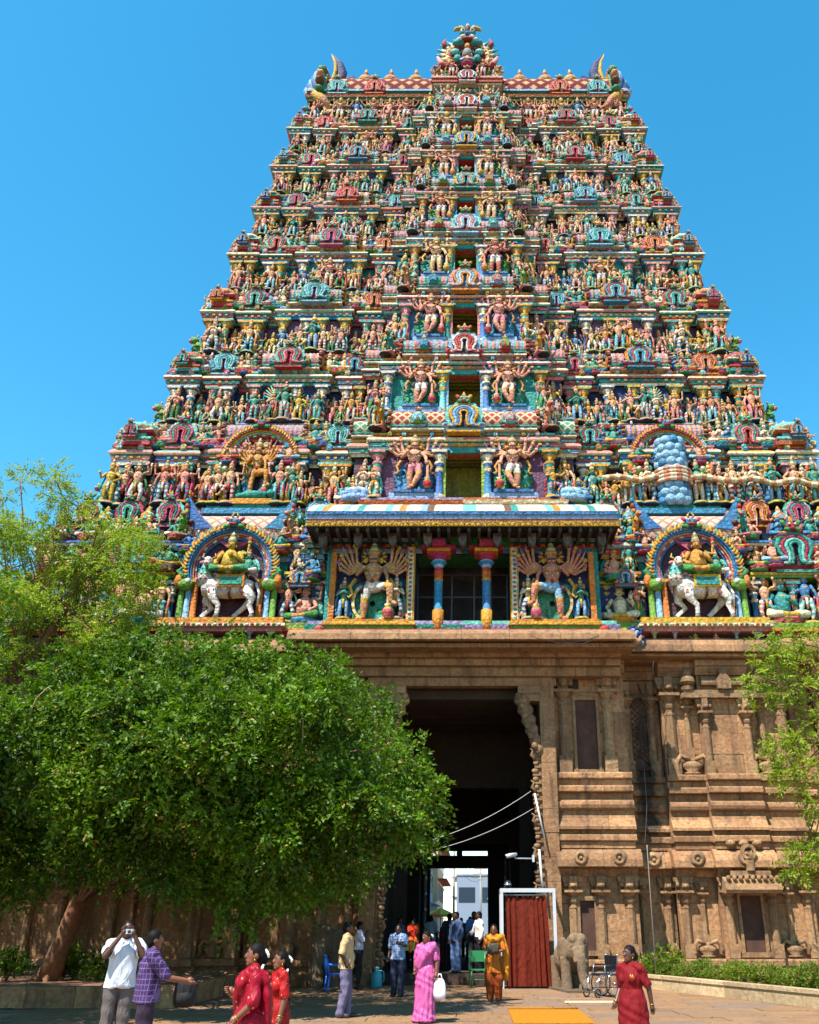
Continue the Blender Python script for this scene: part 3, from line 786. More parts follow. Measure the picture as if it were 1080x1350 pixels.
BAR, KUT, CBAR = {}, {}, {}
for i in range(9):
    h = hh(i); L = (ux(i, .60) - ux(i, .31)) * .96
    BAR[i] = barrel('barrel_roof', L, .125 * h, cols=[('grey', 'lav', 'tan', 'teal'), ('tan', 'grey', 'pink', 'lav'), ('tan', 'cream', 'grey', 'pink')][i % 3])
    w = (WF[i] - CW[i]) * .105; KUT[i] = kuta(i, w, .27 * h, rs); KUT[i].materials.append(PAINT)
    mt = {1: LAT_RED, 0: LAT_RED}.get(i)
    CBAR[i] = barrel('barrel_roof', CW[i] * (1.62 if i != 1 else 1.7), .115 * h, ribs=mt is None, mat=mt, cols=[('grey', 'teal', 'tan', 'pink'), ('tan', 'pink', 'lav'), ('lav', 'aqua', 'tan', 'grey')][i % 3])
FLANK = {i: barrel('barrel_roof', 1.5, .1 * hh(i), ribs=(i > 1), mat=(LAT_TEAL if i <= 1 else None), cols=('tan', 'grey', 'pink')) for i in range(9)}
GAB_BIG = [gable(rs, c, 44).mesh('arched_gable') for c in (('ochre', 'aqua', 'teal', 'pink', 'plum'), ('aqua', 'sky', 'ochre', 'blue', 'plum'), ('sky', 'red', 'white', 'red', 'plum'), ('pink', 'sky', 'ochre', 'white', 'blue'), ('aqua', 'pink', 'sky', 'white', 'crimson'))]
for me in GAB_BIG: me.materials.append(PAINT)

for i in range(0, 8):
    storey_shell(i)
    if i == 0: continue
    centre(i)
    for s in (-1, 1):
        put(FLANK[i], (s * (CW[i] + .35), Yr(ZF[i]) + .4 - .95 + .15, ZF[i] + .8 * hh(i)), 1.0)
        wing(i, s, i == 1)
# ------------------------------------------------------------ niches, portico, roof: the large pieces of the tower
T0 = (-TOW.x, -TOW.y, -TOW.z)
def ring(b, R0, R1, t0, t1, y0, y1, col, n=24, c=(0, 0), sq=1.0):
    V = []; Fs = []; cs = []
    for k in range(n + 1):
        t = t0 + (t1 - t0) * k / n
        for rr, y in ((R0, y0), (R1, y0), (R1, y1), (R0, y1)):
            V.append((c[0] + rr * math.cos(t), y, c[1] + rr * sq * math.sin(t)))
    for k in range(n):
        for q in range(4):
            Fs.append((k * 4 + q, k * 4 + (q + 1) % 4, k * 4 + 4 + (q + 1) % 4, k * 4 + 4 + q)); cs.append(col[k % len(col)] if isinstance(col, list) else col)
    Fs += [(3, 2, 1, 0), (n * 4, n * 4 + 1, n * 4 + 2, n * 4 + 3)]; cs += [cs[0], cs[0]]
    b.add(V, Fs, cs)
def flames(b, Rr, t0, t1, y, size, cols, n, c):
    n = int(n * 1.5)
    for k in range(n):
        t = t0 + (t1 - t0) * k / (n - 1); sg = 1 if t < math.pi / 2 else -1
        q = lambda r_, dt: (c[0] + (Rr + r_) * math.cos(t + dt), y, c[1] + (Rr + r_) * math.sin(t + dt))
        b.tube([q(-size * .7, 0), q(0, 0), q(size * .7, sg * .05), q(size * 1.5, sg * .13)], [size * .55, size * .6, size * .42, size * .06], [P[cols[k % len(cols)]], P['ochre'], P[cols[(k + 1) % len(cols)]]], 6, .8)
def crest(b, x, y, z, q):
    b.ell((x, y, z), (.32 * q, .25 * q, .3 * q), P['blue'], 8, 5); b.ell((x, y - .2 * q, z - .14 * q), (.24 * q, .14 * q, .1 * q), P['red'], 7, 4)
    for s in (-1, 1):
        b.ell((x + s * .14 * q, y - .22 * q, z + .1 * q), .08 * q, P['white'], 6, 4); b.ell((x + s * .14 * q, y - .29 * q, z + .1 * q), .035 * q, P['dark'], 5, 3)
        b.ell((x + s * .38 * q, y, z + .2 * q), (.2 * q, .1 * q, .12 * q), P['rose'], 6, 4, ('Y', -s * .7)); b.ell((x + s * .36 * q, y - .08 * q, z - .24 * q), (.24 * q, .14 * q, .14 * q), P['green'], 7, 4)
        b.tube([(x + s * .1 * q, y, z + .25 * q), (x + s * .16 * q, y, z + .45 * q), (x + s * .06 * q, y, z + .6 * q)], [.07 * q, .06 * q, .02 * q], P['gold'], 5)
    b.tube([(x, y - .2 * q, z + .02 * q), (x, y - .3 * q, z - .06 * q)], [.06 * q, .05 * q], P['teal'], 5)

def arch_niche(px, py, pz, w, hgt, posts=True, cols=('blue', 'rose', 'tan', 'blue'), fl=('ochre', 'teal', 'brown'), back='plum'):
    """niche: painted back, arch of several rims with a flame edge and a lion-face crest, posts with three shafts"""
    b = MB(); r = w / 2; zc = hgt - r * 1.0; ri = r * .73
    b.box(-r * .8, r * .8, .05, .25, 0, zc, P[back]); pts = [(r * .8 * math.cos(math.pi * k / 20), zc + r * .8 * math.sin(math.pi * k / 20)) for k in range(21)]
    b.prism(pts, .05, .25, P[back])
    t0, t1 = math.radians(-22), math.radians(202); c = (0, zc); dr = (r * .95 - ri) / 5
    for k, cc in enumerate(cols + (cols[0],)):
        ring(b, ri + k * dr, ri + (k + 1) * dr * 1.0, t0, t1, -.06 - .07 * k, .1, [P[cc], P[cc], P['cream']] if k == 1 else P[cc], 36, c)
    flames(b, r * .98, t0, t1, -.3, r * .085, fl, 31, c)
    # dip of the rim at the top
    b.prism([(-r * .35, zc + r * .66), (r * .35, zc + r * .66), (r * .12, zc + r * .5), (0, zc + r * .36), (-r * .12, zc + r * .5)], -.12, .1, P[cols[1]])
    crest(b, 0, -.42, zc + r * 1.05, r * .42)
    for s in (-1, 1):
        mx = s * r * .93; mz = zc - r * .42     # curling beast at the foot of the rim
        b.ell((mx, -.3, mz), (r * .2, .2, r * .15), P['leaf'], 8, 5); b.ell((mx + s * r * .16, -.32, mz + r * .08), (r * .1, .14, r * .17), P['orange'], 7, 4); b.ell((mx - s * .1, -.44, mz + r * .06), (r * .07, .08, r * .07), P['white'], 6, 4)
        b.tube([(mx, -.3, mz + r * .1), (mx + s * r * .2, -.3, mz + r * .34), (mx + s * r * .08, -.3, mz + r * .42)], [r * .08, r * .06, r * .03], P['green'], 6)
        if posts:
            for k, cc in enumerate(('orange', 'sky', 'leaf')):
                xx = s * (r * .72 + k * r * .15); b.lathe([(r * .1, 0), (r * .1, .15), (r * .07, .2), (r * .068, zc * .7), (r * .085, zc * .74), (r * .06, zc * .78)], [P['ochre'], P[cc], P[cc], P['cream'], P[cc]], 8, (xx, -.15, 0))
            b.box(*sorted((s * r * .62, s * r * 1.12)), -.3, .1, zc * .78 - .12, zc * .78, P['ochre'])
    return b.obj('arched_niche', PAINT, tower, tl((px, py, pz)))

def white_bull():
    b = MB(); W_ = P['white']; d = P['navy']
    b.tube([(-.95, -.02, 1.2), (-.6, 0, 1.22), (0, 0, 1.18), (.55, 0, 1.22), (.85, 0, 1.2)], [.3, .4, .38, .38, .24], W_, 12)
    for (x0, y0, kx, fx) in ((-.55, -.2, -.15, -.28), (-.75, .2, -.55, -.95), (.6, -.2, .95, .98), (.7, .2, .45, .2)):
        b.tube([(x0, y0, 1.1), (x0 * .5 + (x0 + kx) * .25 + kx * .25, y0, .75), (kx * .7 + x0 * .3, y0, .5), (fx, y0, .18), (fx, y0, .14), (fx - .04, y0 - .03, .0)], [.22, .15, .1, .08, .09, .1], [W_, W_, W_, d, P['grey']], 8)
        b.ell((x0, y0 - .1, 1.05), (.17, .1, .2), P['pink'], 7, 4)
    b.tube([(-.85, -.05, 1.3), (-.9, -.1, 1.65), (-.82, -.14, 2.0), (-.8, -.18, 2.15)], [.32, .27, .22, .18], [W_, P['aqua'], W_], 10)
    b.ell((-.8, -.28, 2.12), (.17, .22, .2), W_, 9, 6); b.ell((-.8, -.44, 2.0), (.12, .14, .1), P['cream'], 8, 5); b.ell((-.8, -.57, 1.98), (.08, .04, .05), P['pink'], 6, 4)
    for s in (-1, 1):
        b.ell((-.8 + s * .1, -.43, 2.17), .035, d, 6, 4); b.tube([(-.8 + s * .12, -.22, 2.26), (-.8 + s * .24, -.22, 2.34), (-.8 + s * .2, -.22, 2.48)], [.05, .045, .015], P['gold'], 6)
        b.ell((-.8 + s * .24, -.2, 2.14), (.12, .05, .06), P['pink'], 6, 4, ('Y', s * .4))
    for k in range(3):
        for q in range(10):
            a = math.pi * 2 * q / 10; rr = .3 - .02 * k
            b.ell((-.88 + rr * math.cos(a), -.08 + rr * math.sin(a), 1.45 + .2 * k), .045, P[('red', 'gold', 'teal')[k]], 5, 3)
    b.box(-.35, .62, -.44, -.36, 1.12, 1.55, P['ochre']); b.box(-.27, .54, -.47, -.43, 1.19, 1.47, P['teal']); b.box(-.35, .62, -.4, .3, 1.53, 1.6, P['ochre'])
    b.tube([(.1, -.4, 1.15), (.1, -.3, .85), (.1, 0, .78)], [.05, .05, .05], P['brown'], 5)
    b.tube([(.95, 0, 1.4), (1.12, -.05, 1.0), (1.08, -.05, .5)], [.06, .05, .04], W_, 6)
    return b
rs2 = random.Random(21)
bull = white_bull().mesh('white_bull_statue'); bull.materials.append(PAINT)
rider_g = seated(rs2, 'gold', False).mesh('seated_statue'); rider_t = seated(rs2, 'teal', False).mesh('seated_statue')
for m_ in (rider_g, rider_t): m_.materials.append(PAINT)
i = 0; z0 = ZF[0]; ARCHROOF = barrel('barrel_roof', 3.6, .85, ribs=False, mat=LAT_PINK, seg=18)
for s in (-1, 1):
    xc = s * 8.55; yn = 30.42
    arch_niche(xc, yn, z0 + .12, 3.3, 3.75)
    put(ARCHROOF, (xc, 31.45, z0 + 3.95), 1.0)
    for q in (-1.75, 1.75): put(rs2.choice(SEATED), (xc + q, 30.35, z0 + 3.0), 1.1)
    put(bull, (xc + .1, yn - .4, z0 + .15), 1.0)
    put(rider_g, (xc + .05, yn - .5, z0 + 1.8), 2.1); put(rider_t, (xc + .72, yn - .45, z0 + 1.85), 1.25, -.2)
    # platform with little supporters
    b = MB()
    b.box(xc - 2.25, xc + 2.25, 29.6, 30.9, z0 - .12, z0 + .12, P['ochre']); b.box(xc - 2.35, xc + 2.35, 29.5, 30.9, z0 - .22, z0 - .12, P['cream'])
    for k in range(24): b.ell((xc - 2.15 + k * .187, 29.49, z0 - .17), (.07, .03, .05), P[('red', 'green', 'white')[k % 3]], 6, 4)
    b.box(xc - 2.2, xc + 2.2, 29.7, 30.9, z0 - .36, z0 - .22, P['pink'])
    b.obj('niche_platform', PAINT, tower, T0)
    for k in range(6):
        bb = rs2.choice(SMALLST) if k in (2, 3) else PILS[k % 8]
        put(bb, (xc - 1.8 + k * .72, 29.8, z0 - .98), (.6, .6, .62 if k not in (2, 3) else .52))
    # two tiers of figures beside and beyond the niche
    for x, y, z, sc, kind in [(5.75, 30.55, 0, 2.0, 'seat'), (6.35, 30.4, 0, 1.5, 'st'), (5.6, 30.45, 1.75, 1.5, 'seat'), (6.2, 30.45, 1.8, 1.35, 'st'), (5.7, 30.5, 3.2, 1.3, 'seat'), (6.35, 30.5, 3.3, 1.2, 'seat'),
                              (11.1, 30.6, 0, 1.7, 'st'), (11.75, 30.75, 0, 2.4, 'seat'), (12.6, 30.6, 0, 1.8, 'st'), (13.2, 30.6, .0, 1.5, 'st'), (13.8, 30.6, 0, 1.9, 'grd'), (14.6, 30.7, 0, 1.7, 'st'), (15.2, 30.6, 0, 1.6, 'st'), (15.8, 30.5, 0, 1.8, 'st'),
                              (11.0, 30.6, 2.2, 1.4, 'seat'), (11.6, 30.55, 2.35, 1.4, 'seat'), (13.3, 30.6, 2.2, 1.4, 'seat'), (14.0, 30.55, 2.2, 1.3, 'seat'), (14.7, 30.55, 2.2, 1.4, 'seat'), (15.5, 30.55, 2.2, 1.4, 'seat'),
                              (10.9, 30.6, 3.5, 1.1, 'seat'), (12.0, 30.6, 3.45, 1.3, 'seat'), (13.2, 30.7, 3.5, 1.2, 'seat'), (14.3, 30.7, 3.5, 1.2, 'seat'), (15.3, 30.6, 3.5, 1.2, 'seat')]:
        me = rs2.choice(SEATED) if kind == 'seat' else rs2.choice(GUARDS[s]) if kind == 'grd' else rs2.choice(STANDING)
        put(me, (s * x, y, z0 + z + .12 * sc), sc, rs2.uniform(-.3, .3))
    put(GABLES[3], (s * 12.4, 30.65, z0 + 2.35), (1.9, 1.5, 1.7)); put(GABLES[6], (s * 5.95, 30.2, z0 + 1.55), (.8, .6, .7))
    for xa, xb, o in ((5.05, 6.6, .5), (10.65, 16.2, .35)):
        for zz, hgt, c1, c2 in ((1.95, .2, 'ochre', 'leaf'), (3.25, .18, 'blue', 'cream')):
            b = MB(); b.box(*sorted((s * xa, s * xb)), 31.55 - .95 - o * .3, 31.6, z0 + zz, z0 + zz + hgt * .5, P[c2]); b.box(*sorted((s * xa, s * xb)), 31.55 - 1.0 - o * .3, 31.6, z0 + zz + hgt * .5, z0 + zz + hgt, P[c1]); b.obj('tier_ledge', PAINT, tower, T0)
        b = MB(); b.box(*sorted((s * xa, s * xb)), 29.95, 31.6, z0 - .2, z0 + .02, P['leaf']); b.box(*sorted((s * xa, s * xb)), 29.85, 31.6, z0 - .3, z0 - .2, P['ochre'])
        b.box(*sorted((s * xa, s * xb)), 30.0, 31.6, z0 - .45, z0 - .3, P['crimson']); b.box(*sorted((s * xa, s * xb)), 30.15, 31.6, z0 - .78, z0 - .45, P['navy'])
        b.obj('tier_ledge', PAINT, tower, T0)
    for x in (5.3, 6.6, 10.75, 12.2, 13.55, 15.05): put(rs2.choice(PILS), (s * x, 30.75, z0), (1.5, 1.5, 1.9))
    # gable row and corner wagon roof over the first storey
    for x in (5.6, 11.4, 13.0, 14.6): put(rs2.choice(GABLES), (s * x, 31.1, z0 + 4.35), 1.15)
    for x in (6.4, 10.7, 12.2, 13.8, 15.4): put(rs2.choice(FINIALS), (s * x, 30.9, z0 + 4.3), .8)
    put(rs2.choice(YALI), (s * 6.55, 30.3, z0 + 3.6), .95, s * .4); put(rs2.choice(YALI), (s * 10.6, 30.3, z0 + 3.6), .95, -s * .4)
    for sx in (-1, 1):      # blue horned peaks beside the crest
        b = MB(); q = xc + sx * 1.55
        b.prism([(q - sx * .55, z0 + 4.0), (q + sx * .35, z0 + 3.9), (q + sx * .5, z0 + 5.35), (q + sx * .1, z0 + 4.7)], 30.55, 30.95, P['blue'])
        for k in range(6): b.ell((q + sx * (.42 + .02 * k), 30.5, z0 + 4.0 + .22 * k), (.09, .12, .12), P[('orange', 'red', 'teal')[k % 3]], 6, 4)
        b.obj('horned_peak', PAINT, tower, T0)

# second storey: dancer on the left, churning of the mountain on the right
z1 = ZF[1]; h1 = hh(1); y1 = Yr(z1) + .4
for s in (-1, 1):
    arch_niche(s * 8.45, y1 - .5, z1 + .1, 3.0, 3.75, posts=False, cols=('crimson', 'red', 'aqua', 'ochre'), fl=('brown', 'rose', 'brown'), back='crimson' if s > 0 else 'plum')
    b = MB(); b.box(s * 8.45 - 1.9, s * 8.45 + 1.9, y1 - 1.25, y1, z1 - .35, z1 - .12, P['blue']); b.box(s * 8.45 - 1.75, s * 8.45 + 1.75, y1 - 1.15, y1, z1 - .12, z1 + .08, P['teal'])
    b.obj('niche_platform', PAINT, tower, T0)
    put(BAR[1], (s * 8.45, y1 + .05, z1 + .86 * h1), (1.15, .9, .9))
    for x, sc in ((6.95, 1.55), (7.45, 1.75), (9.45, 1.75), (9.95, 1.6), (6.6, 1.3), (10.35, 1.5)):
        put(rs2.choice(STANDING), (s * x, y1 - .95, z1 + .2), sc)
    for x in (7.2, 9.7): put(rs2.choice(SEATED), (s * x, y1 - .7, z1 + .5 * h1), 1.35)
dn = guardian(random.Random(3), 5, 'gold', 'raised', 8, 1, 'red', 'ochre', 'blue').mesh('dancing_statue'); dn.materials.append(PAINT)
put(dn, (-8.45, y1 - .85, z1 + .5), (1.75, 1.6, 2.35))
b = MB(); b.box(-9.3, -7.6, y1 - 1.25, y1 - .4, z1 + .08, z1 + .3, P['ochre']); b.tube([(-9.1, y1 - 1.1, z1 + .45), (-8.5, y1 - 1.1, z1 + .52), (-7.9, y1 - 1.1, z1 + .5)], [.1, .2, .17], P['teal'], 8); b.ell((-7.72, y1 - 1.15, z1 + .56), .17, P['teal'], 8, 5); b.obj('dwarf_pedestal', PAINT, tower, T0)
b = MB()
for k in range(9):
    rr = .78 - .012 * k; nb = 9
    for q in range(nb):
        a = 2 * math.pi * (q + .5 * (k % 2)) / nb
        b.ell((rr * .72 * math.cos(a), rr * .72 * math.sin(a), .18 + .36 * k), (.29, .29, .25), P['sky' if (k + q) % 5 else 'blue'], 8, 5)
b.lathe([(.6, 0), (.62, 3.2), (.3, 3.4)], P['blue'], 12)
for k in range(4): ring_z = 1.05 + .17 * k; b.tube([(.84 * math.cos(a), .84 * math.sin(a), ring_z) for a in [2 * math.pi * q / 20 for q in range(21)]], .11, [P['cream'], P['tan']], 7)
mtn = b.mesh('blue_mountain_statue'); mtn.materials.append(PAINT); put(mtn, (8.45, y1 - .95, z1 + .05), (.86, .8, .93))
b = MB(); pts = []
for k in range(40):
    x = 5.6 + 9.0 * k / 39; pts.append((x, y1 - 1.25 + .06 * math.sin(k * 1.1), z1 + 1.2 - .25 * max(0, (x - 9.5) / 5) + .08 * math.sin(k * .8)))
pts += [(14.75, y1 - 1.3, z1 + 1.25), (14.85, y1 - 1.3, z1 + 1.7)]
b.tube(pts, [.13] * 38 + [.14, .16, .2, .24], [P['cream'], P['tan']], 7)
for k in range(7): a = -.75 + .25 * k; b.tube([(14.85, y1 - 1.35, z1 + 1.55), (14.85 + .35 * math.sin(a), y1 - 1.4, z1 + 1.9), (14.85 + .6 * math.sin(a), y1 - 1.55, z1 + 2.2), (14.85 + .62 * math.sin(a), y1 - 1.62, z1 + 2.22)], [.12, .13, .11, .05], P['cream' if k % 2 else 'tan'], 6)
b.obj('giant_snake', PAINT, tower, T0)
for x in (10.9, 11.7, 12.5, 13.4, 14.2, 15.0): put(STANDING[int(x * 7) % 26], (x, y1 - .95, z1 + .22), 1.75)
for x in (-11.3, -12.1, -13.2, -14.3): put(STANDING[int(-x * 5) % 26], (x, y1 - .95, z1 + .22), 1.7)

# ------------------------------------------------------------ portico over the gate
fz = 10.85
b = MB()
b.box(-5.0, 5.0, 29.05, 31.6, fz - .1, fz + .02, P['crimson'])
for k in range(60): b.ell((-4.85 + k * .1644, 29.03, fz - .05), (.05, .04, .04), P['pink'], 5, 4)
b.box(-4.9, 4.9, 29.15, 31.6, fz - .3, fz - .1, P['navy'])
for k in range(44): b.ell((-4.7 + k * .218, 29.14, fz - .2), (.07, .03, .05), P['sky'], 5, 4)
for s in (-1, 1): b.ell((s * 4.9, 29.05, fz - .02), (.2, .2, .16), P['red'], 8, 5)
b.obj('portico_floor', PAINT, tower, T0)
b = MB()
for s in (-1, 1):
    xa, xb = sorted((s * 1.72, s * 4.75))
    b.box(xa, xb, 30.0, 31.5, fz, fz + 3.9, P['navy']); b.box(xa - .05, xb + .05, 29.2, 30.05, fz + .02, fz + .2, P['leaf']); b.box(xa - .1, xb + .1, 29.12, 30.05, fz + .2, fz + .32, P['ochre']); b.box(xa, xb, 29.2, 30.05, fz + .32, fz + .42, P['orange'])
    b.box(*sorted((s * 1.72, s * 2.02)), 29.7, 30.05, fz + .42, fz + 3.35, P['ochre'])
    b.box(*sorted((s * 1.77, s * 1.97)), 29.68, 29.72, fz + .5, fz + 3.3, P['cream'])
    for k in range(16): b.ell((s * 1.87, 29.67, fz + .6 + .17 * k), (.06, .02, .05), P[('teal', 'red')[k % 2]], 6, 4)
    b.box(*sorted((s * 4.55, s * 4.75)), 29.6, 30.05, fz + .42, fz + 3.1, P['orange'])
    b.box(*sorted((s * 4.75, s * 4.95)), 29.9, 32, fz, fz + 3.9, P['teal'])
b.box(-4.9, 4.9, 29.3, 31.8, fz + 3.75, fz + 3.95, P['dark']); b.box(-1.75, 1.75, 31.9, 32.1, fz, fz + 3.9, P['dark']); b.box(-1.75, 1.75, 29.6, 31.9, fz + 3.4, fz + 3.75, P['green'])
b.obj('portico_wall', PAINT, tower, T0)
GRILLE = simple_mat('dark_grille_metal', hx('2a2c30'), .5)
b = MB()
for x in (-1.7, -1.05, -.42, .42, 1.05, 1.66): b.box(x - .03, x + .03, 31.3, 31.36, fz, fz + 2.9, hx('303236'))
for z in (0.02, 1.0, 1.95, 2.85): b.box(-1.7, 1.7, 31.31, 31.35, fz + z, fz + z + .05, hx('303236'))
b.obj('balcony_screen', GRILLE, tower, T0)
colm = MB()
colm.lathe([(.2, 0), (.2, .9), (.15, .92), (.15, 2.0), (.17, 2.05), (.15, 2.1), (.17, 2.35), (.15, 2.5), (.2, 2.6), (.3, 2.7), (.22, 2.78), (.36, 2.95), (.4, 3.0), (.3, 3.02)], [P['ochre'], P['ochre'], P['blue'], P['ochre'], P['ochre'], P['orange'], P['red'], P['sky'], P['blue'], P['sky'], P['crimson'], P['red'], P['cream']], 12)
colm.box(-.42, .42, -.42, .42, 3.02, 3.14, P['ochre']); colm.box(-.62, .62, -.25, .25, 3.14, 3.32, P['crimson']); colm.box(-.25, .25, -.62, .62, 3.14, 3.4, P['crimson']); colm.box(-.2, .2, -.2, .2, 3.3, 3.6, P['red'])
for k in range(8): a = k * math.pi / 4; colm.ell((.16 * math.cos(a), .16 * math.sin(a), .4), (.05, .05, .3), P['gold'], 5, 4)
cm = colm.mesh('portico_column'); cm.materials.append(PAINT)
for s in (-1, 1): put(cm, (s * .86, 29.7, fz), 1.0)
for s in (-1, 1):
    gm = guardian(random.Random(8), 7, 'tan', 'raised', 10, -s, 'rose', 'white' if s < 0 else 'sky', 'teal').mesh('guardian_statue'); gm.materials.append(PAINT)
    put(gm, (s * 3.2, 29.5, fz + .45), (2.55, 2.3, 2.52))
    b = MB(); ring(b, .62, .72, 0, 2 * math.pi, 29.5, 29.6, [P['cream'], P['gold']], 32, (s * 3.2, fz + 1.15), 1.1); ring(b, .1, .62, 0, 2 * math.pi, 29.7, 29.75, [P['teal'], P['green']], 24, (s * 3.2, fz + 1.15), 1.1); b.obj('guardian_halo', PAINT, tower, T0)
    put(STANDING[3], (s * 2.35, 29.55, fz + .55), 1.4); put(STANDING[9], (s * 4.2, 29.55, fz + .55), 1.3)
# painted eave
b = MB()
pts0 = []
A = [(28.35, 14.42), (28.3, 14.6), (28.42, 14.6), (28.42, 14.72), (28.36, 14.72), (28.36, 14.86), (28.3, 14.86), (28.28, 14.98), (28.36, 15.02), (28.7, 15.38), (29.3, 15.72), (30.2, 15.9), (31.0, 15.95)]
EC = [P['ochre'], P['dark'], P['pink'], P['crimson'], P['sky'], P['sky'], P['blue'], P['white'], None, None, P['ochre'], P['orange']]
def eave_plan(y): return [(-5.55 + (y - 28.3) * .22, 31.5), (-5.55 + (y - 28.3) * .22, y), (5.55 - (y - 28.3) * .22, y), (5.55 - (y - 28.3) * .22, 31.5)]
stripe = [P['aqua'], P['white'], P['sky'], P['orange'], P['cream'], P['teal'], P['white'], P['aqua'], P['cream'], P['brown'], P['white']]
for k in range(len(A) - 1):
    (ya, za), (yb_, zb) = A[k], A[k + 1]; pa, pb = eave_plan(ya), eave_plan(yb_)
    if EC[k] is not None:
        b.add([(x, y, za) for x, y in pa] + [(x, y, zb) for x, y in pb], [(0, 1, 5, 4), (1, 2, 6, 5), (2, 3, 7, 6)], EC[k])
    else:
        n = 44; V = [(pa[1][0] + (pa[2][0] - pa[1][0]) * q / n, ya, za) for q in range(n + 1)] + [(pb[1][0] + (pb[2][0] - pb[1][0]) * q / n, yb_, zb) for q in range(n + 1)]
        b.add(V, [(q, q + 1, q + n + 2, q + n + 1) for q in range(n)], [stripe[(q * 7) % 11 if q % 3 else 4] for q in range(n)])
        b.add([(x, y, za) for x, y in pa] + [(x, y, zb) for x, y in pb], [(0, 1, 5, 4), (2, 3, 7, 6)], P['aqua'])
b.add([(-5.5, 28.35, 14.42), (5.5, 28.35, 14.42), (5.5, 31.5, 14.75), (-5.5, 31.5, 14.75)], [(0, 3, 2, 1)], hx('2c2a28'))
for k in range(110):
    x = -5.4 + k * .099; b.box(x, x + .05, 28.32, 28.36, 14.46, 14.56, P['brown' if k % 2 else 'gold']); b.ell((x, 28.4, 14.66), (.035, .03, .04), P['rose'], 5, 3)
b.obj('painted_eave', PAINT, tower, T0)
b = MB()
for k in range(30):
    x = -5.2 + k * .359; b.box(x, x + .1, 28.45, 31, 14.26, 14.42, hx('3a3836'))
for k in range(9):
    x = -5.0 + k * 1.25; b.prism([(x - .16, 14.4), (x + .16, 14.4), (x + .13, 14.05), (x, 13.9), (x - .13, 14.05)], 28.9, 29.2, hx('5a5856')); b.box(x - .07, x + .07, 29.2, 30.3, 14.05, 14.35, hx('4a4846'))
b.obj('eave_brackets', PAINT, tower, T0)

# ------------------------------------------------------------ crowning wagon roof
z8 = ZF[8]; y8 = Yr(z8) + .4; rz = 48.7; ry = 40.2; rr = 2.05; LR = 9.0
b = MB(); plan8 = [(-9.6, 44), (-9.6, y8 - .2), (9.6, y8 - .2), (9.6, 44)]
b.band(plan8, [(-.4, z8 - .4), (.5, z8 - .4), (.5, z8 - .25), (.3, z8 - .25), (.3, z8 - .15), (.6, z8 - .12), (.6, z8), (-.5, z8)], [P['dark'], P['cream'], P['lav'], P['pink'], P['ochre'], P['red'], P['ochre']])
b.band(plan8, [(-.3, z8), (-.3, 47.5)], [P['navy']])
b.band(plan8, [(-.3, 47.3), (.1, 47.3), (.1, 47.45), (.25, 47.5), (.3, 47.65), (.1, 47.8), (.1, 47.95), (.28, 48.0), (.28, 48.15), (0, 48.2), (-1.2, 48.3)], [P['dark'], P['ochre'], P['teal'], P['red'], P['crimson'], P['ochre'], P['teal'], P['sky'], P['pink'], P['plum']])
b.obj('roof_neck', PAINT, tower, T0)
rb = barrel('crowning_roof', LR * 2, rr, ribs=False, mat=LAT_ROOF, crest=False, seg=24)
put(rb, (0, ry, rz), 1.0)
b = MB(); b.box(-LR, LR, ry - .25, ry + .25, rz + rr - .05, rz + rr + .1, P['crimson']); b.box(-LR, LR, ry - .14, ry + .14, rz + rr + .1, rz + rr + .2, P['ochre']); b.obj('roof_ridge', PAINT, tower, T0)
kal = MB(); kal.lathe([(.28, 0), (.34, .08), (.2, .14), (.36, .28), (.42, .42), (.34, .58), (.16, .66), (.24, .72), (.1, .8), (.12, .95), (.03, 1.2)], [P['brown'], P['gold'], P['ochre'], P['gold'], P['tan'], P['ochre'], P['brown'], P['gold']], 12)
kal = kal.mesh('roof_finial'); kal.materials.append(PAINT)
for x in (-6.7, -5.05, -3.4, -1.75, 0, 1.75, 3.4, 5.05, 6.7): put(kal, (x, ry, rz + rr + .15), (1.35, 1.35, 1.6))
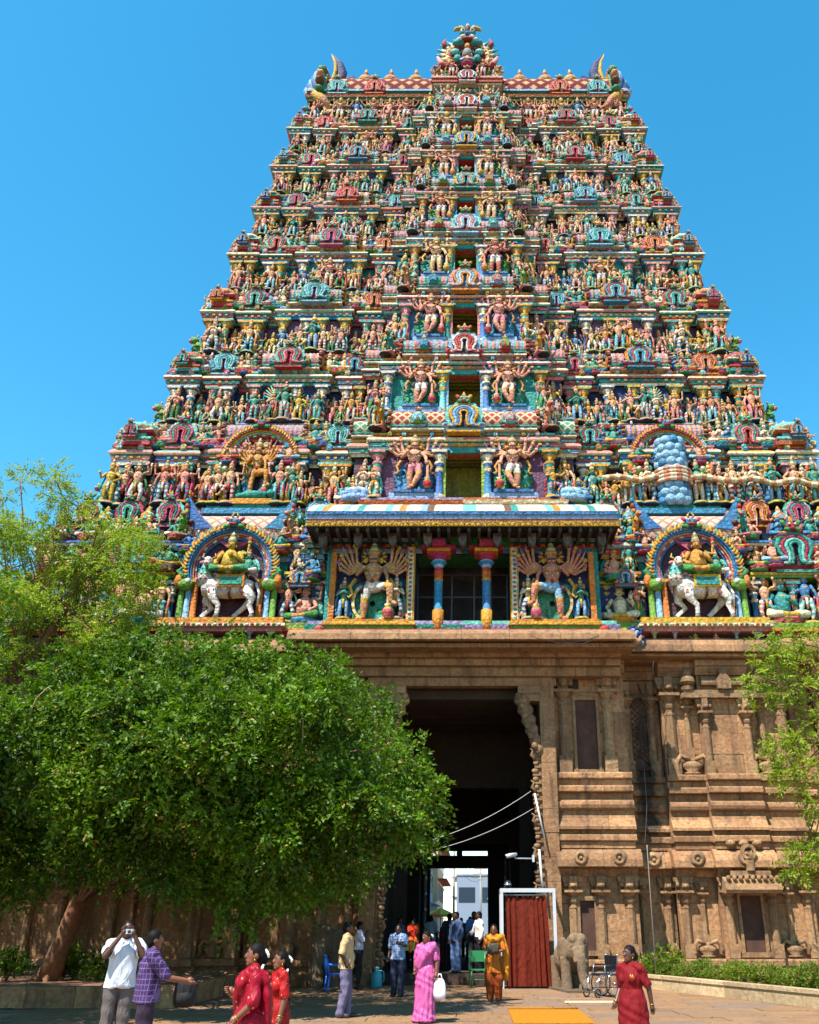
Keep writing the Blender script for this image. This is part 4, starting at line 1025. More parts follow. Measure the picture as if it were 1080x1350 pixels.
for s in (-1, 1):
    for x in (2.6, 3.7, 4.7, 5.7, 6.7, 7.7, 8.6):
        me = GUARDS[s][int(x * 3) % 2] if int(x) % 2 else STANDING[int(x * 5) % 26]
        put(me, (s * x, y8 - .45, z8 + .15), 1.75)
    for x in (5.7, 8.0): put(GABLES[int(x)], (s * x, ry - rr - .15, 47.9), (1.3, 1.0, 1.25))
    for x in (3.1, 4.2, 5.2, 6.2, 7.2, 8.2): put(rs2.choice(FINIALS), (s * x, y8 - .6, z8 - .1), .55)
    # gable end: flared horseshoe with blue leaf peaks, curved horn and a beast below
    b = MB(); X = s * LR
    pts = [(-(rr * 1.12) * math.cos(a), (rr * 1.12) * math.sin(a)) for a in [math.radians(-40 + 260 * k / 28) for k in range(29)]]
    b.M = TM((0, ry, rz)); b.sweepx(pts, X - .2, X + .25, P['teal'], ends=P['ochre']); b.M = None
    for k in range(17):
        a = math.radians(-30 + 240 * k / 16); b.ell((X + s * .1, ry - rr * 1.2 * math.cos(a), rz + rr * 1.2 * math.sin(a)), (.3, .42, .22), P[('tan', 'green', 'brown')[k % 3]], 6, 4, ('X', -a))
    b.tube([(X - s * .2, ry - .2, rz + rr * .9), (X - s * .6, ry - .3, rz + rr + .6), (X - s * .72, ry - .35, rz + rr + 1.3), (X - s * .55, ry - .4, rz + rr + 2.1), (X - s * .1, ry - .45, rz + rr + 2.9)], [.4, .44, .4, .28, .04], P['navy'], 10, .55)
    b.tube([(X + s * .05, ry - .5, rz + rr * .9), (X - s * .3, ry - .55, rz + rr + .6), (X - s * .4, ry - .55, rz + rr + 1.3), (X - s * .3, ry - .55, rz + rr + 2.1), (X - s * .02, ry - .5, rz + rr + 2.9)], [.14, .14, .13, .1, .03], P['gold'], 7)
    b.prism([(X - s * .75, rz + rr - .1), (X - s * 1.55, rz + rr - .1), (X - s * 1.6, rz + rr + .95), (X - s * 1.1, rz + rr + .75)], ry - .5, ry + .3, P['navy'])
    for k in range(5):
        b.ell((X + s * (.55 + .1 * k), ry - .9 + .15 * k, rz + rr * .62 - .16 * k + .5), (.4, .45, 1.0), P['blue' if k % 2 else 'sky'], 8, 5, ('Y', s * (.15 + .12 * k)))
    b.obj('roof_gable_end', PAINT, tower, T0)
    put(YALI[1], (s * 9.1, y8 + .1, z8 + 1.6), 1.7, s * .9, name='rearing_lion'); put(YALI[2], (s * 9.6, y8 - .1, z8 + .1), 1.5, s * .8)
    put(STANDING[11], (s * 9.3, y8 - .5, z8 + .15), 1.5, s * .5)
    b = MB(); b.tube([(s * 8.3, y8 - .3, z8 + 1.0), (s * 8.8, y8 - .55, z8 + 1.9), (s * 9.3, y8 - .3, z8 + 2.6), (s * 9.75, y8 + .2, z8 + 3.1), (s * 9.9, y8 + .7, z8 + 4.0), (s * 9.5, y8 + 1.2, z8 + 4.7)], [.2, .3, .34, .36, .34, .15], [P['tan'], P['gold'], P['brown'], P['tan'], P['green']], 8); b.obj('curling_beast', PAINT, tower, T0)

# middle shrine of the roof, with the great horned face on top
b = MB(); yc = y8 - 1.3
b.box(-2.0, 2.0, yc, ry, z8 - .3, z8, P['ochre']); b.box(-1.9, 1.9, yc + .2, ry, z8, z8 + 2.3, P['teal']); b.box(-.42, .42, yc + .12, yc + .25, z8 + .1, z8 + 1.7, P['dark'])
for s in (-1, 1): b.box(*sorted((s * .42, s * .58)), yc + .05, yc + .3, z8, z8 + 1.75, P['ochre'])
for zz, o, c1 in ((2.3, .25, 'cream'), (2.45, .35, 'crimson'), (2.6, .2, 'blue'), (2.75, .4, 'pink')): b.box(-2.0 - o * .4, 2.0 + o * .4, yc - o + .25, ry, z8 + zz, z8 + zz + .15, P[c1])
b.box(-1.5, 1.5, yc + .2, ry, z8 + 2.9, z8 + 4.0, P['plum'])
b.obj('roof_shrine', PAINT, tower, T0)
for s in (-1, 1):
    put(GUARDS[-s][0], (s * 1.15, yc - .1, z8 + .1), 1.75); put(STANDING[5], (s * 1.85, yc + .3, z8 + .1), 1.5, s * .5)
    put(GUARDS[-s][1], (s * .95, yc - .05, z8 + 2.95), 1.3); put(YALI[3], (s * 1.8, yc + .2, z8 + 2.9), 1.1, s * .7); put(STANDING[14], (s * 1.95, yc + .2, z8 + 2.9), 1.1, s * .4)
put(GAB_BIG[4], (0, yc - .1, z8 - .35), (1.5, 1.0, 1.2), name='arched_gable'); put(GAB_BIG[2], (0, yc - .25, z8 + 2.3), (1.2, .9, 1.0), name='arched_gable')
b = MB(); yg = yc + .5; zg = z8 + 4.9; RG = 1.45
b.box(-1.2, 1.2, yg - .2, yg + 1.2, z8 + 3.9, zg + .2, P['teal'])
for k, (r0, r1, cc, d) in enumerate(((.2, .55, 'plum', 0), (.55, .85, 'aqua', .08), (.85, 1.1, 'crimson', .14), (1.1, 1.35, 'ochre', .2))):
    ring(b, r0, r1, math.radians(-35), math.radians(215), yg - .3 - d, yg + .4, [P[cc], P[cc], P['cream' if k > 1 else cc]], 30, (0, zg), 1.0)
for s in (-1, 1):          # feathered wings curling up and out
    for lay, (c1, c2) in enumerate((('ochre', 'teal'), ('rose', 'cream'), ('crimson', 'plum'))):
        for k in range(7):
            t = -.75 + .36 * k; r0 = 1.15 + .0 * lay; r1 = 1.95 - .3 * lay
            p0 = (s * r0 * math.cos(t) * .8, yg - .35 - .06 * lay, zg - .1 + r0 * math.sin(t) * .6); p1 = (s * (r1 * math.cos(t * .8) + .02), yg - .3 - .06 * lay, zg + .1 + (r1 * .85) * math.sin(t * .8 + .15))
            b.tube([p0, lerp(p0, p1, .6), p1], [.1, .15, .05], [P[c1], P[c2]], 5, .6)
    b.tube([(s * 1.35, yg - .3, zg + .9), (s * 1.5, yg - .3, zg + 1.3), (s * 1.35, yg - .3, zg + 1.75)], [.2, .15, .02], P['crimson'], 6)
    b.tube([(s * .9, yg - .3, zg - 1.0), (s * 1.6, yg - .3, zg - .6), (s * 1.85, yg - .3, zg + .1)], [.3, .24, .08], [P['crimson'], P['pink']], 7)
    b.ell((s * .75, yg - .6, zg + .15), (.3, .2, .22), P['aqua'], 8, 5); b.ell((s * .6, yg - .65, zg - .5), (.25, .2, .3), P['teal'], 8, 5)
    b.ell((s * .55, yg - .5, zg + 1.05), (.42, .3, .26), P['teal'], 8, 5); b.ell((s * .5, yg - .72, zg + 1.15), (.2, .12, .12), P['white'], 7, 4)
    b.ell((s * .3, yg - .55, zg + 2.0), (.22, .22, .36), P['teal'], 8, 5); b.ell((s * .28, yg - .72, zg + 1.95), (.14, .1, .14), P['white'], 7, 4); b.ell((s * .28, yg - .81, zg + 1.95), (.07, .04, .07), P['dark'], 6, 4)
    b.tube([(s * .15, yg - .4, zg + 2.2), (s * .4, yg - .4, zg + 2.6), (s * .75, yg - .4, zg + 2.5), (s * .85, yg - .4, zg + 2.3)], [.2, .18, .13, .04], P['gold'], 7)
    b.ell((s * .28, yg - .75, zg + 1.32), (.22, .16, .14), P['white'], 7, 4)
b.ell((0, yg - .4, zg + 1.5), (.62, .4, .42), P['teal'], 10, 6); b.ell((0, yg - .78, zg + 1.62), (.2, .16, .16), P['blue'], 8, 5); b.ell((0, yg - .7, zg + 1.18), (.4, .2, .12), P['crimson'], 8, 5)
b.tube([(0, yg - .45, zg + 1.9), (0, yg - .5, zg + 2.5), (0, yg - .4, zg + 3.0)], [.2, .2, .05], [P['brown'], P['pink']], 7)
b.ell((0, yg - .7, zg - .1), (.32, .25, .4), P['grey'], 8, 5); b.ell((0, yg - .75, zg + .45), (.2, .18, .25), P['orange'], 7, 4)
b.obj('horned_face_crest', PAINT, tower, T0)
put(SEATED[2], (0, yg - .7, zg - 1.0), 1.3)
# guardians' companions on the wings of the second storey roof
for s in (-1, 1):
    for x in (3.9, 4.6): put(rs2.choice(SEATED), (s * x, y1 - 1.2, z1 + .1), 1.5)
    b = MB(); b.lathe([(.75, 0), (.8, .25), (.55, .3), (.6, .6)], [P['sky'], P['sky'], P['cream']], 10)
    for k in range(12): b.ell((.6 * math.cos(k * .524), .6 * math.sin(k * .524), .35), .22, P['sky'], 7, 4)
    b.obj('cloud_pedestal', PAINT, tower, tl((s * 4.2, y1 - 1.1, z1)))
# ------------------------------------------------------------ granite gateway under the tower
def stone_mat(name, c1, c2, c3, stains=True, scale=1.0):
    m, t, b = newmat(name); pos = geopos(t)
    oi = N(t, 'ShaderNodeObjectInfo')
    n1 = noise(t, 1.4 * scale, 6, 0.65, pos); n2 = noise(t, 9 * scale, 6, 0.7, pos); n3 = noise(t, 60 * scale, 3, 0.6, pos)
    c = mixc(t, ramp(t, n1, [(0.3, g(0)), (0.68, g(1))]), c1, c2)
    c = mixc(t, math_n(t, 'MULTIPLY', ramp(t, n2, [(0.42, g(0)), (0.68, g(1))]), 0.7), c, c3)
    hsv = N(t, 'ShaderNodeHueSaturation'); t.links.new(c, hsv.inputs['Color'])
    t.links.new(math_n(t, 'ADD', math_n(t, 'MULTIPLY', oi.outputs['Random'], 0.5), 0.72), hsv.inputs['Value'])
    out = hsv.outputs[0]
    out = mixc(t, math_n(t, 'MULTIPLY', ramp(t, n3, [(0.38, g(1)), (0.55, g(0))]), 0.5), out, tuple(v * .45 for v in c1))
    if stains:
        mp = N(t, 'ShaderNodeMapping'); mp.inputs['Scale'].default_value = (2.6, 2.6, 0.28); t.links.new(pos, mp.inputs['Vector'])
        n4 = noise(t, 1.0, 6, 0.7, mp.outputs[0], 0.4)
        out = mixc(t, math_n(t, 'MULTIPLY', ramp(t, n4, [(0.5, g(0)), (0.7, g(1))]), 0.72), out, hx('2a1d16'))
        # black damp run below the rain spout
        sp = N(t, 'ShaderNodeSeparateXYZ'); t.links.new(pos, sp.inputs[0])
        wob = math_n(t, 'MULTIPLY', math_n(t, 'SUBTRACT', noise(t, 1.6, 4, 0.7, pos), 0.5), 1.1)
        dx = math_n(t, 'ABSOLUTE', math_n(t, 'ADD', math_n(t, 'SUBTRACT', sp.outputs[0], 6.25), wob))
        k1 = ramp(t, dx, [(0.16, g(1)), (0.42, g(0))]); zz = math_n(t, 'DIVIDE', sp.outputs[2], 12.0)
        k2 = ramp(t, zz, [(0.3, g(0)), (0.38, g(1)), (0.66, g(1)), (0.84, g(0.25))])
        out = mixc(t, math_n(t, 'MULTIPLY', math_n(t, 'MULTIPLY', k1, k2), 0.9), out, hx('17120f'))
    t.links.new(out, b.inputs['Base Color']); b.inputs['Roughness'].default_value = 0.85
    hgt = math_n(t, 'ADD', n2, math_n(t, 'MULTIPLY', n3, 0.5)); bump(t, b, hgt, 0.9, 0.06)
    return m
STONE = stone_mat('weathered_granite', hx('9a6c44'), hx('ba9064'), hx('5e3f2e'))
STONE_D = stone_mat('carved_granite', hx('926c48'), hx('ae8a60'), hx('583e2c'))
SHADE_STONE = stone_mat('shade_toned_passage_stone', hx('3a2a1e'), hx('4a3628'), hx('241a14'), False)  # passage shade put into the colour: a darker copy of the granite
gate = thing('stone_gateway', 'carved tan granite gateway base with pilasters and dark open passage', 'gateway', (0, 31, 0))
GL = (0, -31, 0)
nblk = [0]; left_stuff = MB()
PROF = {'box': [(0, 0), (1, 0), (1, 1), (0, 1)], 'round': [(0, 0), (.6, .02), (.9, .2), (1, .5), (.9, .8), (.6, .98), (0, 1)],
        'kapota': [(0, .12), (.8, .1), (.93, 0), (1, .06), (.98, .4), (.8, .72), (.45, .95), (.3, 1), (0, 1)],
        'padma': [(0, 0), (1, 0), (1, .2), (.85, .3), (.45, .8), (.4, 1), (0, 1)], 'inv': [(0, 0), (.4, 0), (.45, .2), (.9, .7), (1, .8), (1, 1), (0, 1)],
        'plank': [(0, .05), (.9, .05), (1, .2), (1, .8), (.92, 1), (0, 1)]}
rb = random.Random(77)
def course(x0, x1, yf, z0, z1, prof='box', out=.2, bl=1.3, s=1, depth=.3, jit=.008):
    """one course of stones; yf is the wall face, out how far the moulding stands proud"""
    x = x0; pf = PROF[prof]
    while x < x1 - .02:
        xe = min(x1, x + bl * rb.uniform(.75, 1.25))
        if x1 - xe < .35: xe = x1
        d = rb.uniform(-jit, jit); zz = rb.uniform(-.003, .003)
        poly = [(yf - o * out - (d if o > 0 else -depth), z0 + t_ * (z1 - z0) + zz) for o, t_ in pf]
        b = MB(); b.sweepx(poly, s * (x + .006), s * (xe - .006), (1, 1, 1)) if s > 0 else b.sweepx(poly, s * (xe - .006), s * (x + .006), (1, 1, 1))
        if s > 0 and nblk[0] < 300:
            b.obj('stone_block', STONE, gate, GL); nblk[0] += 1
        else: left_stuff.merge(b)
        x = xe
def wall(x0, x1, yf, z0, z1, s=1, ch=.72, bl=1.15):
    n = max(1, round((z1 - z0) / ch)); hgt = (z1 - z0) / n
    for k in range(n): course(x0, x1, yf, z0 + k * hgt + .004, z0 + (k + 1) * hgt - .004, 'box', 0.0, bl, s, .3, .012)
PILS_ST = {}
def stone_pilaster(w=.34, hgt=3.2):
    b = MB(); c = (1, 1, 1); u = hgt
    b.box(-w * .62, w * .62, -w * .6, w * .3, 0, .16 * u, c); b.box(-w * .5, w * .5, -w * .5, w * .3, .16 * u, .17 * u, c)
    b.lathe([(w * .5, .17 * u), (w * .5, .60 * u), (w * .54, .605 * u), (w * .54, .625 * u), (w * .46, .63 * u), (w * .44, .66 * u), (w * .58, .68 * u), (w * .66, .71 * u), (w * .5, .735 * u), (w * .42, .745 * u), (w * .8, .785 * u), (w * .86, .80 * u), (w * .5, .81 * u)], c, 8, smooth=False, ph=.5)
    b.box(-w * 1.0, w * 1.0, -w * .95, w * .3, .80 * u, .83 * u, c); b.box(-w * .5, w * .5, -w * .5, w * .3, .83 * u, .87 * u, c)
    for s in (-1, 1):
        b.prism([(0, .87 * u), (s * w * .5, .87 * u), (s * w * .9, .9 * u), (s * w * 1.15, .95 * u), (s * w * 1.2, 1.0 * u), (0, 1.0 * u)] if s > 0 else [(0, .87 * u), (0, 1.0 * u), (s * w * 1.2, 1.0 * u), (s * w * 1.15, .95 * u), (s * w * .9, .9 * u), (s * w * .5, .87 * u)], -w * .45, w * .3, c)
        b.ell((s * w * .8, -w * .4, .9 * u), (w * .3, w * .25, .03 * u), c, 7, 4)
    b.box(-w * .4, w * .4, -w * .9, -w * .4, .87 * u, 1.0 * u, c); b.ell((0, -w * .9, .885 * u), (w * .36, w * .35, .03 * u), c, 7, 4)
    return b.mesh('stone_pilaster')
PU = stone_pilaster(.32, 3.3); PL_ = stone_pilaster(.3, 2.3); PS = stone_pilaster(.2, 2.0)
for m_ in (PU, PL_, PS): m_.materials.append(STONE_D)
def gput(me, p, sc=1.0, rz=0.0, name=None): return inst(me, name or me.name.split('.')[0], gate, (p[0], p[1] - 31, p[2]), rz, sc)
def gobj(b, name, mat=None): return b.obj(name, mat or STONE_D, gate, GL)

ZU0, ZU1 = 6.2, 9.55       # upper wall zone
def bay(x0, x1, yf, s, style, top=10.62):
    W1 = (1, 1, 1); a0, a1 = sorted((s * x0, s * x1))
    # plinth
    course(x0 - .12, x1 + .12, yf, 0.0, .26, 'box', .45, 1.4, s); course(x0 - .06, x1 + .06, yf, .26, .5, 'padma', .36, 1.4, s); course(x0, x1, yf, .5, .72, 'plank', .3, 1.4, s)
    wall(x0, x1, yf, .72, 3.05, s)
    course(x0 - .02, x1 + .02, yf, 3.05, 3.28, 'inv', .2, 1.3, s); course(x0 - .14, x1 + .14, yf, 3.28, 3.86, 'kapota', .52, 1.5, s); course(x0, x1, yf, 3.86, 4.05, 'box', .26, 1.2, s)
    # upper base mouldings
    for z0, z1, pr, o in ((4.05, 4.28, 'plank', .34), (4.28, 4.42, 'box', .2), (4.42, 4.86, 'padma', .4), (4.86, 5.02, 'box', .12), (5.02, 5.34, 'round', .3), (5.34, 5.56, 'box', .1), (5.56, 5.78, 'plank', .3), (5.78, 5.98, 'box', .12), (5.98, 6.2, 'plank', .26)):
        course(x0 - .04, x1 + .04, yf, z0, z1, pr, o, 1.35, s)
    wall(x0, x1, yf + .02, ZU0, ZU1, s)
    course(x0 - .05, x1 + .05, yf, ZU1, 9.8, 'inv', .22, 1.4, s); course(x0 - .05, x1 + .05, yf, 9.8, 10.1, 'round', .24, 1.4, s)
    # rosettes on the lower roll cornice
    n = max(1, int((x1 - x0) / 1.0))
    for k in range(n):
        x = s * (x0 + (k + .5) * (x1 - x0) / n); b = MB()
        b.lathe([(.26, 0), (.26, .05), (.2, .05), (.2, .09), (.1, .09), (.1, .05), (.05, .05), (.05, .11), (.01, .12)], W1, 14); b.v = [(p[0] + x, yf - .46 - p[2] * 1.0 + .04 * (p[1]), 3.56 + p[1]) for p in b.v]
        gobj(b, 'cornice_rosette')
def vase(x, y, z, sc=1.0, sgn=1):
    """pot with curling leaves at a pilaster's foot"""
    b = MB(); c = (1, 1, 1)
    b.lathe([(.28, 0), (.3, .06), (.2, .1), (.36, .22), (.4, .32), (.34, .42), (.2, .46), (.3, .52), (.12, .55)], c, 12, sy=.5)
    for s in (-1, 1):
        b.tube([(s * .1, -.1, .5), (s * .4, -.12, .62), (s * .56, -.1, .42), (s * .5, -.08, .16), (s * .66, -.08, .04)], [.08, .09, .1, .08, .04], c, 6)
    b.M = None; me = b.mesh('carved_vase'); me.materials.append(STONE_D); gput(me, (x, y, z), sc)
def mini_roof(x0, x1, y, z):
    """little carved parapet: wagon roof between two domed pavilions"""
    b = MB(); c = (1, 1, 1); xm = (x0 + x1) / 2
    b.box(x0 - .2, x1 + .2, y - .22, y + .1, z, z + .16, c); b.box(x0 - .1, x1 + .1, y - .15, y + .1, z + .16, z + .28, c)
    b.M = TM((xm, y - .02, z + .55)); b.sweepx([(-.18 * math.cos(a), .2 * math.sin(a)) for a in [math.radians(-30 + 240 * k / 10) for k in range(11)]], -.75, .75, c); b.M = None
    b.prism([(xm - .22, z + .3), (xm + .22, z + .3), (xm + .26, z + .6), (xm + .12, z + .8), (xm + .16, z + .92), (xm, z + 1.05), (xm - .16, z + .92), (xm - .12, z + .8), (xm - .26, z + .6)], y - .3, y, c); b.box(xm - .1, xm + .1, y - .34, y, z + .28, z + .5, c)
    for x in (x0 + .05, x1 - .05):
        b.lathe([(.2, .28), (.22, .4), (.14, .44), (.3, .55), (.28, .68), (.16, .82), (.18, .9), (.1, 1.0), (.02, 1.1)], c, 8, (x, y - .05, z), smooth=False)
    gobj(b, 'carved_parapet')
def niche(x0, x1, y, z0, z1):
    b = MB(); f = .09
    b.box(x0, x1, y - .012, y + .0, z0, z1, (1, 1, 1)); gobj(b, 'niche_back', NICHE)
    b = MB()
    for q in ((x0 - f, x0), (x1, x1 + f)): b.box(q[0], q[1], y - .1, y + .02, z0, z1, (1, 1, 1))
    b.box(x0 - f, x1 + f, y - .12, y + .02, z1, z1 + f * 1.4, (1, 1, 1)); b.box(x0 - f * 1.6, x1 + f * 1.6, y - .16, y + .02, z0 - f * 1.5, z0, (1, 1, 1))
    gobj(b, 'niche_frame')
NICHE = simple_mat('dark_niche_stone', hx('43291c'), .9, .4, 3.0, bmp=.4)  # flat dark brown panels at the niche backs
LATT = (1, 1, 1)
for s in (1, -1):
    # bay beside the gate, recess, main bay, recess, outer bay
    YA, YB, YCc, YD = 29.95, 31.0, 30.5, 31.0
    bay(3.15, 5.55, YA, s, 'A'); bay(5.55, 6.9, YB, s, 'B'); bay(6.9, 8.15, YCc, s, 'C'); bay(8.15, 9.85, YCc - .28, s, 'C'); bay(9.85, 11.2, YCc, s, 'C'); bay(11.2, 12.3, YD, s, 'D'); bay(12.3, 16.3, YCc, s, 'E')
    # top roll cornice of the wing
    course(5.7, 16.5, 30.3, 10.1, 10.2, 'box', .55, 1.6, s); course(5.75, 16.5, 30.3, 10.2, 10.85, 'kapota', .75, 1.9, s)
    b = MB(); b.box(*sorted((s * 5.7, s * 16.4)), 30.3, 40, 10.05, 10.55, (1, 1, 1)); gobj(b, 'upper_slab', STONE)
    for x in (3.45, 4.95): gput(PU, (s * x, YA - .02, ZU0), (1.05, 1, 1.0))
    niche(*sorted((s * 3.85, s * 4.55)), YA, 6.3, 8.6) if s > 0 else None
    for x in (5.75, 6.6): gput(PU, (s * x, YB - .02, ZU0), (.9, 1, .98))
    if s > 0:   # pierced stone screen in the recess
        b = MB()
        for k in range(9):
            b.tube([(5.85, YB - .03, 6.6 + .2 * k), (6.45, YB - .03, 7.2 + .2 * k)], .03, LATT, 4); b.tube([(6.45, YB - .03, 6.6 + .2 * k), (5.85, YB - .03, 7.2 + .2 * k)], .03, LATT, 4)
        gobj(b, 'pierced_screen'); niche(5.85, 6.45, YB, 6.55, 8.9)
    for x in (7.15, 11.0): gput(PU, (s * x, YCc - .02, ZU0), (1.1, 1.1, 1.0))
    for x in (8.3, 9.7): gput(PS, (s * x, YCc - .3, ZU0), (1.2, 1.2, 1.25))
    for x in (7.75, 10.3): gput(PS, (s * x, YCc - .02, ZU0 + .55), (1.0, 1, 1.05)); vase(s * x, YCc - .1, ZU0 + .02, .95)
    a0, a1 = sorted((s * 7.75, s * 10.3)); mini_roof(a0, a1, YCc - .3, 8.72)
    for x in (11.5, 12.05): gput(PS, (s * x, YD - .02, ZU0), (1, 1, 1.45))
    for x in (12.6, 14.2, 16.0): gput(PU, (s * x, YCc - .02, ZU0), (1.0, 1, 1.0))
    # lower zone
    for x in (3.5, 4.35, 5.25): gput(PL_, (s * x, YA - .02, .74), (.95, 1, 1.0))
    niche(*sorted((s * 3.7, s * 4.15)), YA, .95, 2.35) if s > 0 else None
    for x in (5.85, 6.65): gput(PL_, (s * x, YB - .02, .74), (.85, 1, 1.0))
    for x in (7.1, 8.4, 9.75, 10.95): gput(PL_, (s * x, (YCc if x < 8.2 or x > 9.8 else YCc - .28) - .02, .74), (.85, 1, 1.0))
    for x in (7.65, 10.35): gput(PS, (s * x, YCc - .02, 1.1), (.9, 1, .9)); vase(s * x, YCc - .1, .76, .75)
    if s > 0: niche(8.75, 9.4, YCc - .28, .9, 2.5)
    b = MB(); a0, a1 = sorted((s * 8.2, s * 9.95)); xm = (a0 + a1) / 2       # shrine roof over the niche
    b.sweepx([(YCc - .28, 2.55), (YCc - .95, 2.55), (YCc - 1.0, 2.65), (YCc - .9, 2.9), (YCc - .6, 3.05), (YCc - .28, 3.05)], a0, a1, (1, 1, 1)); b.box(a0 + .25, a1 - .25, YCc - .8, YCc - .28, 3.05, 3.2, (1, 1, 1))
    for k in range(9): b.ell((a0 + .12 + k * .19, YCc - .93, 2.98), (.08, .08, .09), (1, 1, 1), 7, 4)
    ring(b, .14, .24, 0, 2 * math.pi, YCc - .85, YCc - .72, (1, 1, 1), 16, (xm, 3.75)); b.box(xm - .12, xm + .12, YCc - .85, YCc - .7, 3.2, 3.55, (1, 1, 1))
    gobj(b, 'shrine_roof')
    for x in (12.6, 13.6, 14.6, 15.8): gput(PL_, (s * x, YCc - .02, .74), (.85, 1, 1.0))
    for k in range(3):
        b = MB(); b.lathe([(.1, 0), (.16, .06), (.17, .14), (.1, .2), (.05, .22)], (1, 1, 1), 10, (s * (8.6 + .42 * k), YCc - .55, 3.92)); gobj(b, 'stone_knob')
    # gate jamb and its carved edge strip, corbel brackets reaching into the opening
    for k in range(13):
        z0 = k * .72; course(2.62, 3.12, 29.55, z0 + .004, z0 + .716, 'box', 0, 2.0, s, 1.2, .012)
    b = MB(); b.box(*sorted((s * 2.44, s * 2.62)), 29.66, 29.95, 0, 6.8, (1, 1, 1)); jr = random.Random(6)
    for k in range(26):
        z = .2 + k * .255; q = .04 + .03 * ((k * 7) % 3)
        b.box(*sorted((s * (2.44 - q), s * 2.6)), 29.6, 29.8, z, z + .06, (1, 1, 1)); b.ell((s * (2.46 - q * .5), 29.63, z + .15), (.07 + q * .5, .07, .085), (1, 1, 1), 7, 5)
        if k % 4 == 1: b.tube([(s * 2.42, 29.6, z), (s * 2.3, 29.58, z + .15), (s * 2.36, 29.58, z + .3), (s * 2.26, 29.58, z + .36)], [.06, .05, .04, .02], (1, 1, 1), 6)
    gobj(b, 'carved_jamb_strip')
    b = MB()
    for k in range(6):
        x = 2.55 - .1 * k; z = 6.9 + .33 * k
        b.ell((s * x, 29.7, z), (.2 + .02 * k, .26, .24), (1, 1, 1), 8, 5); b.ell((s * (x - .14), 29.5, z + .1), (.12, .12, .13), (1, 1, 1), 7, 4); b.ell((s * (x - .05), 29.95, z + .05), (.16, .2, .2), (1, 1, 1), 7, 4)
    b.box(*sorted((s * 1.9, s * 2.65)), 29.5, 30.3, 8.75, 9.0, (1, 1, 1)); b.box(*sorted((s * 2.1, s * 2.65)), 29.55, 30.2, 8.5, 8.75, (1, 1, 1))
    gobj(b, 'corbel_bracket')
    # inner piers narrowing the passage
    for y0, y1_, xi, zt in ((30.75, 36, 2.62, 9.0), (36, 37.4, 2.2, 9.0), (37.4, 44, 2.62, 9.0), (44, 45.4, 2.1, 9.0), (45.4, 50, 2.5, 9.0)):
        b = MB(); b.box(*sorted((s * xi, s * 4.0)), y0, y1_, 0, zt, (1, 1, 1)); gobj(b, 'passage_wall', SHADE_STONE)
    b = MB(); b.box(*sorted((s * 3.9, s * 16.2)), 31.25, 50, 0, 10.1, (1, 1, 1)); gobj(b, 'base_core', STONE)
    b = MB(); b.box(*sorted((s * 2.63, s * 3.15)), 29.86, 31.2, 0, 9.3, (1, 1, 1)); gobj(b, 'jamb_return', STONE)
# beams and canopy over the gate
for z0, z1, y, o in ((9.0, 9.3, 29.65, .0), (9.3, 9.62, 29.5, .05), (9.62, 9.86, 29.3, .1), (9.86, 10.08, 29.1, .1)):
    course(-3.2 if z0 < 9.2 else -5.4, 3.2 if z0 < 9.2 else 5.4, y, z0, z1, 'plank', .12, 2.2, 1, 1.6)
course(-5.75, 5.75, 29.1, 10.0, 10.14, 'box', .8, 1.7, 1, 2.0); course(-5.75, 5.75, 29.1, 10.14, 10.72, 'kapota', 1.15, 1.8, 1, 2.2)
for s in (-1, 1):
    b = MB(); b.ell((s * 5.75, 28.75, 10.3), (.28, .3, .18), (1, 1, 1), 8, 5); b.tube([(s * 5.7, 28.7, 10.25), (s * 6.0, 28.6, 10.3), (s * 6.05, 28.6, 10.5)], [.12, .1, .04], (1, 1, 1), 6); gobj(b, 'cornice_scroll')
b = MB()
for k in range(6): b.box(-2.62, 2.62, 30.2 + k * 1.0, 30.7 + k * 1.0, 8.7 - .0 * k, 9.0, (1, 1, 1))
gobj(b, 'passage_beam', SHADE_STONE)
b = MB(); b.box(-4.0, 4.0, 29.9, 50, 9.0, 9.3, (1, 1, 1)); gobj(b, 'passage_ceiling', SHADE_STONE)
# inner door screens: deep lintels
b = MB(); b.box(-2.2, 2.2, 36.4, 37.0, 6.6, 9.0, (1, 1, 1)); gobj(b, 'inner_lintel', SHADE_STONE)
b = MB(); b.box(-2.1, 2.1, 44.4, 45.0, 5.2, 9.0, (1, 1, 1)); gobj(b, 'inner_lintel', SHADE_STONE)
b = MB(); b.box(-2.6, -1.85, 49.2, 49.8, 0, 9, (1, 1, 1)); b.box(1.12, 2.6, 49.2, 49.8, 0, 9, (1, 1, 1)); b.box(-1.85, 1.12, 49.2, 49.8, 4.35, 4.95, (1, 1, 1)); b.box(-1.85, 1.12, 49.2, 49.8, 5.2, 9, (1, 1, 1)); b.box(-.5, -.2, 49.25, 49.7, 4.9, 5.25, (1, 1, 1))
gobj(b, 'far_door_wall', simple_mat('dark_passage_wood', hx('2a221c'), .8, .3, 4.0))
WOODG = simple_mat('dark_gate_wood', hx('2e2520'), .7, .3, 6.0)
for s in (-1, 1):       # open door leaf with iron bars against the passage wall
    b = MB(); x = s * 2.0
    for k in range(5): b.box(x - .06, x + .06, 45.5 + k * .5, 45.62 + k * .5, .1, 4.6, (1, 1, 1))
    for k in range(7): b.box(x - .07, x + .07, 45.5, 47.6, .2 + k * .7, .32 + k * .7, (1, 1, 1))
    gobj(b, 'gate_leaf', WOODG)
left_stuff.obj('stone_courses', STONE, gate, GL)['kind'] = 'stuff'
